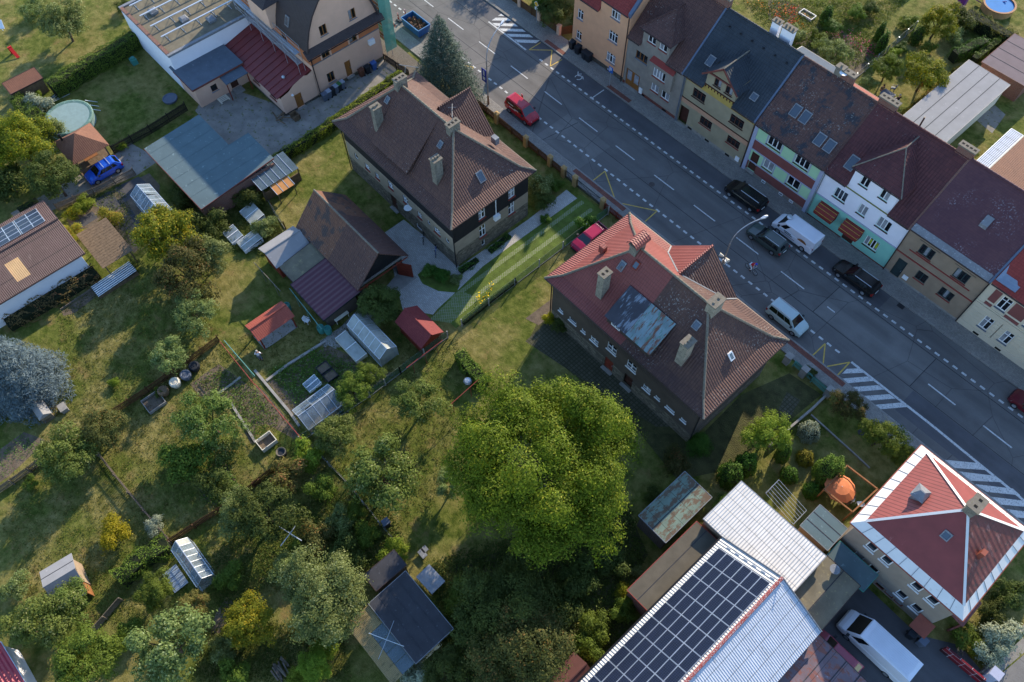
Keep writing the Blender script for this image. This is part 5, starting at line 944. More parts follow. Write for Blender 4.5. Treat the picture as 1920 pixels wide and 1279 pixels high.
rf = part('roof', MB().slab([(x0, y0, ze), (xs, y0, ze), (xs, yc, zr), (x0, yc, zr)], .12).slab([(xs, y0, ze), (x1, y0, ze), (x1, yc, zr), (xs, yc, zr)], .12, 1).slab([(x0, yc, zr), (xs-1.5, yc, zr), (xs-1.5, y1, ze), (x0, y1, ze)], .12).slab([(xs-1.5, yc, zr), (x1, yc, zr), (x1, y1, ze), (xs-1.5, y1, ze)], .12, 1), [M['tile_orange'], M['tile_old']], t)
mb = MB(); 
for i in range(26): x = x0+.02+i*.41; mb.tube((x, yc, zr), (x+.42, yc, zr+.03), .11)
tag(part('ridge_tiles', mb, M['cap'], rf), kind='stuff'); part('gable_beam', MB().bar((x1-.75, y0+.4, 2.35), (x1-.75, y1-.4, 2.35), .1, .25), M['concrete'], t)
part('barn_door', MB().hull([(-43.3, y1-1.2, .05), (-42.0, y1-.3, .05), (-42.04, y1-.24, .05), (-43.34, y1-1.14, .05)], [(-43.3, y1-1.2, 2.2), (-42.0, y1-.3, 2.2), (-42.04, y1-.24, 2.2), (-43.34, y1-1.14, 2.2)]), M['redwood'], t); part('barn_door', MB().hull([(-43.3, y0+1.25, .05), (-42.1, y0+1.7, .05), (-42.12, y0+1.78, .05), (-43.32, y0+1.33, .05)], [(-43.3, y0+1.25, 2.2), (-42.1, y0+1.7, 2.2), (-42.12, y0+1.78, 2.2), (-43.32, y0+1.33, 2.2)]), M['redwood'], t); part('loft_sill', MB().bar((-42.55, y0+.2, ze-.02), (-42.55, y1-.2, ze-.02), .06, .12), M['redwood'], t)
flatshed('maroon_lean_to', 'open lean-to with maroon ribbed roof in front of the barn', 'lean-to', -48.15, -42.45, 12.9, 17.5, 2.65, 'w_darkbrown', 'corrmaroon', .5, 'black', tilt=(0, .1), th=.06)
flatshed('felt_lean_to', 'mossy felt lean-to between the barn and the grey shed roof', 'lean-to', -50.85, -48.2, 13.3, 17.5, 2.5, 'w_darkbrown', 'feltbrown', .4, 'gutter', tilt=(0, .12))
gabled('grey_shed', 'shed with grey weathered roof and red trim at the back of the barn', 'shed', -54.2, -50.8, 13.0, 17.3, 2.3, 3.2, 'redwood', 'feltgrey', 'y', .3)
t, rf = gabled('red_gazebo', 'open gazebo with brick red shingle roof on the small lawn', 'gazebo', -47.4, -45.0, 7.0, 11.2, 2.05, 2.75, 'redwood', 'shingle_brick', 'y', .25, open_=True)
gabled('red_shed', 'shed with wine red shingle roof beside the green mesh fence', 'shed', -38.0, -33.9, 18.05, 20.85, 1.9, 2.9, 'redwood', 'shingle_wine', 'x', .25)
# hipped gazebo top left
t = thing('hipped_gazebo', 'wooden gazebo with brown hipped shingle roof beside the blue car', 'gazebo', (-79.7, 6.4, 0)); x0, x1, y0, y1 = -82, -77.4, 4.15, 8.6; ze, zr = 2.5, 4.1; P = (-79.7, 6.38, zr)
rf = part('roof', MB().slab([(x0, y0, ze), (x1, y0, ze), P], .08).slab([(x1, y0, ze), (x1, y1, ze), P], .08).slab([(x1, y1, ze), (x0, y1, ze), P], .08).slab([(x0, y1, ze), (x0, y0, ze), P], .08), M['shingle_brown'], t); part('flue_pipe', MB().tube((-80.9, 5.0, 2.8), (-80.9, 5.0, 4.0), .13), M['black'], rf)
for x in (x0+.5, x1-.5):
    for y in (y0+.5, y1-.5): part('post', MB().bar((x, y, 0), (x, y, ze+.1), .15, .15), M['plank'], t)
for x, a, b in ((x1-.5, y0+.5, y1-.5), (x0+.5, y0+.5, y1-.5)): part('parapet', MB().box(x-.06, x+.06, a, b, 0, .9), M['plank'], t)
part('table', MB().box(-80.4, -79, 5.6, 7.2, .7, .76), M['orangewood'], t); part('floor', MB().box(x0+.3, x1-.3, y0+.3, y1-.3, 0, .08), M['plank'], t)
# sheds top right
flatshed('long_garage', 'long garage with pale grey felt roof behind the terrace', 'garage', -20.3, -14.85, 76.05, 89.6, 3.0, 'cream', 'feltgrey', .2, 'lead', tilt=(-.03, 0), rolls=3, ax='y')
flatshed('felt_roofed_shed', 'shed with dark grey felt roof at the right edge beyond the garage', 'shed', -19.3, -13.6, 91.2, 98.5, 2.5, 'brickred', 'feltpurple', .15, 'brickred', rolls=3)
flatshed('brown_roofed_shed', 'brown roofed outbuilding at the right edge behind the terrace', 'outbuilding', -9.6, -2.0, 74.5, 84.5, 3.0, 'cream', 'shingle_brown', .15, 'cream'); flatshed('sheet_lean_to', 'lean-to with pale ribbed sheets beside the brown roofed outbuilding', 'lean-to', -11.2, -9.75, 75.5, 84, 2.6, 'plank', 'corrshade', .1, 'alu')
t, rf = flatshed('rear_extension', 'grey ribbed roof extension behind the black tiled house', 'extension', -33.5, -28.2, 70.9, 74.0, 6.0, 'w_brown', 'felt', .15, 'lead', tilt=(0, -.15)); flatshed('rear_extension', 'red tiled extension behind the mint green house', 'extension', -28.0, -20.3, 70.9, 73.2, 6.2, 'w_brown', 'shingle_brick', .15, 'gutter', tilt=(0, -.2))
a, b, c, d = rc((763, -5), (958/1+0, -6), (0+1680, 18), z=2) if 0 else (-39.3, -34.5, 101.5, 106); flatshed('wooden_cabin', 'brown wooden cabin at the top edge above the gardens', 'cabin', a, b, c, d, 2.6, 'orangewood', 'shingle_brown', .2)
q = at(20, 1262, 2.6); flatshed('crimson_shed', 'shed with crimson ribbed roof in the bottom left corner', 'shed', q.x-2.6, q.x+1.6, q.y-3.4, q.y+.5, 2.6, 'w_white', 'corrred', .15, 'alu', tilt=(-.1, 0))

# ------------------------------------------------------------------ greenhouses and cold frames
def greenhouse(label, x0, x1, y0, y1, ze, zr, axis='x', n=6, mat='glazing', vents=(), frame='alu', solid=()):
    t = thing('greenhouse', label, 'greenhouse', ((x0+x1)/2, (y0+y1)/2, 0), group='greenhouses in the gardens'); L = (x1-x0) if axis == 'x' else (y1-y0)
    def P(a, b, z): return (x0+a, (y0+y1)/2+b, z) if axis == 'x' else ((x0+x1)/2+b, y0+a, z)
    h = ((y1-y0) if axis == 'x' else (x1-x0))/2; fb = MB()
    for i in range(n+1):
        a = L*i/n
        for s in (-1, 1): fb.bar(P(a, s*h, 0), P(a, s*h, ze), .045, .045).bar(P(a, s*h, ze), P(a, 0, zr), .045, .045)
    for s in (-1, 1): fb.bar(P(0, s*h, ze), P(L, s*h, ze), .05, .05).bar(P(0, s*h, .05), P(L, s*h, .05), .06, .1)
    fb.bar(P(0, 0, zr), P(L, 0, zr), .06, .06); part('frame', fb, M[frame], t)
    for i in range(n):
        a0, a1 = L*i/n+.03, L*(i+1)/n-.03
        for s in (-1, 1):
            part('side_pane', MB().poly([P(a0, s*h, .1), P(a1, s*h, .1), P(a1, s*h, ze), P(a0, s*h, ze)]), M[mat], t)
            m_ = 'poly' if (i, s) in solid else mat
            if (i, s) in vents: part('roof_vent', MB().poly([P(a0, s*h, ze+.02), P(a1, s*h, ze+.02), P(a1, s*.05, zr+.25), P(a0, s*.05, zr+.25)]), M[mat], t)
            else: part('roof_pane', MB().poly([P(a0, s*h, ze+.01), P(a1, s*h, ze+.01), P(a1, 0, zr+.01), P(a0, 0, zr+.01)]), M[m_], t)
    for a in (0.01, L-.01): part('end_pane', MB().poly([P(a, -h, .1), P(a, h, .1), P(a, h, ze), P(a, 0, zr), P(a, -h, ze)]), M[mat], t)
    part('plants_bed', MB().prism([P(.1, -h+.1, 0)[:2], P(L-.1, -h+.1, 0)[:2], P(L-.1, h-.1, 0)[:2], P(.1, h-.1, 0)[:2]], .0, .06), M['soil'], t)
    return t
a, b, c, d = rc((246, 362), (276, 350), (318, 395), z=1.9); greenhouse('aluminium greenhouse with open roof vents beside the dark felt beds', a, b, c-.2, d+.3, 1.7, 2.5, 'x', 7, vents=((2, 1), (5, -1)))
greenhouse('clouded greenhouse with patched roof between the round tree and the red shed', *rc((650, 607), (672, 595), (735, 640), (716, 668), z=1.8), 1.6, 2.4, 'x', 6, 'poly', solid=((1, -1), (2, -1)))
greenhouse('lean glass greenhouse with blue reflections above the vegetable beds', *rc((548, 768), (612, 720), (640, 748), (578, 805), z=1.2), 1.0, 1.9, 'y', 5, vents=((1, -1),))
greenhouse('white framed greenhouse beside the clipped hedge at lower left', *rc((319, 1030), (346, 1014), (396, 1072), (370, 1098), z=1.7), 1.5, 2.3, 'x', 7, solid=((0, 1),))
def coldframe(label, x0, x1, y0, y1, z0, z1, n=3, lid='poly', box='cream', soil=True, slope='y'):
    t = thing('cold_frame', label, 'cold frame', ((x0+x1)/2, (y0+y1)/2, 0), group='cold frames in the gardens'); mb = MB()
    mb.box(x0, x1, y0, y0+.06, 0, z0).box(x0, x1, y1-.06, y1, 0, z1).box(x0, x0+.06, y0+.06, y1-.06, 0, z0).box(x1-.06, x1, y0+.06, y1-.06, 0, z0); part('box', mb, M[box], t)
    part('soil', MB().box(x0+.06, x1-.06, y0+.06, y1-.06, 0, .12), M['soil'], t)
    if lid:
        for i in range(n):
            a, b = x0+(x1-x0)*i/n+.02, x0+(x1-x0)*(i+1)/n-.02; l = part('lid', MB().slab([(a, y0, z0+.03), (b, y0, z0+.03), (b, y1, z1+.03), (a, y1, z1+.03)], .02), M[lid], t)
            [part('lid_frame', MB().bar((q, y0, z0+.05), (q, y1, z1+.05), .05, .04), M['wframe'], l) for q in (a, b)]
    return t
coldframe('pale cold frame with two lids beside the clouded greenhouse', *rc((632, 632), (650, 622), (684, 662), (668, 678), z=.5), .45, .55, 2, box='cream')
coldframe('cold frame with glass lids in front of the brown pergola', *rc((172, 540), (242, 494), (258, 510), (190, 552), z=.5), .4, .7, 6, 'glazing', 'plank')
coldframe('open stone cold frame on the lawn by the picket fence', *rc((263, 752), (296, 733), (311, 753), (280, 774), z=.4), .4, .4, 1, None, 'concrete')
coldframe('deep tank with blue lining near the vegetable beds', *rc((480, 830), (505, 807), (517, 824), (494, 843), z=.6), .6, .6, 1, None, 'cream')
coldframe('blue lidded cold frame among the dark shrubs', *rc((420, 432), (440, 424), (452, 444), (434, 454), z=.6), .4, .6, 2, 'glazing', 'wframe'); coldframe('white lidded cold frame beside the grey shed', *rc((445, 452), (478, 432), (490, 448), (458, 470), z=.6), .4, .7, 2, 'poly', 'wframe'); coldframe('white plastic tunnel frame among the dark shrubs', *rc((451, 392), (476, 382), (492, 405), (468, 416), z=.8), .5, .8, 2, 'poly', 'wframe')
coldframe('weathered cold frame with open lid behind the blue reflecting greenhouse', *rc((567, 720), (590, 703), (602, 718), (580, 735), z=.4), .3, .5, 2, 'glazing', 'wframe')

# ------------------------------------------------------------------ vehicles
M['tyre'] = plain('tyre', '1a1a1b', .9, .1); M['rim'] = plain('rim', '9a9ea3', .35, .1, metal=.6); M['carglass'] = plain('car_glass', '0f1317', .05, .1, spec=1.0); M['lamp'] = plain('lamp_glass', 'd9dde0', .1, .05, spec=.9); M['tail'] = plain('tail_lamp', '8c1412', .2, .1, spec=.8); M['plate'] = plain('number_plate', 'd8d8d4', .5, .05); M['bumper'] = plain('bumper', '26272a', .6, .1)
def paint(name, h, rough=.22): return plain(name, h, rough, .05, .8, spec=.6)
KIND = {  # (x, top, half width) stations front to rear as fractions of length / metres / fraction of width; greenhouse x at base and roof
    'estate': dict(st=[(.5, .55, .36), (.485, .68, .43), (.44, .78, .475), (.3, .92, .495), (.22, .97, .5), (-.1, .98, .5), (-.42, 1.0, .485), (-.485, .98, .45), (-.5, .75, .41)], gh=(.235, .07, -.42, -.478), side=[(-.02, .17), (-.22, -.03), (-.4, -.235)]),
    'hatch': dict(st=[(.5, .55, .36), (.48, .7, .44), (.42, .84, .48), (.29, .98, .495), (.24, 1.0, .5), (-.1, 1.0, .5), (-.42, 1.02, .485), (-.49, .98, .45), (-.5, .7, .42)], gh=(.27, .09, -.36, -.485), side=[(0, .19), (-.22, -.01), (-.37, -.235)]),
    'mpv': dict(st=[(.5, .6, .36), (.48, .75, .44), (.42, .92, .48), (.3, 1.08, .495), (.25, 1.1, .5), (-.1, 1.1, .5), (-.45, 1.12, .49), (-.495, 1.1, .47), (-.5, .8, .44)], gh=(.3, .14, -.46, -.49), side=[(.03, .22), (-.2, .02), (-.44, -.21)]),
    'van': dict(st=[(.5, .6, .38), (.485, .85, .45), (.44, 1.05, .48), (.37, 1.2, .495), (.33, 1.22, .5), (-.1, 1.22, .5), (-.48, 1.22, .5), (-.497, 1.22, .49), (-.5, .8, .47)], gh=(.385, .24, -.492, -.496), side=[(.19, .31)])}
def car(label, cat, pos, heading, L, W_, H, col, kind, group='cars parked along the street', rails=False, name='parked_car', rear_glass=True, roofbars=False):
    K = KIND[kind]; t = thing(name, label, cat, (pos[0], pos[1], pos[2] if len(pos) > 2 else .014), heading, group); ORG[t.name] = V((0, 0, 0))
    pm = M[col]; mb = MB(); rings = []
    for f, zt, hw in K['st']:
        x = f*L; w = hw*W_; zb = .24; b = len(mb.v)
        mb.v += [(x, -w*.9, zb), (x, -w, zb+.18), (x, -w, zt-.13), (x, -w*.93, zt), (x, 0, zt+.035), (x, w*.93, zt), (x, w, zt-.13), (x, w, zb+.18), (x, w*.9, zb)]; rings.append(b)
    for a, b in zip(rings, rings[1:]):
        for i in range(8): mb.f.append((a+i, a+i+1, b+i+1, b+i)); mb.m.append(0)
        mb.f.append((a+8, a, b, b+8)); mb.m.append(0)
    for a in (rings[0], rings[-1]): mb.f.append(tuple(range(a, a+9))); mb.m.append(0)
    f0, f1, r1, r0 = [q*L for q in K['gh']]; tall = kind == 'van'; wt = .44 if tall else .37; bw = .475
    def zt_at(x):
        s = [(q[0]*L, q[1]) for q in K['st']]
        for (xa, za), (xb, zb) in zip(s, s[1:]):
            if xb <= x <= xa: return za+(zb-za)*(xa-x)/(xa-xb)
        return 1.0
    zf, zr = zt_at(f0)-.02, zt_at(r0)-.02; wb = bw*W_; wtp = wt*W_; ht = H-.06
    B = [V((f0, -wb, zf)), V((f0, wb, zf)), V((r0, wb, zr)), V((r0, -wb, zr))]; T = [V((f1, -wtp, ht-.03)), V((f1, wtp, ht-.03)), V((r1, wtp, ht)), V((r1, -wtp, ht))]
    mb.hull(B, T, cap=False, base=False)
    c = sum(T, V())/4; T2 = [c.lerp(p, .82)+V((0, 0, .06)) for p in T]; mb.hull(T, T2, base=False)
    part('body', mb, pm, t, world=False, smooth=False)
    def glass(a, b, c_, d, u0, u1, v0, v1, nm):
        q = []
        for u, v in ((u0, v0), (u1, v0), (u1, v1), (u0, v1)): q.append(a.lerp(b, u).lerp(d.lerp(c_, u), v))
        n = (q[1]-q[0]).cross(q[3]-q[0]).normalized(); m = sum(q, V())/4
        if n.dot(m-V((m.x*.6, 0, .6))) < 0: n = -n
        part(nm, MB().poly([p+n*.012 for p in q]), M['carglass'], t, world=False)
    glass(B[0], B[1], T[1], T[0], .05, .95, .04, .93, 'windscreen')
    if rear_glass: glass(B[2], B[3], T[3], T[2], .1, .9, .15, .9, 'rear_window')
    for s, (i, j) in ((1, (1, 2)), (-1, (0, 3))):
        for xa, xb in K['side']:
            den = f0-r0; u0, u1 = (f0-xb*L)/den, (f0-xa*L)/den; glass(B[i], B[j], T[j], T[i], max(u0, .06), min(u1, .96), .1, .88, 'side_window')
    r = .33 if not tall else .35; wm = MB().lathe([(r*.6, -.1), (r*.96, -.1), (r, -.06), (r, .06), (r*.96, .1), (r*.6, .1)], n=14); wmesh = None
    for x in (.31*L, -.3*L):
        for s in (-1, 1):
            tb = MB(); tb.tube((x, s*(W_/2-.19), r), (x, s*(W_/2+.004), r), r, 14); w = part('wheel', tb, M['tyre'], t, world=False); rb = MB(); rb.tube((x, s*(W_/2-.05), r), (x, s*(W_/2+.012), r), r*.62, 10); part('rim', rb, M['rim'], w, world=False)
    zh = K['st'][1][1]-.06
    for s in (-1, 1):
        part('headlight', MB().hull([V((.492*L, s*W_*.27, zh-.08)), V((.42*L, s*W_*.468, zh-.02)), V((.41*L, s*W_*.45, zh+.1)), V((.478*L, s*W_*.27, zh+.06))], [V((.5*L, s*W_*.27, zh-.06)), V((.428*L, s*W_*.485, zh)), V((.415*L, s*W_*.465, zh+.13)), V((.48*L, s*W_*.27, zh+.09))]), M['lamp'], t, world=False)
        zt = zt_at(-.47*L); part('tail_light', MB().box(-.502*L, -.46*L, s*W_*.43-.1, s*W_*.43+.1, zt-.32, zt-.02), M['tail'], t, world=False)
        part('mirror', MB().box(f0-.42, f0-.2, s*W_*.49-.0 if s > 0 else s*W_*.49-.2, s*W_*.49+.2 if s > 0 else s*W_*.49, zf+.05, zf+.2), M['bumper'], t, world=False)
        if rails: part('roof_rail', MB().tube((f1-.25, s*wtp*.9, ht+.07), (r1+.2, s*wtp*.9, ht+.09), .03), M['alu'], t, world=False)
    if roofbars:
        for x in (f1-.5, r1+.6): part('roof_bar', MB().bar((x, -wtp-.05, ht+.12), (x, wtp+.05, ht+.12), .06, .05), M['alu'], t, world=False)
    part('front_bumper', MB().hull([V((.44*L, -W_*.48, .26)), V((.505*L, -W_*.33, .26)), V((.505*L, W_*.33, .26)), V((.44*L, W_*.48, .26))], [V((.44*L, -W_*.485, .44)), V((.51*L, -W_*.33, .44)), V((.51*L, W_*.33, .44)), V((.44*L, W_*.485, .44))]), M['bumper'], t, world=False)
    part('number_plate', MB().box(-.508*L, -.5*L, -.26, .26, .62, .73), M['plate'], t, world=False); part('grille', MB().box(.495*L, .507*L, -.33*W_, .33*W_, .46, .54), M['bumper'], t, world=False)
    return t
for n_, h in (('p_red', 'a01522'), ('p_black', '0d0f12'), ('p_green', '3a4744'), ('p_silver', 'a3b5b4'), ('p_white', 'd5d7dd'), ('p_blue', '1f4fb0'), ('p_magenta', '9a1236'), ('p_wine', '5a1420'), ('p_pink', 'a04a58')): M[n_] = paint(n_, h)
PI = math.pi
def lane(px, y): p = at(*px, .9); return (p.x, y)
rv = car('red panel van parked beside the hipped house', 'van', lane((978, 206), 47.25), 0, 4.4, 1.8, 1.8, 'p_red', 'mpv', name='parked_van')
mb = MB()
for x, z, w in ((-1.5, 1.45, .9), (-.45, 1.15, .7), (-1.3, 1.0, 1.1)): mb.box(x, x+w, -.91, -.905, z, z+.09)
part('lettering', mb, M['plate'], rv, world=False)
car('black seven-seat car parked in front of the mint green house', 'car', lane((1397, 366), 56.45), PI, 4.75, 1.85, 1.65, 'p_black', 'mpv', rails=True)
wv_ = car('white delivery van with brown picture parked by the turquoise shop', 'van', lane((1497, 432), 56.4), PI, 5.2, 1.95, 2.05, 'p_white', 'van', name='parked_van', rear_glass=False)
part('roof_fan', MB().lathe([(.3, 0), (.3, .12), (.16, .15)], (1.35, 0, 2.04), 12), M['alu'], wv_, world=False)
mb = MB(); mb.lathe([(.55, 0), (.55, .006)], (0, 0, 0), 18); mb.v = [(-1.25+p[0]*1.15, .953+p[2], .95+p[1]) for p in mb.v]; part('picture', mb, plain('brown_picture', '8a5a34', .4, .35, 6, stain='d2b48a', stain_lo=.6), wv_, world=False)
for z, x0_, x1_ in ((1.05, .1, 1.0), (.85, -.1, .9)): part('lettering', MB().box(x0_, x1_, .975, .982, z, z+.1), M['bumper'], wv_, world=False)
part('stripe', MB().box(-.5, 1.4, .975, .98, .62, .68), M['tail'], wv_, world=False)
car('dark green estate car driving in the middle of the road beside the white van', 'car', lane((1432, 452), 53.6), PI, 4.5, 1.78, 1.5, 'p_green', 'estate', rails=True, name='driving_car', group='cars on the street')
car('black estate car with silver roof rails parked by the brown roughcast house', 'car', lane((1603, 522), 56.4), PI, 4.85, 1.85, 1.48, 'p_black', 'estate', rails=True)
car('pale silver tall car parked at the corner of the hipped house', 'car', lane((1472, 600), 47.35), 0, 4.2, 1.75, 1.75, 'p_silver', 'mpv', rails=True)
car('dark wine red car cut by the right edge of the photo', 'car', lane((1935, 772), 56.3), PI, 4.4, 1.78, 1.5, 'p_wine', 'estate')
p = at(193, 318, .8); car('bright blue hatchback with white roof bars beside the wooden gazebo', 'car', (p.x, p.y), -PI/2, 4.1, 1.72, 1.52, 'p_blue', 'hatch', 'cars parked in the yards', roofbars=True)
p = at(1103, 447, .8); car('magenta car parked under the red roof edge', 'car', (p.x, p.y+.2), -PI/2, 4.3, 1.75, 1.45, 'p_magenta', 'hatch', 'cars parked in the yards')
p = at(1648, 1208, 1.5); wm_ = car('long white van parked in the dark courtyard', 'van', (p.x, p.y), PI, 6.1, 2.1, 2.45, 'p_white', 'van', 'vans parked in the yards', name='parked_van', rear_glass=False)
for i in range(11): y = -.8+i*.16; part('roof_rib', MB().bar((-2.7, y, 2.46), (1.1, y, 2.46), .03, .03), M['p_white'], wm_, world=False)
p = at(1580, 1222, .8); car('red car half hidden under the rusty lean-to roof', 'car', (p.x-.3, p.y-.55), PI, 4.2, 1.72, 1.45, 'p_pink', 'hatch', 'cars parked in the yards')
M['signskip'] = plain('skip_rim', '4f7aa6', .5, .15)
# skip with rubble
p = at(775, 58); t = thing('waste_skip', 'blue waste skip filled with brown rubble at the roadside', 'skip', (p.x, 47.55, .02)); ORG[t.name] = V((0, 0, 0))
o_ = [(-1.75, -.95), (1.75, -.95), (1.75, .95), (-1.75, .95)]; mb = MB(); mb.hull([(x*.93, y*.93, .12) for x, y in o_], [(x, y, 1.15) for x, y in o_], cap=False); mb.hull([(x*.9, y*.86, .2) for x, y in o_], [(x*.97, y*.95, 1.15) for x, y in o_], cap=False, base=False); part('tub', mb, plain('skip_blue', '2c5a8c', .5, .2, 3, stain='5a4a3c', stain_lo=.62), t, world=False)
mb = MB()
for i in range(4): a, b = o_[i], o_[(i+1) % 4]; mb.bar((*a, 1.17), (*b, 1.17), .1, .1)
part('rim', mb, M['signskip'], t, world=False); mb = MB()
for i in range(90): x, y = R.uniform(-1.5, 1.5), R.uniform(-.75, .75); s = R.uniform(.08, .25); a = R.random()*3; mb.hull([(x+s*math.cos(a+j*1.57), y+s*math.sin(a+j*1.57), .55) for j in range(4)], [(x+s*.7*math.cos(a+.4+j*1.57), y+s*.7*math.sin(a+.4+j*1.57), .75+R.random()*.4) for j in range(4)])
tag(part('rubble', mb, plain('rubble_fill', '6b5240', .95, .5, 3, .03, stain='a8988a', stain_lo=.6), t, world=False), kind='stuff')
# ------------------------------------------------------------------ bicycles, people
def bicycle(label, pos, rz, col='black', parent=None):
    t = thing('bicycle', label, 'bicycle', pos, rz, 'bicycles'); ORG[t.name] = V((0, 0, 0))
    for x in (-.52, .52):
        mb = MB(); c = V((x, 0, .35))
        for i in range(16):
            a, b = i*2*PI/16, (i+1)*2*PI/16; mb.tube(c+V((math.cos(a), 0, math.sin(a)))*.33, c+V((math.cos(b), 0, math.sin(b)))*.33, .022, 5)
        w = part('wheel', mb, M['tyre'], t, world=False); mb = MB()
        for i in range(6): a = i*PI/6; d = V((math.cos(a), 0, math.sin(a)))*.32; mb.tube(c-d, c+d, .004, 3)
        part('spokes', mb, M['alu'], w, world=False)
    mb = MB(); bb, st, hd, rw, fw_ = V((-.08, 0, .32)), V((-.22, 0, .85)), V((.36, 0, .82)), V((-.52, 0, .35)), V((.52, 0, .35))
    for a, b in ((bb, st), (bb, hd), (st, hd), (rw, bb), (rw, st), (hd, fw_), (hd, hd+V((-.05, 0, .16)))): mb.tube(a, b, .022, 5)
    part('frame', mb, M[col], t, world=False); part('saddle', MB().hull([V((-.36, -.07, .9)), V((-.1, -.02, .9)), V((-.1, .02, .9)), V((-.36, .07, .9))], [V((-.36, -.08, .96)), V((-.08, -.02, .94)), V((-.08, .02, .94)), V((-.36, .08, .96))]), M['black'], t, world=False); part('handlebar', MB().tube((.33, -.28, 1.0), (.33, .28, 1.0), .018), M['alu'], t, world=False); part('pedals', MB().box(-.14, -.02, -.2, -.1, .2, .22).box(-.14, -.02, .1, .2, .42, .44), M['black'], t, world=False)
    return t
def skinmesh(name, verts, edges, radii, mat, parent, sub=1):
    me = bpy.data.meshes.new(name); me.from_pydata(verts, edges, []); me.materials.append(mat); o = link(name, me, parent); m = o.modifiers.new('skin', 'SKIN')
    if not me.skin_vertices: me.attributes
    try: lay = me.skin_vertices[0] if me.skin_vertices else me.skin_vertices.new()
    except Exception: lay = me.skin_vertices[0]
    for i, r in enumerate(radii): lay.data[i].radius = (r, r)
    lay.data[0].use_root = True; s = o.modifiers.new('subsurf', 'SUBSURF'); s.levels = sub; s.render_levels = sub; m.use_smooth_shade = True
    return o
M['skin'] = plain('skin', 'c08a70', .6, .05); M['hair'] = plain('hair_dark', '3a2c24', .8, .2); M['hairgrey'] = plain('hair_grey', '9a948c', .8, .1); M['cl_red'] = plain('red_cloth', 'b3242c', .9, .1); M['cl_white'] = plain('white_cloth', 'd9dde2', .9, .05); M['cl_blue'] = plain('blue_cloth', '3a5488', .9, .1); M['cl_black'] = plain('black_cloth', '1d1e22', .9, .1); M['cl_grey'] = plain('grey_cloth', '6b6f78', .9, .1); M['helmet'] = plain('blue_helmet', '1f49b8', .35, .1)
POSE = dict(stand=dict(pel=(0, 0, .95), ch=(.02, 0, 1.35), nk=(.02, 0, 1.5), hd=(.05, 0, 1.66), kL=(.05, .1, .5), fL=(0, .12, .06), tL=(.2, .13, .04), kR=(.02, -.1, .5), fR=(-.04, -.12, .06), tR=(.16, -.13, .04), eL=(.03, .3, 1.13), hL=(.2, .34, .93), eR=(.02, -.32, 1.12), hR=(.18, -.4, .92)),
            ride=dict(pel=(-.25, 0, .98), ch=(.1, 0, 1.33), nk=(.2, 0, 1.43), hd=(.31, 0, 1.56), kL=(.12, .12, .75), fL=(-.08, .15, .5), tL=(.06, .15, .46), kR=(.1, -.12, .62), fR=(-.1, -.15, .28), tR=(.04, -.15, .24), eL=(.2, .24, 1.15), hL=(.33, .24, 1.03), eR=(.2, -.24, 1.15), hR=(.33, -.24, 1.03)),
            sit=dict(pel=(0, 0, .52), ch=(-.02, 0, .92), nk=(0, 0, 1.07), hd=(.05, 0, 1.23), kL=(.43, .1, .52), fL=(.42, .1, .07), tL=(.58, .1, .05), kR=(.43, -.1, .52), fR=(.42, -.1, .07), tR=(.58, -.1, .05), eL=(.06, .27, .72), hL=(.3, .18, .75), eR=(.06, -.27, .72), hR=(.3, -.18, .75)))
def person(label, pos, rz, pose, shirt, legs, hair, helmet=False):
    J = POSE[pose]; t = thing('person', label, 'person', pos, rz, 'people'); ORG[t.name] = V((0, 0, 0)); g = lambda n: V(J[n])
    sL, sR = g('ch')+V((0, .19, .05)), g('ch')+V((0, -.19, .05)); hL, hR = g('pel')+V((0, .1, -.05)), g('pel')+V((0, -.1, -.05))
    vs = [g('pel'), g('pel').lerp(g('ch'), .5), g('ch'), g('nk'), g('hd'), sL, g('eL'), g('hL'), sR, g('eR'), g('hR'), hL, g('kL'), g('fL'), g('tL'), hR, g('kR'), g('fR'), g('tR')]
    ed = [(0, 1), (1, 2), (2, 3), (3, 4), (2, 5), (5, 6), (6, 7), (2, 8), (8, 9), (9, 10), (0, 11), (11, 12), (12, 13), (13, 14), (0, 15), (15, 16), (16, 17), (17, 18)]
    rr = [.13, .125, .15, .06, .105, .065, .045, .035, .065, .045, .035, .09, .06, .045, .035, .09, .06, .045, .035]
    skinmesh('body', vs, ed, rr, M['skin'], t)
    sv = [g('pel').lerp(g('ch'), .12), g('pel').lerp(g('ch'), .5), g('ch'), sL, sL.lerp(g('eL'), .8), sR, sR.lerp(g('eR'), .8)]; skinmesh('shirt', sv, [(0, 1), (1, 2), (2, 3), (3, 4), (2, 5), (5, 6)], [.16, .155, .175, .085, .07, .085, .07], M[shirt], t)
    lv = [g('pel'), hL, g('kL'), g('kL').lerp(g('fL'), .7), hR, g('kR'), g('kR').lerp(g('fR'), .7)]; skinmesh('trousers', lv, [(0, 1), (1, 2), (2, 3), (0, 4), (4, 5), (5, 6)], [.15, .115, .08, .065, .115, .08, .065], M[legs], t)
    h = g('hd')+V((-.015, 0, .02)); part('helmet' if helmet else 'hair', MB().lathe([(.128, -.01), (.125, .05), (.09, .11), (.03, .135)], h, 10), M['helmet' if helmet else hair], t, world=False, smooth=True)
    part('shoes', MB().box(J['fL'][0]-.07, J['tL'][0]+.05, J['fL'][1]-.05, J['fL'][1]+.05, J['tL'][2]-.045, J['tL'][2]+.05).box(J['fR'][0]-.07, J['tR'][0]+.05, J['fR'][1]-.05, J['fR'][1]+.05, J['tR'][2]-.045, J['tR'][2]+.05), M['black'], t, world=False)
    return t
p = at(1407, 509); bicycle('black bicycle ridden along the road', (p.x, p.y, .014), -.12); person('person in red top and blue helmet riding a bicycle', (p.x, p.y, .014), -.12, 'ride', 'cl_red', 'cl_white', 'hair', True)
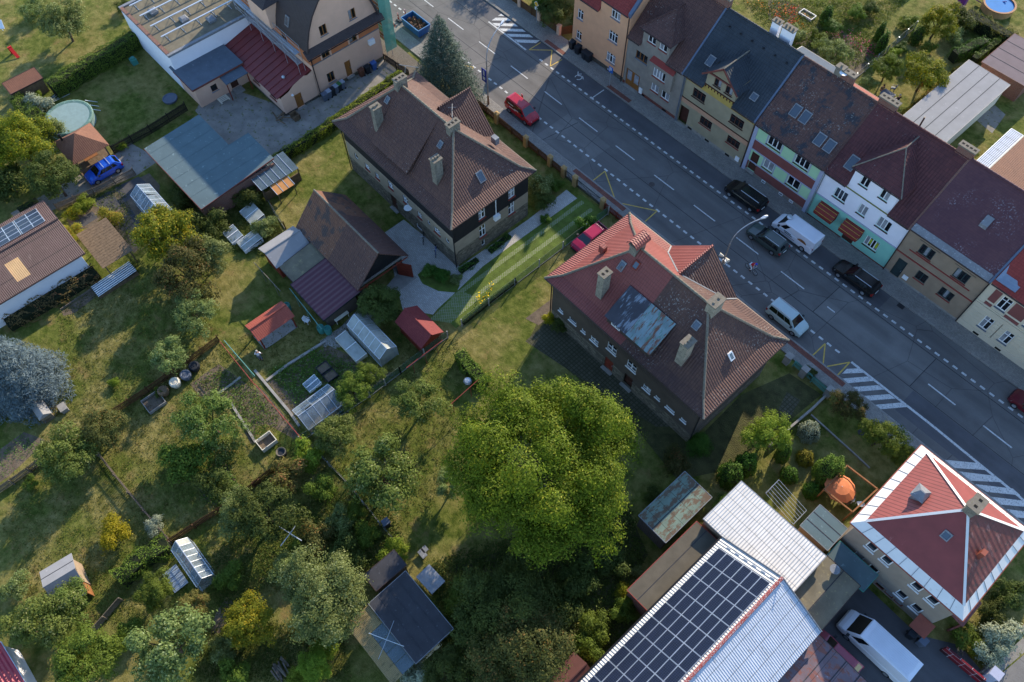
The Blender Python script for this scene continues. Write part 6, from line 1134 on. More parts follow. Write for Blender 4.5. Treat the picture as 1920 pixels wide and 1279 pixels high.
p = at(490, 675); person('person in a white shirt standing on the small dark lawn', (p.x, p.y, .0), 2.6, 'stand', 'cl_white', 'cl_grey', 'hairgrey')
p = at(795, 450); bicycle('black bicycle leaning beside the stone wall', (p.x, p.y, .01), -.75, 'black'); p = at(818, 474); bicycle('blue bicycle standing on the pale yard paving', (p.x, p.y, .01), -.75, 'blueplastic')

# ------------------------------------------------------------------ fences and walls
M['mesh'] = clear('green_wire_mesh', '3c6a58', .55, .6); M['meshgrey'] = clear('grey_wire_mesh', '7d8274', .62, .6); M['post'] = plain('concrete_post', 'a09c94', .9, .1); M['blackwood'] = plain('black_stained_wood', '241e1c', .8, .2); M['oldwood'] = plain('grey_old_wood', '6b6155', .9, .3, 4); M['brownwood'] = plain('brown_wood', '5c4028', .85, .25, 4); M['rustpost'] = plain('rust_red_steel', '8a3a32', .7, .15); M['pillar'] = plain('ochre_pillar', 'a08458', .9, .1, 2, .006)
def fence(label, pts, h, kind, mat, step=2.2, postm=None, cat='fence', gap=.125, name='garden_fence', groundh=0.0):
    P = [V((p[0], p[1], 0)) for p in pts]; t = thing(name, label, cat, P[0]); pk = MB(); rails = []
    for a, b in zip(P, P[1:]):
        L = (b-a).length; d = (b-a)/L; n = V((-d.y, d.x, 0)); np_ = max(1, round(L/step))
        for i in range(np_+1):
            q = a+d*(L*i/np_); part('post', MB().bar(q-n*.07, q-n*.07+V((0, 0, h+.06)), .1, .1, up=V((0, 1, 0))), M[postm or mat], t)
        if kind == 'picket':
            for z in (.3*h, .82*h): part('rail', MB().bar(a+V((0, 0, z)), b+V((0, 0, z)), .05, .08), M[mat], t)
            for i in range(int(L/gap)):
                q = a+d*(i+.5)*gap+n*.045; w = d*.045; hh = h*(1+R.uniform(-.03, .03))
                pk.hull([q-w, q+w, q+w+n*.02, q-w+n*.02], [q-w+V((0, 0, hh)), q+w+V((0, 0, hh)), q+w+n*.02+V((0, 0, hh)), q-w+n*.02+V((0, 0, hh))])
        elif kind == 'mesh':
            part('mesh_panel', MB().box(0, 0, 0, 0, 0, 0) if 0 else MB().poly([a+V((0, 0, .05)), b+V((0, 0, .05)), b+V((0, 0, h)), a+V((0, 0, h))]), M[mat], t)
            part('top_wire', MB().tube(a+V((0, 0, h)), b+V((0, 0, h)), .012, 4), M['meshgrey'], t); part('base_board', MB().bar(a+V((0, 0, .05)), b+V((0, 0, .05)), .05, .12), M['concrete'], t)
        elif kind == 'board': part('panel', MB().bar(a+V((0, 0, h/2)), b+V((0, 0, h/2)), .05, h), M[mat], t)
        elif kind == 'rail':
            for z in (.45*h, .95*h): part('rail', MB().bar(a+V((0, 0, z)), b+V((0, 0, z)), .07, .12), M[mat], t)
    if kind == 'picket': tag(part('pickets', pk, M[mat], t), kind='stuff')
    return t
def wall(label, pts, h, w, mat, cat='wall', name='garden_wall'):
    mb = MB(); P = [at(*p) for p in pts]
    for a, b in zip(P, P[1:]): mb.bar(a+V((0, 0, h/2)), b+V((0, 0, h/2)), w, h)
    return solo(name, mb, M[mat], label, cat)
g = lambda *q: [at(*p) for p in q]
fence('black picket fence along the lawn with the covered pool', g((352, 207), (285, 250), (215, 288)), 1.25, 'picket', 'blackwood'); fence('greenish picket fence beside the blue car and the felt beds', g((255, 328), (180, 365), (110, 395)), 1.1, 'picket', 'oldwood')
fence('dark picket fence between the open stone frame and the dry lawn', g((412, 640), (350, 685), (280, 735), (210, 780)), 1.0, 'picket', 'brownwood'); fence('worn picket fence beside the soil bed at the left edge', g((-5, 930), (60, 885), (125, 835)), 1.0, 'picket', 'oldwood'); fence('brown picket fence above the white framed greenhouse', g((322, 1018), (412, 962), (490, 905)), 1.0, 'picket', 'brownwood'); fence('short reddish picket fence near the coiled hose', g((478, 912), (520, 880)), 1.0, 'picket', 'brownwood')
fence('mossy rail fence running down from the brownish plum tree', g((163, 822), (220, 895), (275, 962), (325, 1020)), .9, 'picket', 'oldwood', gap=.2); fence('grey wire fence with pale top beam between the two apple gardens', g((585, 838), (655, 910), (745, 1022)), 1.1, 'mesh', 'meshgrey', postm='post')
fence('dark green mesh fence with concrete posts below the vegetable garden', [(-34.65, 4.3), (-34.1, 11.7), (-34.1, 15.4), (-34.1, 21.3)], 1.3, 'mesh', 'mesh', 2.4, 'post'); fence('green mesh fence between the driveway lawn and the red roofed house', [(-34.2, 23.2), (-34.25, 30.4), (-34.3, 44.0)], 1.3, 'mesh', 'mesh', 3.7, 'post')
fence('wire fence in the sunny gardens behind the terrace', g((1600, 152), (1660, 100), (1712, 55)), 1.2, 'mesh', 'meshgrey', postm='galv'); fence('dark mesh fence beside the grey shed of the barn', g((535, 430), (512, 395), (492, 355)), 1.2, 'mesh', 'meshgrey', postm='brownwood')
fence('plank fence below the clipped hedge at lower left', g((170, 1195), (230, 1125)), .9, 'board', 'oldwood'); fence('black iron fence beside the stone foot of the pink house', g((722, 115), (745, 130), (768, 145)), 1.1, 'picket', 'black', gap=.13)
t = fence('dark slatted fence with ochre pillars in front of the brown hipped house', [(-56.2, 44.3), (-52.6, 44.3), (-47.6, 44.3), (-41.6, 44.3)], 1.05, 'picket', 'brownwood', gap=.12)
for x in (-52.6, -47.6, -43.6, -41.4, -39.6, -35.3): solo('gate_pillar', MB().box(x-.25, x+.25, 44.0, 44.45, 0, 1.5).hull([(x-.3, 43.95, 1.5), (x+.3, 43.95, 1.5), (x+.3, 44.5, 1.5), (x-.3, 44.5, 1.5)], [(x-.05, 44.2, 1.66), (x+.05, 44.2, 1.66), (x+.05, 44.25, 1.66), (x-.05, 44.25, 1.66)]), M['pillar'], {-52.6: 'ochre pillar nearest the street lamp with the blue banner', -47.6: 'ochre pillar midway along the dark slatted fence', -43.6: 'ochre pillar in front of the garden shrubs', -41.4: 'ochre pillar left of the narrow iron gate', -39.6: 'ochre pillar between the narrow and the wide gate', -35.3: 'ochre pillar at the end of the mesh fence'}[x], 'pillar', 'ochre gate pillars')
for x0, x1, lb in ((-41.1, -39.9, 'narrow dark iron gate beside the driveway gate'), (-39.3, -35.6, 'wide dark iron driveway gate at the head of the wheel tracks')):
    t = thing('iron_gate', lb, 'gate', ((x0+x1)/2, 44.25, 0)); part('gate_frame', MB().bar((x0, 44.25, .1), (x1, 44.25, .1), .05, .05).bar((x0, 44.25, 1.2), (x1, 44.25, 1.2), .05, .05).bar((x0, 44.25, .1), (x0, 44.25, 1.2), .05, .05, up=V((0, 1, 0))).bar((x1, 44.25, .1), (x1, 44.25, 1.2), .05, .05, up=V((0, 1, 0))).bar((x0, 44.25, .1), (x1, 44.25, 1.2), .03, .03).bar((x0, 44.25, 1.2), (x1, 44.25, .1), .03, .03), M['black'], t); mb = MB()
    for i in range(int((x1-x0)/.14)): mb.bar((x0+i*.14, 44.25, .1), (x0+i*.14, 44.25, 1.2), .02, .02, up=V((0, 1, 0)))
    tag(part('bars', mb, M['black'], t), kind='stuff')
fence('reddish low fence behind the red roof edge by the pavement', [(-35.0, 44.3), (-31.5, 44.3), (-29.5, 44.3)], 1.0, 'picket', 'redwood', gap=.13); fence('turquoise picket gate fence below the corner of the hipped house', [(-9.2, 43.9), (-7.0, 43.8), (-5.3, 43.7)], 1.0, 'picket', 'turqpipe', gap=.13)
for x, lb in ((-9.9, 'grey pillar beside the pale silver car'), (-8.0, 'grey pillar in the middle of the turquoise fence'), (-5.1, 'white capped pillar at the end of the turquoise fence')): solo('fence_pillar', MB().box(x-.3, x+.3, 43.4, 43.95, 0, 1.3).box(x-.35, x+.35, 43.35, 44.0, 1.3, 1.38), M['concrete'], lb, 'pillar', 'grey fence pillars')
wall('low concrete wall running down from the white capped pillar', ((1549, 742), (1520, 770), (1440, 838)), .55, .2, 'concrete'); fence('brick pillared wooden fence at the top of the far pavement', [(-72, 60.1), (-66, 60.1), (-61.5, 60.1), (-58.6, 60.1), (-57.8, 61.6)], 1.15, 'board', 'brownwood', 3)
for x, lb in ((-66, 'pinkish pillar nearest the top edge beside the far pavement'), (-62.3, 'pinkish pillar carrying a white letter box'), (-58.7, 'pinkish pillar beside the orange house')): solo('brick_pillar', MB().box(x-.22, x+.22, 59.85, 60.3, 0, 1.4).box(x-.27, x+.27, 59.8, 60.35, 1.4, 1.47), M['w_pink'], lb, 'pillar', 'pinkish pillars of the far fence')
for n_, q in enumerate((((490, 700), (545, 655), (615, 600)), ((500, 710), (560, 790)), ((680, 760), (720, 810)))): pass
wall('pale concrete edging beside the small dark lawn', ((500, 715), (540, 685), (612, 640)), .18, .25, 'concrete', 'edging', 'bed_edging'); wall('pale concrete edging running down past the vegetable beds', ((478, 695), (545, 775), (562, 800)), .15, .25, 'concrete', 'edging', 'bed_edging'); wall('pale stone edging of the lower soil bed', ((428, 748), (455, 790), (480, 830)), .15, .22, 'concrete', 'edging', 'bed_edging'); wall('stone edging in the middle of the soil bed', ((405, 742), (430, 725), (452, 708)), .15, .22, 'concrete', 'edging', 'bed_edging'); wall('kerb stones along the clipped garden path', ((1520, 778), (1600, 850), (1630, 878)), .12, .14, 'concrete', 'edging', 'bed_edging'); wall('low wall along the side path in the bottom right corner', ((1838, 1262), (1925, 1168)), .4, .2, 'concrete'); wall('plank edging below the shrub border at the white hall', ((115, 582), (175, 542)), .25, .08, 'oldwood', 'edging', 'bed_edging')
t = solo('banner_gate', MB().hull([at(1760, 1220)+V((0, 0, .1)), at(1832, 1280)+V((0, 0, .1)), at(1834, 1277)+V((0, 0, .1)), at(1762, 1217)+V((0, 0, .1))], [at(1760, 1220)+V((0, 0, 1.3)), at(1832, 1280)+V((0, 0, 1.3)), at(1834, 1277)+V((0, 0, 1.3)), at(1762, 1217)+V((0, 0, 1.3))]), bricks('red_black_panels', '7a1420', '16161c', 'c8c8cc', 1.0, .62, .015, .5, 0, 0, .0), 'red and black panelled gate beside the white van', 'gate'); p = at(1850, 1268); solo('gate_post', MB().box(p.x-.35, p.x+.35, p.y-.35, p.y+.35, 0, 1.5).box(p.x-.42, p.x+.42, p.y-.42, p.y+.42, 1.5, 1.58), M['w_trim'], 'white capped gate post in the bottom right corner', 'pillar')

# ------------------------------------------------------------------ street furniture
def lamp(label, bx, by, hx, hy, hz, banner=False, horns=False):
    t = thing('street_lamp', label, 'street lamp', (bx, by, .13), group='street lamps'); b = V((bx, by, .13)); k_ = V((bx, by, hz*.72)); h = V((hx, hy, hz))
    part('base_sleeve', MB().tube(b, b+V((0, 0, 1.3)), .13, 8, .11), plain('lamp_rust', '7a5c46', .8, .2), t); pts = [k_]
    for i in range(1, 9):
        s = i/8; q = k_.lerp(V((bx, by, hz)), s)*(1-s)+V((bx, by, hz)).lerp(h, s)*s if 0 else (k_*(1-s)**2+V((bx, by, hz*1.0))*2*s*(1-s)+h*s*s); pts.append(q)
    part('pole', MB().tube(b+V((0, 0, 1.3)), k_, .085, 8, .065), plain('lamp_pole', '8d8780', .6, .15), t); part('arm', MB().path(pts, .05, 6), M['galv'], t)
    d = (pts[-1]-pts[-2]).normalized(); s = d.cross(V((0, 0, 1))).normalized(); c = h+d*.3; mb = MB(); ring = []
    part('lamp_head', MB().hull([c-d*.42-s*.06, c-s*.17, c+d*.4-s*.08, c+d*.4+s*.08, c+s*.17, c-d*.42+s*.06], [c-d*.38-s*.05+V((0, 0, .1)), c-s*.12+V((0, 0, .16)), c+d*.34-s*.06+V((0, 0, .12)), c+d*.34+s*.06+V((0, 0, .12)), c+s*.12+V((0, 0, .16)), c-d*.38+s*.05+V((0, 0, .1))]), M['alu'], t)
    if banner: part('banner', MB().box(bx-.95, bx-.15, by-.02, by+.02, 3.2, 5.0), plain('blue_banner', '243a9a', .6, .1), t); part('lettering', MB().box(bx-.75, bx-.35, by-.035, by-.021, 3.5, 3.9).box(bx-.68, bx-.42, by-.035, by-.021, 4.1, 4.8), M['plate'], t)
    if horns:
        for dx in (-.35, .35): part('loudspeaker', MB().tube((bx+dx*.3, by-.05, 4.4), (bx+dx*1.6, by-.2, 4.45), .06, 8, .2), M['cream'], t)
        part('junction_box', MB().box(bx-.2, bx+.2, by+.09, by+.35, 3.2, 3.7), M['wframe'], t)
lamp('street lamp with blue banner beside the red van', -55.45, 45.4, -56.5, 48.6, 9.0, banner=True); lamp('street lamp with loudspeakers behind the hipped red roof', -20.6, 45.85, -19.7, 48.4, 9.0, horns=True)
M['signblue'] = plain('sign_blue', '1c5fae', .4, .05)
p = at(1158, 152); t = thing('parking_sign', 'blue disabled parking sign in front of the orange house', 'sign', (p.x, 58.1, .13)); part('pole', MB().tube((p.x, 58.1, .13), (p.x, 58.1, 2.9), .04), M['galv'], t); part('plate', MB().box(p.x-.32, p.x+.32, 58.03, 58.06, 2.2, 3.0), M['signblue'], t)
mb = MB(); mb.box(p.x-.2, p.x-.1, 58.015, 58.029, 2.35, 2.9).box(p.x-.1, p.x+.12, 58.015, 58.029, 2.8, 2.9).box(p.x-.1, p.x+.12, 58.015, 58.029, 2.55, 2.65).box(p.x+.06, p.x+.14, 58.015, 58.029, 2.65, 2.8); part('lettering', mb, M['plate'], t)
p = at(1008, 42); t = thing('road_sign', 'yellow diamond road sign on the far pavement by the fence', 'sign', (p.x, 59.5, .13)); part('pole', MB().tube((p.x, 59.5, .13), (p.x, 59.5, 3.1), .04), M['galv'], t); part('plate', MB().poly([(p.x, 59.44, 2.5), (p.x+.35, 59.44, 2.85), (p.x, 59.44, 3.2), (p.x-.35, 59.44, 2.85)]), plain('sign_yellow', 'd8a020', .4, .05), t); part('supplementary_plate', MB().box(p.x-.25, p.x+.25, 59.42, 59.44, 2.0, 2.4), M['plate'], t); part('plate_border', MB().poly([(p.x, 59.45, 2.42), (p.x+.43, 59.45, 2.85), (p.x, 59.45, 3.28), (p.x-.43, 59.45, 2.85)]), M['plate'], t)
for (px, py), lb in (((748, 40), 'red and white beacon at the far left corner of the skip'), ((761, 33), 'red and white beacon on the road side of the skip'), ((979, 191), 'red and white beacon behind the red van')):
    p = at(px, py); t = thing('beacon', lb, 'beacon', (p.x, p.y, .02), group='red and white roadwork beacons'); part('foot', MB().box(p.x-.4, p.x+.4, p.y-.2, p.y+.2, .02, .12), M['black'], t); part('plate', MB().box(p.x-.13, p.x+.13, p.y-.03, p.y+.03, .12, 1.2), bricks('beacon_stripes', 'd8d8d8', 'b01c24', 'b01c24', .6, .22, .0, .5, 0, 0), t)
    for i in range(2): part('stripe', MB().box(p.x-.135, p.x+.135, p.y-.035, p.y+.035, .3+i*.45, .5+i*.45), M['tail'], t)
M['bingrey'] = plain('bin_grey', '5a6270', .6, .1); M['bingreen'] = plain('bin_green', '3d6a3a', .6, .1); M['binblack'] = plain('bin_black', '22262c', .6, .1); M['binpale'] = plain('bin_pale', '8f98a6', .6, .1); M['binbrown'] = plain('bin_brown', '5d3a2c', .6, .1); M['binblue'] = plain('bin_blue', '3c5c96', .6, .1)
def bin_(label, px, py, body, lid, big=1.0, group='wheelie bins'):
    p = at(px, py); t = thing('wheelie_bin', label, 'bin', (p.x, p.y, 0), R.uniform(-.15, .15), group); ORG[t.name] = V((0, 0, 0)); w, h = .3*big, 1.0*big
    part('body', MB().hull([(-w*.75, -w*.8, .06), (w*.75, -w*.8, .06), (w*.75, w*.8, .06), (-w*.75, w*.8, .06)], [(-w, -w, h), (w, -w, h), (w, w, h), (-w, w, h)]), M[body], t, world=False); part('lid', MB().hull([(-w*1.05, -w*1.1, h), (w*1.05, -w*1.1, h), (w*1.05, w*1.15, h), (-w*1.05, w*1.15, h)], [(-w, -w, h+.06), (w, -w, h+.06), (w, w*1.1, h+.1), (-w, w*1.1, h+.1)]), M[lid], t, world=False)
    for s in (-1, 1): part('wheel', MB().tube((s*w*.7, w*.85, .1), (s*w*.95, w*.85, .1), .1, 10), M['tyre'], t, world=False)
for px, py, b, l, lb in ((1072, 92, 'binblack', 'binblack', 'black bin nearest the corner of the orange house'), (1083, 101, 'binblack', 'binblack', 'black bin second from the corner of the orange house'), (1096, 111, 'binblack', 'binblack', 'black bin third along the orange wall'), (1103, 116, 'binblack', 'binblack', 'black bin nearest the parking sign'),
    (611, 188, 'bingrey', 'bingrey', 'grey bin beside the drainpipe of the pink house'), (618, 183, 'bingrey', 'binpale', 'pale lidded bin second from the drainpipe'), (625, 179, 'binblack', 'binblack', 'black bin in the row under the pink wall'), (631, 174, 'bingrey', 'binpale', 'pale lidded bin left of the green lid'), (637, 170, 'binblack', 'bingreen', 'dark bin with green lid under the pink wall'), (643, 166, 'bingrey', 'binpale', 'pale lidded bin nearest the oak door'),
    (679, 143, 'binbrown', 'binbrown', 'brown bin right of the oak door'), (690, 137, 'binblack', 'binblack', 'black bin between the brown and the blue bin'), (702, 130, 'binblue', 'binblue', 'blue lidded bin at the end of the pink wall'), (1702, 1192, 'binblack', 'binblack', 'black bin under the orange canopy'), (1722, 1206, 'bingrey', 'bingrey', 'grey bin beside the white van'), (726, 985, 'binblack', 'bingrey', 'dark composter on the sunny lawn')):
    bin_(lb, px, py, b, l, 1.15 if py < 130 and px > 1000 else 1.0)

# ------------------------------------------------------------------ garden things
p = at(136, 232); t = thing('covered_pool', 'round above-ground pool under a green cover', 'pool', (p.x, p.y, 0)); rr = 2.75
part('wall', MB().lathe([(rr, 0), (rr, 1.0)], p, 28), plain('pool_wall', '7f9490', .6, .1), t); part('cover', MB().lathe([(rr*1.02, .75), (rr*1.03, 1.06), (rr*.97, 1.08), (rr*.85, .98), (rr*.78, .9), (rr*.02, .86)], p, 28), plain('pool_cover', '5f7f74', .5, .2, 1.2, .05, stain='86a097', stain_lo=.55), t, smooth=True)
for i in range(3): q = at(166+i*3, 199+i*8); part('strut', MB().bar(q+V((0, 0, .9)), q+V((.2, 1.1, .05)), .06, .06), M['alu'], t)
a = at(92, 190); b = at(118, 170); lt = thing('folding_ladder', 'aluminium folding ladder lying beside the covered pool', 'ladder', a); 
for o_ in (V((0, 0, .1)), V((1.0, .35, .1))):
    c1, c2 = a+o_*.4, b+o_; s = (c2-c1).normalized().cross(V((0, 0, 1)))*.22; part('rail', MB().bar(c1-s*.4, c2-s, .06, .06), M['alu'], lt); part('rail', MB().bar(c1+s*.4, c2+s, .06, .06), M['alu'], lt)
    for i in range(5): q = c1.lerp(c2, .2+.17*i); part('rung', MB().bar(q-s*(.5+.1*i), q+s*(.5+.1*i), .05, .05), M['alu'], lt)
p = at(1868, 18); t = thing('garden_pool', 'round blue pool at the top right edge', 'pool', (p.x, p.y, 0)); part('wall', MB().lathe([(1.95, 0), (1.95, .85)], p, 26, cap=False), plain('pool_wood', 'b08a5c', .7, .15), t); part('rim', MB().lathe([(2.05, .85), (2.05, .93), (1.8, .93), (1.8, .85)], p, 26, cap=False), M['orangewood'], t); part('water', MB().lathe([(1.82, .7), (1.82, .78)], p, 26), plain('pool_water', '4a7cb0', .04, .08, 1, spec=.3), t); part('ladder', MB().bar(p+V((-1.2, .4, .2)), p+V((.4, .9, .95)), .12, .1), M['blueplastic'], t)
p = at(1800, 8); solo('water_slide', MB().slab([p+V((0, 0, 1.6)), p+V((.6, 0, 1.6)), p+V((1.9, 1.8, .3)), p+V((1.3, 1.8, .3))], .08).box(p.x-.3, p.x+.7, p.y-.8, p.y, 0, 1.5), plain('purple_plastic', '7a3a86', .4, .15, stain='b03a4a', stain_lo=.55), 'purple slide frame beside the blue pool', 'slide')
def rail(label, a, b, h, mat, posts=2, r=.034, name='clothes_rail', cat='clothes rail'):
    A, B = at(*a, h), at(*b, h); t = thing(name, label, cat, (A.x, A.y, 0)); part('bar', MB().tube(A, B, r), M[mat], t)
    for i in range(posts): q = A.lerp(B, (i+.5)/posts if posts > 1 else .25); part('post', MB().tube((q.x, q.y, 0), q, r*.9), M[mat], t)
rail('red steel rail with post on the sunny lawn above the walnut', (832, 770), (898, 711), 2.0, 'rustpost'); rail('red steel rail running past the vegetable beds', (478, 720), (569, 827), 1.9, 'rustpost', 3); rail('red steel rail above the soil beds', (412, 640), (478, 722), 1.9, 'rustpost', 2); rail('turquoise pipe rail beside the red gazebo', (543, 541), (603, 617), 2.1, 'turqpipe', 3); rail('turquoise pipe rail above the soil bed', (420, 638), (478, 705), 2.2, 'turqpipe', 2); rail('pale pole with line beside the grey shed', (476, 492), (526, 546), 2.2, 'cap', 2); rail('rusty rail along the green mesh fence', (762, 690), (830, 638), 1.9, 'rustpost', 3)
c = at(544, 1000, 2.0); t = thing('rotary_dryer', 'white rotary clothes dryer on the lower lawn', 'clothes dryer', (c.x, c.y, 0)); part('pole', MB().tube((c.x, c.y, 0), c, .04), M['galv'], t)
for a in range(4): d = V((math.cos(a*1.571+.3), math.sin(a*1.571+.3), .02)); part('arm', MB().tube(c, c+d*1.25, .04), M['alu'], t)
c = at(1465, 925, 1.8); t = thing('clothes_dryer', 'parallel wire clothes lines in the clipped garden', 'clothes line', (c.x, c.y, 0)); A, B = at(1448, 912, 1.8), at(1500, 970, 1.8); 
for q in (A, B): part('post', MB().tube((q.x, q.y, 0), q, .05), M['galv'], t); part('crossbar', MB().tube(q+V((0, -.9, 0)), q+V((0, .9, 0)), .03), M['galv'], t)
for i in range(7): o_ = V((0, -.9+i*.3, 0)); part('line', MB().tube(A+o_, B+o_, .012, 4), M['alu'], t)
# orange parasol, its frame, and the people round the table
c = at(1579, 912, 2.2); t = thing('parasol', 'orange garden parasol under the wooden frame', 'parasol', (c.x, c.y, 0)); mb = MB(); n = 12
for i in range(n):
    a0, a1 = i*2*PI/n, (i+1)*2*PI/n; am = (a0+a1)/2; e0, e1, em = [c+V((math.cos(q)*1.35, math.sin(q)*1.35, -.5)) for q in (a0, a1, am)]; m0, m1 = [c+V((math.cos(q)*.75, math.sin(q)*.75, -.12)) for q in (a0, a1)]; em = em.lerp(c, .06)
    mb.poly([c, m0, m1]); mb.poly([m0, e0, em]); mb.poly([m0, em, m1]); mb.poly([m1, em, e1])
part('canopy', mb, plain('orange_canvas', 'c8764a', .8, .08), t); part('pole', MB().tube((c.x, c.y, 0), c, .035), M['alu'], t)
t = thing('timber_frame', 'square timber beam frame around the orange parasol', 'pergola', (c.x, c.y, 0)); F4 = g(); q4 = [at(x, y, 2.3) for x, y in ((1588, 873), (1645, 917), (1598, 960), (1545, 918))]
for i in range(4): a, b = q4[i], q4[(i+1) % 4]; part('beam', MB().bar(a, b, .12, .15), M['orangewood'], t); part('post', MB().bar((a.x, a.y, 0), a, .13, .13, up=V((0, 1, 0))), M['orangewood'], t)
def chair(label, px, py, rz, mat='wframe', group='white garden chairs'):
    p = at(px, py); t = thing('garden_chair', label, 'chair', (p.x, p.y, 0), rz, group); ORG[t.name] = V((0, 0, 0)); part('seat', MB().box(-.24, .24, -.23, .23, .4, .44), M[mat], t, world=False); part('backrest', MB().hull([(-.26, -.23, .44), (-.22, -.23, .44), (-.22, .23, .44), (-.26, .23, .44)], [(-.36, -.2, .88), (-.32, -.2, .88), (-.32, .2, .88), (-.36, .2, .88)]), M[mat], t, world=False)
    for x in (-.21, .21):
        for y in (-.2, .2): part('leg', MB().bar((x, y, 0), (x*.95, y*.95, .4), .04, .04, up=V((0, 1, 0))), M[mat], t, world=False)
    for y in (-.25, .25): part('armrest', MB().bar((-.28, y, .62), (.18, y, .62), .05, .04), M[mat], t, world=False)
def table(label, px, py, w, d, mat, group=None, rz=0.0, h=.72):
    p = at(px, py); t = thing('garden_table', label, 'table', (p.x, p.y, 0), rz, group); ORG[t.name] = V((0, 0, 0)); part('table_top', MB().box(-w/2, w/2, -d/2, d/2, h-.05, h), M[mat], t, world=False)
    for x in (-w/2+.1, w/2-.1):
        for y in (-d/2+.1, d/2-.1): part('leg', MB().bar((x, y, 0), (x, y, h-.05), .06, .06, up=V((0, 1, 0))), M[mat], t, world=False)
table('round dark table beneath the orange parasol', 1582, 935, 1.2, 1.2, 'plank'); chair('white chair right of the orange parasol', 1609, 948, 2.5); chair('white chair among the people below the parasol', 1592, 938, 2.0)
p = at(1558, 928); person('person in dark clothes seated left of the orange parasol', (p.x, p.y, 0), .3, 'sit', 'cl_black', 'cl_grey', 'hair'); p = at(1588, 940); person('person in a dark top seated below the orange parasol', (p.x, p.y, 0), 1.6, 'sit', 'cl_grey', 'cl_black', 'hairgrey')
table('blue grey round table in the garden behind the terrace', 1660, 185, 1.5, 1.2, 'bingrey'); chair('dark chair beside the blue grey table', 1672, 170, 3.6, 'bingrey'); chair('pale chair at the near end of the blue grey table', 1672, 198, 1.6); p = at(1650, 175); person('person in brown seated at the blue grey table', (p.x, p.y, 0), -.4, 'sit', 'plank', 'cl_grey', 'hair'); p = at(1680, 194); person('person in white and black seated at the near end of the table', (p.x, p.y, 0), 2.6, 'sit', 'cl_black', 'cl_white', 'hairgrey')
p = at(1722, 172); solo('closed_parasol', MB().lathe([(.03, 0), (.03, .8), (.14, .9), (.16, 1.6), (.02, 2.5)], p, 8), plain('red_blue_parasol', 'a03a34', .8, .2, 2, stain='2c50a0', stain_lo=.55), 'closed red and blue parasol under the yellowing tree', 'parasol')
chair('white plastic chair in the shade behind the brick wall', 451, 365, 1.0); table('cream workbench in front of the maroon lean-to', 641, 598, 1.6, .7, 'cream', rz=1.57); table('bluish table top strewn with leaves by the dark summer house', 809, 1090, 2.0, 1.5, 'curtain', rz=.05, h=.8)
chair('white chair behind the vegetable garden gazebo', 577, 605, .4); p = at(580, 612)
for px, py, lb in ((604, 622, 'green water barrel at the corner of the maroon lean-to'), (617, 624, 'green water barrel nearest the pale paving'), (541, 581, 'green water barrel beside the red gazebo')): p = at(px, py); solo('water_barrel', MB().lathe([(.33, 0), (.38, .5), (.35, .95), (.29, .95), (.29, .8)], p, 14), M['teal'], lb, 'barrel', 'green water barrels')
for px, py, lb, m in ((332, 722, 'pale heap bag by the picket fence', 'cream'), (352, 708, 'dark planter tub beside the pale heap bag', 'bingrey'), (310, 738, 'brown compost tub nearest the stone frame', 'plank'), (368, 692, 'dark planter tub at the upper end of the picket fence', 'binblack')): p = at(px, py); solo('planter_tub', MB().lathe([(.4, 0), (.55, .5), (.5, .75), (.38, .78), (.3, .7)], p, 10), M[m], lb, 'tub', 'tubs along the picket fence')
p = at(236, 98); solo('barbecue', MB().tube(p, p+V((0, 0, .75)), .05).lathe([(.12, .7), (.45, .85), (.5, 1.0), (.4, 1.02)], p, 12), M['lead'], 'pale round barbecue on the shaded lawn beneath the hedge', 'barbecue'); p = at(253, 119); solo('teal_box', MB().box(p.x-.4, p.x+.4, p.y-.35, p.y+.35, 0, .7).box(p.x-.2, p.x+.2, p.y-.2, p.y+.2, .7, .9), M['teal'], 'teal storage box below the round barbecue', 'box'); p = at(320, 187); solo('sandpit_shell', MB().lathe([(.85, 0), (.9, .25), (.8, .28), (.7, .2)], p, 14), M['bingrey'], 'dark round shell near the low pink annexe', 'sandpit'); p = at(420, 187); t = solo('pallet', MB().box(p.x-.5, p.x+.5, p.y-.6, p.y-.45, .0, .14).box(p.x-.5, p.x+.5, p.y+.45, p.y+.6, 0, .14).box(p.x-.5, p.x-.36, p.y-.6, p.y+.6, .141, .17).box(p.x-.25, p.x-.11, p.y-.6, p.y+.6, .141, .17).box(p.x, p.x+.14, p.y-.6, p.y+.6, .141, .17).box(p.x+.25, p.x+.4, p.y-.6, p.y+.6, .141, .17), M['cream'], 'pale wooden pallet outside the low pink annexe', 'pallet')
p = at(29, 104); solo('toy_slide', MB().slab([p+V((-.5, -.2, .9)), p+V((-.5, .2, .9)), p+V((.8, .3, .1)), p+V((.8, -.1, .1))], .08).box(p.x-.7, p.x-.5, p.y-.25, p.y+.25, 0, .95), plain('toy_red', 'c02420', .4, .1), 'red toy slide in the top left garden', 'slide'); p = at(8, 60); solo('drying_towel', MB().slab([p+V((-.8, -.6, 1.7)), p+V((.2, .5, 1.7)), p+V((.9, .2, .9)), p+V((-.1, -.9, .9))], .03).tube(p+V((-.3, 0, 0)), p+V((-.3, 0, 1.7)), .04), M['cl_white'], 'white towel drying at the left edge of the photo', 'towel')
p = at(530, 852); mb = MB()
for j in range(4):
    for i in range(16): a, b = i*PI/8, (i+1)*PI/8; r_ = .34+.03*j; mb.tube(p+V((math.cos(a)*r_, math.sin(a)*r_, .55+.04*j)), p+V((math.cos(b)*r_, math.sin(b)*r_, .55+.04*j)), .025, 4)
solo('garden_hose', mb, M['cap'], 'coiled tan hose on a dark tub', 'hose'); solo('hose_tub', MB().lathe([(.4, 0), (.45, .5), (.4, .52)], p, 12), M['binblack'], 'dark tub under the coiled hose', 'tub')
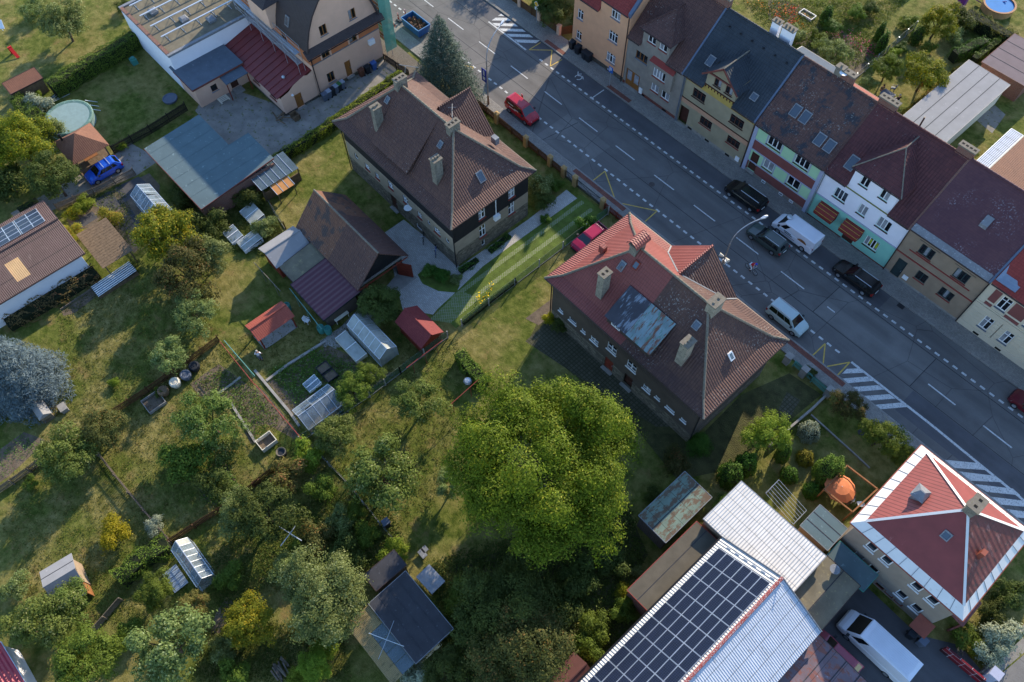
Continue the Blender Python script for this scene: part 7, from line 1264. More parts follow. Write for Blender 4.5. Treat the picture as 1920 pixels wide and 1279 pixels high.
p = at(878, 722); t = thing('kettle_grill', 'pale kettle grill near the end of the red rail', 'barbecue', (p.x, p.y, 0)); part('bowl', MB().lathe([(.1, .55), (.35, .65), (.42, .85), (.3, 1.02), (.05, 1.08)], p, 14), M['galv'], t)
for a in range(3): part('leg', MB().tube(p+V((.3*math.cos(a*2.1), .3*math.sin(a*2.1), 0)), p+V((.2*math.cos(a*2.1), .2*math.sin(a*2.1), .65)), .02), M['galv'], t)
p = at(88, 778); t = thing('stone_grill', 'small stone grill house beneath the blue spruce', 'barbecue', (p.x, p.y, 0)); part('body', MB().box(p.x-.8, p.x+.8, p.y-.5, p.y+.5, 0, 1.0), M['stone1'], t); part('hood', MB().hull([(p.x-.9, p.y-.6, 1.0), (p.x+.9, p.y-.6, 1.0), (p.x+.9, p.y+.6, 1.0), (p.x-.9, p.y+.6, 1.0)], [(p.x-.9, p.y, 1.5), (p.x+.9, p.y, 1.5), (p.x+.9, p.y+.05, 1.5), (p.x-.9, p.y+.05, 1.5)]), M['feltgrey'], t); part('flue', MB().tube((p.x-.5, p.y, 1.4), (p.x-.5, p.y, 1.9), .1), M['lead'], t); p = at(122, 768); solo('stone_bench', MB().box(p.x-.4, p.x+.4, p.y-.3, p.y+.3, 0, .5).box(p.x-.45, p.x+.45, p.y-.35, p.y+.35, .5, .58), M['concrete'], 'pale stone block right of the stone grill', 'bench')
p = at(330, 1085); t = thing('corrugated_cover', 'grey corrugated sheets lying beside the white framed greenhouse', 'sheet', (p.x, p.y, 0))
for i in range(5): part('sheet', MB().box(p.x-1.0+i*.42, p.x-.62+i*.42, p.y-.65, p.y+.65, .15+.01*(i % 2), .2+.01*(i % 2)), M['corrshade'], t)
p = at(528, 1258); t = thing('log_pile', 'stack of grey logs at the bottom edge', 'log pile', (p.x, p.y, 0))
for i in range(16): a = R.uniform(-.2, .2); x, y, z = R.uniform(-.5, .5), R.uniform(-.6, .6), .08+.1*(i//4); part('log', MB().tube(p+V((x-.5, y, z)), p+V((x+.5, y+a, z+R.uniform(-.03, .05))), .07), M['oldwood'], t)
p = at(528, 235); t = thing('scrap_wood', 'heap of scrap boards by the corner of the pink annexe', 'wood pile', at(527, 222))
for i in range(9): q = at(524+R.uniform(-8, 8), 222+R.uniform(-8, 8)); a = R.uniform(0, 3); part('board', MB().bar(q+V((0, 0, .1+.05*i)), q+V((math.cos(a)*1.1, math.sin(a)*1.1, .1+.05*i)), .14, .04), M['plank'], t)
t = thing('umbrella_stand_crate', 'wooden crate under the pink annexe gable', 'crate', at(555, 222)); q = at(555, 222); part('crate', MB().box(q.x-.5, q.x+.5, q.y-.4, q.y+.4, 0, .12).box(q.x-.5, q.x-.42, q.y-.4, q.y+.4, .12, .7).box(q.x+.42, q.x+.5, q.y-.4, q.y+.4, .12, .7).box(q.x-.5, q.x+.5, q.y+.32, q.y+.4, .12, .7), M['plank'], t); t.name = 'wooden_crate'
for px, py, w, lb in ((793, 1040, .8, 'dark barrow frame beside the bluish table'), (797, 1032, .5, 'small pale board above the bluish table')): p = at(px, py); solo('garden_clutter', MB().box(p.x-w/2, p.x+w/2, p.y-.25, p.y+.25, .3, .38).bar(p+V((-.3, 0, 0)), p+V((-.3, 0, .3)), .05, .05, up=V((0, 1, 0))).bar(p+V((.3, 0, 0)), p+V((.3, 0, .3)), .05, .05, up=V((0, 1, 0))), M['lead'], lb, 'bench')
for px, py, lb in ((1895, 170, 'wrapped pale pallet load nearest the grey garage'), (1912, 162, 'wrapped pale pallet load at the right edge')): p = at(px, py); solo('pallet_load', MB().box(p.x-.6, p.x+.6, p.y-.5, p.y+.5, 0, .9).box(p.x-.65, p.x+.65, p.y-.55, p.y+.55, 0, .12), M['binpale'], lb, 'pallet', 'pallet loads by the grey garage')
p = at(1513, 30); coldframe('white cold frame among the flower beds behind the terrace', p.x-1.0, p.x+1.0, p.y-.55, p.y+.55, .3, .3, 1, None, 'wframe')
q = at(615, 700); t = thing('raised_planter', 'raised dark planter frames among the vegetables', 'planter', (q.x, q.y, 0))
for i in range(2): 
    x = q.x-1.1+i*1.15; part('frame', MB().box(x, x+1.0, q.y-.6, q.y-.54, 0, .4).box(x, x+1.0, q.y+.54, q.y+.6, 0, .4).box(x, x+.06, q.y-.54, q.y+.54, 0, .4).box(x+.94, x+1.0, q.y-.54, q.y+.54, 0, .4), M['binblack'], t); part('soil', MB().box(x+.06, x+.94, q.y-.54, q.y+.54, 0, .3), M['soil'], t)
a, b, c, d = rc((10, 165), (62, 130), (76, 140), (22, 173), z=2.2); flatshed('brown_hut', 'hut with brown sloping roof behind the thuja hedge at the left edge', 'hut', a, b, c, d, 2.2, 'plank', 'shingle_brown', .15, 'gutter', tilt=(-.2, 0))

# ------------------------------------------------------------------ vegetation
import numpy as np
LM = dict(walnut=leafmat('walnut_leaf', '3f4c0b', '626e16', '88862a', .05, .34), apple=leafmat('apple_leaf', '465624', '6c783a', '868a58', .06), plum=leafmat('plum_leaf', '3c4420', '5d5a30', '7a5c34', .05), dark=leafmat('dark_leaf', '38441e', '545e2c', None), green=leafmat('bright_leaf', '44561e', '66762c', None), lime=leafmat('lime_leaf', '566a1c', '7c8a30', None),
          yellow=leafmat('yellow_leaf', '6e6e14', '8c8418', 'a09428', .1), gold=leafmat('golden_green_leaf', '525f18', '74741e', '94841e', .1), autumn=leafmat('autumn_leaf', '55582a', '74683a', '84583a', .06), silver=leafmat('silver_leaf', '6a735c', '8e957e', None, trans=.2), olive=leafmat('grey_green_leaf', '4e5c30', '76824c', '929a6a', .07), thuja=leafmat('thuja_spray', '3f5218', '5f7026', None, trans=.15), box=leafmat('box_leaf', '2c4412', '47601a', None, trans=.15), boxy=leafmat('golden_box_leaf', '5a5a16', '76701e', None, trans=.15),
          spruce=leafmat('spruce_needle', '2c3c34', '4a5c50', '6d7f74', .02, trans=.1), blue=leafmat('blue_spruce_needle', '3c4a50', '5c6a6e', '7c888a', .03, trans=.1), fern=leafmat('fern_leaf', '33501c', '4f6e28', None), hedge=leafmat('hedge_leaf', '42571a', '62762a', None, trans=.2), dry=leafmat('dry_stem', '5c4a34', '7a6848', '8a4c3c', .05), weed=leafmat('weed_leaf', '38461c', '54602a', '706e3a', .06), veg=leafmat('vegetable_leaf', '3e5c22', '5f7d34', '7f9a5c', .06), ivy=leafmat('vine_leaf', '6a6a20', '8c8430', '9a6a30', .06))
M['bark'] = plain('bark', '54463a', .95, .3, 6, .02); M['barkgrey'] = plain('grey_bark', '7a7266', .95, .25, 6, .02); M['core'] = plain('dark_core', '1e2610', .95, .3, 5, .03)  # core: solid dark filler, the shade inside the foliage put into its colour
rng = np.random.default_rng(5)
def unit(n):
    v = rng.normal(size=(n, 3)); return v/np.linalg.norm(v, axis=1)[:, None]
def leafmesh(name, C, N, size, aspect=.55, jit=.35):
    n = len(C); N = N+rng.normal(size=(n, 3))*jit; N /= np.linalg.norm(N, axis=1)[:, None]+1e-9
    T = np.cross(N, unit(n)); T /= np.linalg.norm(T, axis=1)[:, None]+1e-9; B = np.cross(N, T)
    s = (size*rng.uniform(.7, 1.3, n))[:, None] if np.isscalar(size) else size[:, None]
    T = T*s/2; B = B*s*aspect/2; vs = np.stack([C-T, C+B+T*.15, C+T, C-B+T*.15], 1).reshape(-1, 3)
    me = bpy.data.meshes.new(name); me.vertices.add(4*n); me.vertices.foreach_set('co', vs.astype(np.float32).ravel()); me.loops.add(4*n); me.loops.foreach_set('vertex_index', np.arange(4*n, dtype=np.int32)); me.polygons.add(n); me.polygons.foreach_set('loop_start', np.arange(0, 4*n, 4, dtype=np.int32)); me.update(calc_edges=True); me.validate()
    return me
def crown(name, r, rz, lobes, lr, clumps, per, leaf, cr, aspect=.55, low=-.35, open_=0.0, up=.5):
    """lobed crown about the origin: clumps on the lobe surfaces, leaves round each clump"""
    L = unit(lobes); L[:, 2] = np.maximum(L[:, 2], low+.1*rng.normal(size=lobes)); ga = np.arange(lobes)*2.399963; zz = 1-(1-low)*(np.arange(lobes)+.5)/lobes; rh = np.sqrt(np.maximum(0, 1-zz**2)); L = np.stack([rh*np.cos(ga), rh*np.sin(ga), zz], 1)+rng.normal(size=(lobes, 3))*.16
    L *= rng.uniform(.52, .84, lobes)[:, None]*np.array([r, r, rz])
    li = rng.integers(0, lobes, clumps); d = unit(clumps); d[:, 2] = np.where(d[:, 2] < -.45, -d[:, 2], d[:, 2]); lrr = lr*rng.uniform(.7, 1.25, lobes)
    P = L[li]+d*(lrr[li]*rng.uniform(.55+.0*open_, 1.05, clumps))[:, None]
    n = clumps*per; ci = np.repeat(np.arange(clumps), per); o = rng.normal(size=(n, 3))*cr*np.array([1, 1, .6]); C = P[ci]+o
    N = d[ci]*.6+np.array([0, 0, up])+o/cr*.25
    me = leafmesh(name, C, N, leaf, aspect); return me, L
def cone(name, H, r, n, leaf=.26, droop=.35, aspect=.16, p=.85):
    z = (1-np.sqrt(rng.uniform(0.0004, 1, n)))*H; rm = r*(1-z/H)**p+.05; a = rng.uniform(0, 2*np.pi, n)
    lev = np.floor(z/.55); nb = 9; a = np.floor(a/(2*np.pi)*nb)*(2*np.pi/nb)+lev*1.1+rng.normal(size=n)*.16; f = rng.uniform(.25, 1.05, n)**.6
    rr = rm*f*(1+.18*np.sin(lev*2.3+a*3)); C = np.stack([rr*np.cos(a), rr*np.sin(a), z-droop*rr*.5+rng.normal(size=n)*.1], 1)+rng.normal(size=(n, 3))*.09
    N = np.stack([np.cos(a)*.5, np.sin(a)*.5, np.full(n, .8)], 1); return leafmesh(name, C, N, leaf, aspect, .5)
def shell(name, r, rz, n, leaf=.11, z0=0.0, lump=.13):
    d = unit(n); d[:, 2] = np.abs(d[:, 2])*1.0-.35*(rng.uniform(size=n) < .3)*np.abs(d[:, 2]); k_ = 1+lump*np.sin(d[:, 0]*7+d[:, 2]*5)*np.cos(d[:, 1]*6)+rng.normal(size=n)*.055
    C = d*k_[:, None]*np.array([r, r, rz]); return leafmesh(name, C, d, leaf, .6, .55)
LIB = {'fruit': [crown('fruit_crown', 2.5, 1.9, 14, .9, 560, 22, .18, .17) for i in range(3)], 'open': [crown('open_crown', 2.5, 1.7, 16, .72, 460, 19, .18, .16, up=.4) for i in range(3)], 'bush': [crown('bush_crown', 1.2, 1.0, 7, .55, 220, 17, .15, .13) for i in range(2)], 'big': [crown('big_crown', 4.0, 3.2, 24, 1.3, 1150, 26, .2, .24) for i in range(2)]}
BASE = dict(fruit=2.5, open=2.5, bush=1.2, big=4.0)
def scale_at(x, y, z): d = at(x, y, z)-V((0, 0, CAM_H)); return 1493/d.dot(CF)
def limbs(h, targets, r0, n=7):
    mb = MB(); f = V((R.uniform(-.15, .15), R.uniform(-.15, .15), h*.5)); mb.tube((0, 0, -.1), f, r0, 8, r0*.75)
    for q in targets[:n]:
        q = V(q); m = f.lerp(q, .5)+V((R.uniform(-.2, .2), R.uniform(-.2, .2), .25)); mb.tube(f, m, r0*.55, 6, r0*.32); mb.tube(m, q, r0*.32, 5, r0*.1)
    return mb
LIMB = {}
def tree(label, px, py, rpx, kind, lib='fruit', zc=None, cat='tree', name='fruit_tree', group=None, hz=1.0, bark='bark'):
    bush = lib == 'bush'; z = zc if zc is not None else (1.0 if bush else 2.6)
    for i in range(3):
        r = rpx/scale_at(px, py, z)
        if zc is None: z = r*.55 if bush else max(1.6, r*.62+.8)
    p = at(px, py, z); t = thing(name, label, cat, (p.x, p.y, 0), R.uniform(0, 6.28), group); i = R.randrange(len(LIB[lib])); me, L = LIB[lib][i]; s = r/BASE[lib]
    c = link('foliage' if bush else 'crown', me, t); c.location = (0, 0, z); c.scale = (s, s, s*hz)
    if not me.materials: me.materials.append(LM['apple'])
    c.material_slots[0].link = 'OBJECT'; c.material_slots[0].material = LM[kind]
    if not bush:
        key = (lib, i)
        if key not in LIMB: LIMB[key] = limbs(2.4*BASE[lib]/2.5, [(q[0], q[1], q[2]+2.4*BASE[lib]/2.5) for q in L], .14*BASE[lib]/2.5).mesh('trunk', M['bark'])
        k_ = link('trunk', LIMB[key], t); k_.scale = (s, s, z/(2.4*BASE[lib]/2.5))
    else:
        key = 'stem'
        if key not in LIMB: LIMB[key] = limbs(.5, [(.4*math.cos(a), .4*math.sin(a), .8) for a in (0, 1.6, 3.1, 4.7)], .04).mesh('stem', M['bark'])
        k_ = link('stem', LIMB[key], t); k_.scale = (s, s, s)
    return t
def conifer(label, px, py, H, r, kind, n, leaf=.28, z=0.0, name='spruce', p=.85, group=None):
    q = at(px, py, z); t = thing(name, label, 'tree', (q.x, q.y, 0), 0, group); c = link('crown', cone('crown', H*.97, r, n, leaf, p=p), t); c.location.z = H*.03+.25; c.data.materials.append(LM[kind]); part('trunk', MB().tube((0, 0, -.1), (0, 0, H*.95), r*.06, 8, .02), M['bark'], t, world=False) if 0 else None
    ORG[t.name] = V((0, 0, 0)); part('trunk', MB().tube((0, 0, -.1), (0, 0, H*.93), .16, 8, .02), M['bark'], t, world=False); return t
def ball(label, px, py, r, rz, kind, n=2600, leaf=.12, name='clipped_shrub', z=None, group='clipped shrubs in the lower right garden'):
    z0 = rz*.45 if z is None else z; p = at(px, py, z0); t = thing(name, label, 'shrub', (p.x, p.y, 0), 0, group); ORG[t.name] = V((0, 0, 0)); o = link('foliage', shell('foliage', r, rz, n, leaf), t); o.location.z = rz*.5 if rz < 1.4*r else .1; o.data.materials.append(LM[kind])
    part('dark_core', MB().lathe([(r*.45, 0), (r*.85, rz*.35), (r*.8, rz*.6), (r*.4, rz*.85)], (0, 0, rz*.1 if rz < 1.4*r else .05), 12), M['core'], t, world=False); return t
def hedge(label, pts, w, h, kind, dens=150, leaf=.13, lump=.12, name='hedge', cat='hedge', group=None, rough=1.0):
    P = [at(x, y, h*.9) if True else 0 for x, y in pts]; P = [V((p.x, p.y, 0)) for p in P]; t = thing(name, label, cat, P[0], 0, group); Cs = []; Ns = []; core = MB()
    for a, b in zip(P, P[1:]):
        L = (b-a).length; d = np.array((b-a)/L); s = np.array([-d[1], d[0], 0]); n = int(L*(w+2*h)*dens); f = rng.uniform(0, 1, n); u = rng.uniform(-.05, L+.05, n); prof = f*(w+2*h)
        x = np.where(prof < h, -w/2, np.where(prof < h+w, prof-h-w/2, w/2)); z = np.where(prof < h, prof, np.where(prof < h+w, h, w+2*h-prof)); nx = np.where(prof < h, -1., np.where(prof < h+w, 0., 1.)); nz = np.where((prof >= h) & (prof < h+w), 1., .15)
        bulge = lump*(np.sin(u*2.1+x*3)+np.sin(u*4.7+z*4+1.3)*.6)*rough+rng.normal(size=n)*.05; x = x*(1-.12*(z/h)**4)+nx*bulge; z = np.maximum(.05, z+(nz > .5)*bulge*1.2)
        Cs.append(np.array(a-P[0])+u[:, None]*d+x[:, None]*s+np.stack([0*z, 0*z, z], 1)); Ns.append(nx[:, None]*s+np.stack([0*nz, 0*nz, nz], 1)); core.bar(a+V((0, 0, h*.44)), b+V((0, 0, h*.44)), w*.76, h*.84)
    o = link('foliage', leafmesh('foliage', np.concatenate(Cs), np.concatenate(Ns), leaf, .6, .5), t); o.data.materials.append(LM[kind]); part('dark_core', core, M['core'], t); return t
def scatter(name, label, pts, n, h, leaf, kind, tuft=5, spread=.18, cat=None):
    """uncountable low growth over a patch of ground"""
    P = np.array([at(*p)[:2] for p in pts]); lo, hi = P.min(0), P.max(0); q = rng.uniform(lo, hi, (n*4, 2)); ins = np.zeros(len(q), bool); j = len(P)-1
    for i in range(len(P)):
        a, b = P[i], P[j]; c = ((a[1] > q[:, 1]) != (b[1] > q[:, 1])) & (q[:, 0] < (b[0]-a[0])*(q[:, 1]-a[1])/(b[1]-a[1]+1e-12)+a[0]); ins ^= c; j = i
    q = q[ins][:n]; m = len(q); hh = h*rng.uniform(.3, 1.1, m); C = np.repeat(np.concatenate([q, np.zeros((m, 1))], 1), tuft, 0); o = rng.normal(size=(m*tuft, 3))*spread; C += o; C[:, 2] = np.abs(o[:, 2])/spread*np.repeat(hh, tuft)*.5+.03
    me = leafmesh(name, C-np.array([*q.mean(0), 0]), np.tile([0, 0, 1.], (m*tuft, 1)), leaf, .5, .6); o_ = link(name, me); o_.location = (*q.mean(0), 0); me.materials.append(LM[kind]); return tag(o_, label, cat or name.replace('_', ' '), kind='stuff')
# the big walnut
c = at(1018, 872, 6.6); t = thing('walnut_tree', 'huge spreading walnut tree below the hipped house', 'tree', (c.x, c.y, 0)); me, L = crown('crown', 8.0, 5.8, 66, 1.68, 3500, 36, .21, .30, .5, -.3); o = link('crown', me, t); o.location.z = 6.6; me.materials.append(LM['walnut']); ORG[t.name] = V((0, 0, 0)); part('trunk', limbs(5.2, [(q[0]*.9, q[1]*.9, q[2]+6.2) for q in L], .42, 16), M['barkgrey'], t, world=False)
conifer('tall dark spruce between the brown hipped house and the road', 838, 188, 11.8, 4.3, 'spruce', 38000, .34); conifer('broad blue spruce at the left edge', 60, 730, 10, 3.75, 'blue', 40000, .34, 0, p=.75)
conifer('young drooping conifer beside the white corrugated roof', 1362, 958, 3.6, 1.3, 'fern', 6000, .22); conifer('dark fern-like conifer at the corner of the hipped house', 1308, 838, 2.4, 1.2, 'fern', 5000, .22)
F_ = 'fruit trees in the gardens'
for a in (
    ('grey green fruit tree in the top left garden', 118, 45, 44, 'olive'), ('yellowing leafy tree at the left edge above the blue car', 35, 270, 62, 'gold', 'big'), ('dark round tree beside the blue car', 102, 338, 50, 'dark', 'fruit'), ('big golden green fig tree beside the felt beds', 312, 438, 62, 'gold'), ('apple tree with reddish fruit below the golden green tree', 352, 505, 62, 'plum', 'open'), ('pale grey green tree right of the apple tree', 392, 480, 42, 'olive'),
    ('grey leaved fruit tree with bare limbs by the small lawn', 365, 592, 44, 'olive', 'open'), ('small grey green tree above the dark picket fence', 318, 668, 40, 'olive', 'open'), ('brownish plum tree by the mossy fence', 200, 808, 44, 'plum'), ('dark green tree below the brownish plum tree', 125, 858, 54, 'apple'), ('spreading apple tree beside the soil beds', 392, 790, 60, 'apple', 'open'), ('apple tree above the lawn with the red rail', 785, 757, 48, 'apple', 'open'),
    ('large loose apple tree left of the walnut', 720, 890, 76, 'apple', 'open'), ('upright apple tree below the glass greenhouse', 632, 818, 42, 'apple'), ('small pear tree right of the glass greenhouse', 660, 735, 36, 'green', 'open'), ('young pear tree at the green mesh fence', 692, 700, 26, 'green', 'open'), ('round leafy tree in front of the barn', 710, 575, 42, 'dark'), ('dark apple tree above the lower lawn', 500, 965, 62, 'dark', 'open'), ('grey apple tree at the end of the brown picket fence', 445, 965, 45, 'olive', 'open'),
    ('big grey green willow above the dark summer house', 610, 1118, 84, 'olive', 'big'), ('yellow green autumn tree left of the willow', 470, 1165, 50, 'gold'), ('bright young tree below the willow', 588, 1250, 32, 'lime'), ('grey apple tree at the bottom of the photo', 318, 1210, 78, 'olive', 'open'), ('bright leafy tree in the bottom left corner', 165, 1242, 62, 'green'), ('apple tree above the crimson shed', 75, 1165, 66, 'apple', 'open'), ('apple tree beside the grey felt hut', 130, 1130, 44, 'apple', 'open'), ('bare autumn fruit tree below the corrugated sheets', 362, 1140, 34, 'autumn', 'open'), ('leafy tree at the foot of the clipped hedge', 290, 1105, 36, 'green'),
    ('yellow leaved tree in the garden behind the long garage', 1735, 140, 44, 'gold', 'open'), ('small round tree beside the yellow leaved tree', 1665, 130, 28, 'green'), ('tall yellowing tree near the top right pool', 1760, 42, 38, 'gold', 'open'), ('silvery shrub tree behind the black tiled house', 1562, 100, 34, 'olive', 'open'), ('yellow green tree in the clipped garden', 1435, 815, 46, 'lime', 'open'), ('dark shrub tree beside the road hatching', 1592, 762, 36, 'plum', 'open'), ('green tree between the road and the red roof', 1652, 818, 42, 'green', 'open'), ('small green tree touching the white eaves', 1690, 855, 26, 'green'),
    ('dark tree beneath the walnut', 960, 1130, 84, 'dark', 'big'), ('dark tree at the bottom right of the gardens', 975, 1215, 90, 'plum', 'big'), ('dark tree left of the solar barn', 905, 1165, 60, 'dark', 'fruit'), ('feathery tree left of the walnut crown', 845, 905, 34, 'olive', 'open'), ('dark tree beside the pink pavement pillars', 1040, 22, 34, 'dark', 'fruit'), ('leafy tree at the top edge behind the far fence', 1012, -6, 30, 'green', 'fruit'), ('leafy tree in the bottom edge shrubs', 840, 1262, 46, 'dark', 'fruit'), ('tall tree throwing shade over the road from above the photo', 1010, -185, 66, 'green', 'big')):
    tree(a[0], *a[1:4], a[4], *(a[5:6]), group=F_, name='leafy_tree')
B_ = 'garden shrubs'
for a in (
    ('yellow shrub on the lower left lawn', 217, 1003, 30, 'yellow'), ('silver shrub at the bottom edge by the pergola', 777, 1265, 34, 'silver'), ('bright shrub under the willow', 612, 1212, 26, 'lime'), ('round shrub at the corner of the brown hipped house', 1045, 350, 14, 'box'), ('large shrub in front of the brown hipped house', 1012, 352, 26, 'olive'), ('low shrub below the large front shrub', 1015, 380, 20, 'dark'), ('small dome shrub on the wheel track lawn', 1023, 413, 11, 'box'), ('shrub beside the magenta car', 1098, 422, 20, 'box'), ('bright shrub by the mesh fence and coiled hose', 578, 852, 30, 'lime'), ('dry bronze shrub left of the fence corner', 545, 892, 34, 'autumn'),
    ('shrub on the dry lawn left of the picket fence', 216, 717, 10, 'lime'), ('dark bushy shrub below the spreading apple tree', 345, 868, 42, 'green'), ('leafy shrub right of the dark bushy shrub', 400, 905, 30, 'dark'), ('golden climbing shrub on the pergola corner', 205, 412, 22, 'ivy'), ('vine covered shrub at the end of the brown roof', 138, 435, 18, 'ivy'), ('yellow flowering shrub by the felt beds', 140, 400, 16, 'gold'), ('green shrub by the felt beds', 158, 385, 18, 'lime'), ('shrub left of the hedge block in the top left garden', 72, 200, 24, 'silver'), ('yellow green shrub by the covered pool', 73, 185, 12, 'lime'), ('shrub right of the covered pool', 100, 245, 24, 'olive'), ('big dark shrub at the left edge', 20, 345, 40, 'dark'),
    ('dark shrub under the white plastic tunnel', 468, 372, 24, 'dark'), ('dark shrub right of the golden green tree', 395, 420, 30, 'dark'), ('shrub along the shed wall in shade', 345, 372, 24, 'dark'), ('shrub left of the grey shed', 495, 430, 22, 'olive'), ('shrub by the corner of the barn', 735, 560, 16, 'fern'), ('palm-like plant on the yard paving', 857, 525, 12, 'olive'), ('shrub in the island bed', 805, 507, 14, 'veg'), ('dark shrub in the island bed', 830, 518, 16, 'fern'), ('golden shrub at the corner of the hipped house', 1030, 598, 14, 'yellow'), ('climbing dark shrub on the wall of the hipped house', 1055, 605, 20, 'dark'), ('shrub beside the stone frame', 300, 735, 10, 'green'),
    ('dark shrub left of the clipped conifer', 1268, 868, 26, 'plum'), ('shrub in front of the rusty green roof', 1225, 930, 18, 'dark'), ('yellow shrub against the red edged lean-to', 1172, 1115, 20, 'gold'), ('small shrub growing on the lean-to roof edge', 1195, 1072, 12, 'olive'), ('shrub beside the solar barn gutter', 1115, 1180, 30, 'green'), ('shrub above the maroon small shed', 1110, 1215, 28, 'green'), ('leafy shrub between lean-to and walnut', 1165, 1145, 24, 'green'), ('dark shrub under the walnut near the shed', 1150, 1060, 30, 'dark'), ('shrub in the shade right of the dark tree', 1060, 1130, 40, 'dark'), ('shrub in the shade below the walnut', 1090, 1080, 36, 'dark'),
    ('grey shrub in the bottom right garden', 1872, 1195, 34, 'silver'), ('second grey shrub in the bottom right garden', 1850, 1222, 28, 'silver'), ('green shrub by the red and black gate', 1812, 1200, 26, 'green'), ('golden shrub by the red and black gate', 1828, 1222, 16, 'gold'), ('dark shrub right of the red roof', 1895, 1115, 30, 'dark'), ('dark shrub below the porch', 1865, 1150, 26, 'dark'), ('shrub in the flower garden behind the terrace', 1560, 55, 18, 'box'), ('green shrub beside the wire fence', 1690, 92, 12, 'box'), ('bright grass tuft beside the wire fence', 1677, 102, 12, 'lime'), ('white flowering shrub behind the mint house', 1628, 162, 18, 'olive'), ('shrub beside the tall yellowing tree', 1703, 45, 16, 'green'), ('dark shrub by the tall hedge', 1800, 45, 26, 'dark'), ('vine on the long garage edge', 1700, 215, 12, 'ivy'), ('shrub by the turquoise fence', 1520, 700, 12, 'dark'), ('shrub below the rotary dryer', 595, 1010, 34, 'plum'), ('green shrub left of the tool shed', 650, 1045, 40, 'dark'), ('small bush by the wire fence end', 735, 1035, 26, 'lime'), ('leafy shrub above the tool shed', 690, 1005, 24, 'green'),
    ('leafy shrub right of the white framed greenhouse', 430, 1085, 26, 'green'), ('loose shrub left of the willow top', 540, 1062, 30, 'olive'), ('shrub on the shaded lawn below the rotary dryer', 560, 1035, 22, 'green'), ('shrub between wire fence and plum shrub', 640, 975, 26, 'olive'), ('leafy shrub at the wire fence middle', 668, 962, 20, 'green'), ('shrub above the bottom grey apple tree', 425, 1215, 28, 'olive'), ('low shrub below the plank fence', 245, 1185, 26, 'green'), ('shrub left of the grey felt hut', 30, 1105, 26, 'olive'), ('red leaved shrub beside the greenhouse door', 412, 1078, 14, 'autumn'), ('shrub under the mesh fence corner', 600, 915, 26, 'green'), ('shrub below the spreading apple tree shade', 420, 845, 30, 'apple'), ('shrub by the leftmost picket fence', 60, 905, 14, 'green'), ('bushy shrub along the bottom edge', 440, 1262, 30, 'green'), ('bushy shrub right of the log pile', 560, 1275, 22, 'lime'), ('shrub behind the bottom summer house', 870, 1120, 34, 'green'), ('shrub in the bottom wood near the pergola', 830, 1190, 26, 'weed'),
    ('leafy shrub behind the white chimneys', 1490, 68, 18, 'olive'), ('shrub right of the white flower frame', 1532, 72, 16, 'green'), ('round shrub at the top edge of the flower garden', 1605, 28, 18, 'green'), ('shrub at the top edge below the cabin', 1632, 18, 16, 'dark'), ('shrub right of the wire fence on the sunny lawn', 1742, 92, 14, 'green'), ('shrub between the tall yellowing tree and the hedge', 1788, 72, 18, 'olive'), ('shrub beside the brown roofed outbuilding', 1820, 285, 12, 'green'),
    ('grey conifer shrub by the brown picket fence', 290, 985, 18, 'silver'), ('shrub along the drive beyond the gazebo', 230, 275, 10, 'lime'), ('shrub at the top left corner', 65, 20, 22, 'olive'), ('shrub beside the white wall', 235, 15, 16, 'dark'), ('low shrub behind the far fence', 1085, 40, 20, 'dark')):
    tree(a[0], *a[1:4], a[4], 'bush', cat='shrub', name='garden_shrub', group=B_)
ball('variegated round shrub near the white capped pillar', 1518, 808, .95, 1.7, 'silver', 3200); ball('bronze round clipped shrub', 1510, 858, .75, 1.2, 'boxy', 2600); ball('round clipped shrub left of the tall thuja', 1480, 890, .78, 1.2, 'box', 2600); ball('dark round shrub beside the timber frame', 1522, 920, .75, 1.1, 'box', 2600); ball('tall oval thuja beside the parasol', 1556, 880, 1.15, 3.4, 'thuja', 5600, .14, 'thuja', 1.6); ball('slim thuja left of the bronze shrub', 1470, 848, .6, 2.6, 'box', 3000, .13, 'thuja', 1.4); ball('dark thuja clump above the white corrugated roof', 1372, 888, 1.15, 2.3, 'box', 4200, .14, 'thuja', 1.2); ball('dark thuja right of the clump', 1400, 868, .95, 2.4, 'box', 3600, .14, 'thuja', 1.2)
for px, py, r, h, lb in ((1720, 68, .8, 2.2, 'pointed thuja in the sunny garden behind the terrace'), (1655, 82, .6, 3.0, 'slim dark thuja beside the flower garden'), (1550, 30, .7, 2.2, 'dark thuja among the flower beds'), (1650, 62, .5, 2.4, 'narrow thuja above the slim dark thuja')): ball(lb, px, py, r, h, 'box', 2200, .14, 'thuja', h*.45, 'thujas behind the terrace')
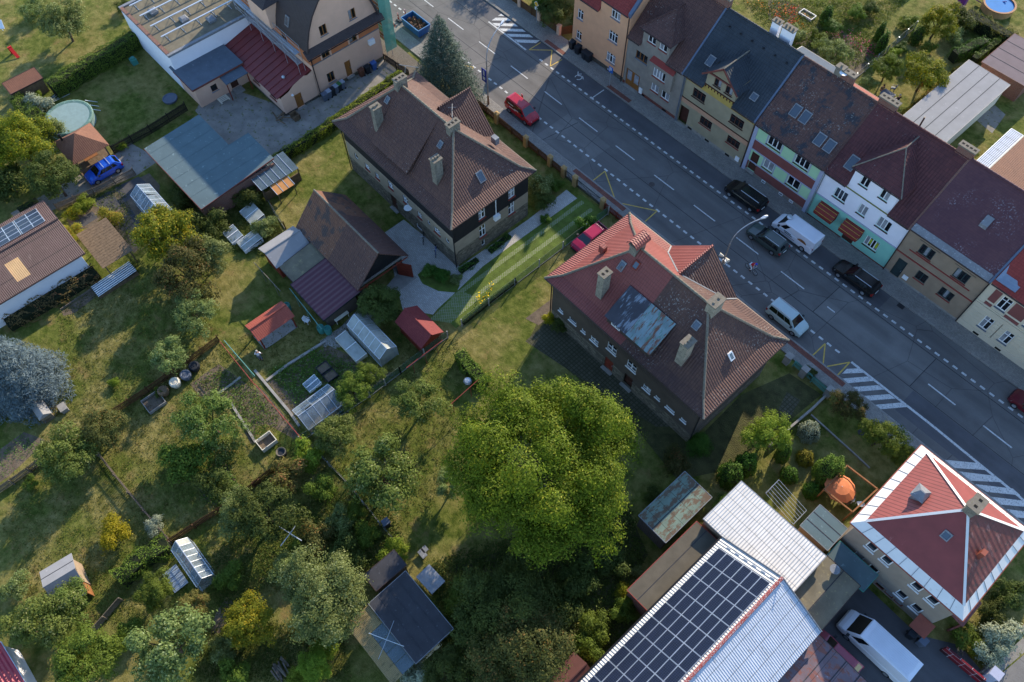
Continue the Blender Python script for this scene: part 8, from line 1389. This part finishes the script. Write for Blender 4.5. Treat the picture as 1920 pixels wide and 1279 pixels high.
hedge('tall thuja hedge across the top left garden', ((92, 158), (160, 115), (215, 85), (250, 60)), 1.7, 2.1, 'thuja', 150); hedge('clipped hedge block left of the covered pool', ((28, 180), (72, 222)), 1.8, 1.7, 'hedge', 150); hedge('long leafy hedge along the gravel drive of the brown hipped house', ((752, 135), (700, 172), (640, 215), (560, 268), (505, 300)), 1.0, 1.3, 'lime', 150); hedge('thick hedge between the mesh fence and the walnut', ((860, 660), (885, 690), (908, 715)), 1.3, 1.3, 'thuja', 170); hedge('clipped leafy hedge left of the white framed greenhouse', ((218, 1085), (262, 1045), (312, 1015)), 1.7, 1.5, 'hedge', 150, lump=.2); hedge('dark hedge behind the long garage', ((1792, 98), (1850, 72)), 1.3, 1.6, 'box', 130); hedge('pale hedge beside the dark grey felt roof', ((1828, 108), (1862, 82), (1895, 60)), 1.0, 1.2, 'hedge', 130); hedge('brownish hedge below the top right pool', ((1815, 20), (1850, 40), (1905, 70)), 1.6, 1.8, 'plum', 110, lump=.25); hedge('ivy edging of the long garage', ((1690, 218), (1735, 178), (1800, 125)), .5, .5, 'ivy', 170); hedge('dry shrub border below the white hall wall', ((10, 605), (70, 570), (130, 535), (178, 505)), 1.8, 1.0, 'dry', 90, .16, .3); hedge('dark hedge of the clipped border along the left drive', ((35, 395), (70, 375)), 1.5, 1.2, 'dark', 110, lump=.3); hedge('flower hedge along the green mesh fence', ((868, 604), (920, 562), (968, 525)), .4, .5, 'weed', 80, .11, .2); hedge('low planting along the stone wall of the brown house', ((862, 508), (895, 485)), .7, .35, 'fern', 160); hedge('low planting further along the stone wall', ((918, 470), (955, 440)), .7, .35, 'fern', 160)
# uncountable growth
scatter('weeds', 'rough weeds under the walnut and the lower trees', ((840, 1040), (1180, 950), (1210, 1040), (1180, 1100), (1170, 1200), (1080, 1279), (870, 1279), (800, 1060)), 5200, .5, .2, 'weed'); scatter('weeds', 'rough green growth among the lower left gardens', ((430, 1000), (700, 900), (760, 1010), (640, 1110), (560, 1060), (420, 1160), (380, 1060)), 3000, .3, .16, 'weed'); scatter('weeds', 'rough growth along the bottom edge of the gardens', ((380, 1180), (640, 1160), (660, 1279), (360, 1279)), 1800, .3, .16, 'weed'); scatter('weeds', 'shaded growth between the shed and the cold frames', ((330, 330), (380, 400), (480, 350), (535, 440), (500, 480), (440, 470), (400, 420), (330, 400)), 2200, .5, .16, 'weed')
scatter('vegetables', 'rows of vegetables below the clouded greenhouse', ((505, 700), (590, 655), (700, 700), (660, 740), (600, 730), (560, 760)), 900, .35, .18, 'veg'); scatter('vegetables', 'sparse vegetables in the soil beds beside the red rail', ((360, 720), (410, 690), (480, 730), (520, 790), (480, 830), (430, 745)), 420, .25, .15, 'veg'); scatter('vegetables', 'leafy plants around the dark tub bed', ((370, 900), (420, 865), (450, 910), (420, 950), (385, 940)), 360, .35, .17, 'veg'); scatter('vegetables', 'sparse plants on the left soil bed', ((0, 840), (45, 812), (82, 826), (20, 890), (0, 900)), 90, .2, .13, 'veg'); scatter('creepers', 'plants among the felt beds', ((118, 400), (180, 372), (240, 470), (258, 440), (225, 340), (130, 380)), 420, .25, .14, 'weed')
scatter('flower_border', 'green growth of the flower gardens behind the terrace', ((1390, 0), (1700, 0), (1640, 60), (1640, 110), (1570, 150), (1480, 90)), 4200, .4, .16, 'green')
for n_, h, pts, num in (('red', 'b02a24', ((1440, 20), (1500, 10), (1490, 50), (1450, 45)), 60), ('orange', 'd08a1c', ((1395, 5), (1480, 0), (1520, 40), (1500, 85), (1450, 40)), 60), ('pink', 'c05a78', ((1540, 60), (1600, 60), (1640, 90), (1630, 105), (1570, 80)), 40), ('yellow', 'd8b020', ((890, 560), (925, 530), (930, 540), (895, 572)), 14), ('magenta', 'a83a50', ((1600, 70), (1650, 85), (1640, 110), (1610, 100)), 30)):
    LM['fl_'+n_] = leafmat(n_+'_petal', h, h, None, trans=.2); scatter('flowers', f'{n_} blossoms scattered in the flower beds' if n_ != 'yellow' else 'yellow blossoms along the green mesh fence', pts, num, .6, .22, 'fl_'+n_, 3, .1)
LM['grass'] = leafmat('grass_blade', '424c20', '62652e', '7c7244', .12); scatter('grass_tufts', 'longer grass tufts on the sunny garden lawns', ((110, 560), (330, 520), (420, 640), (700, 560), (860, 640), (860, 900), (700, 1050), (300, 1180), (60, 1160), (0, 980), (110, 760)), 15000, .1, .13, 'grass', 4, .14)
# a neighbouring house above the photo, whose gable shades the road
gabled('neighbour_house', 'gabled neighbour house standing above the top edge of the photo', 'house', -68.0, -61.0, 67.2, 78.0, 6.0, 10.2, 'w_beige', 'tile_old', 'y', .4)
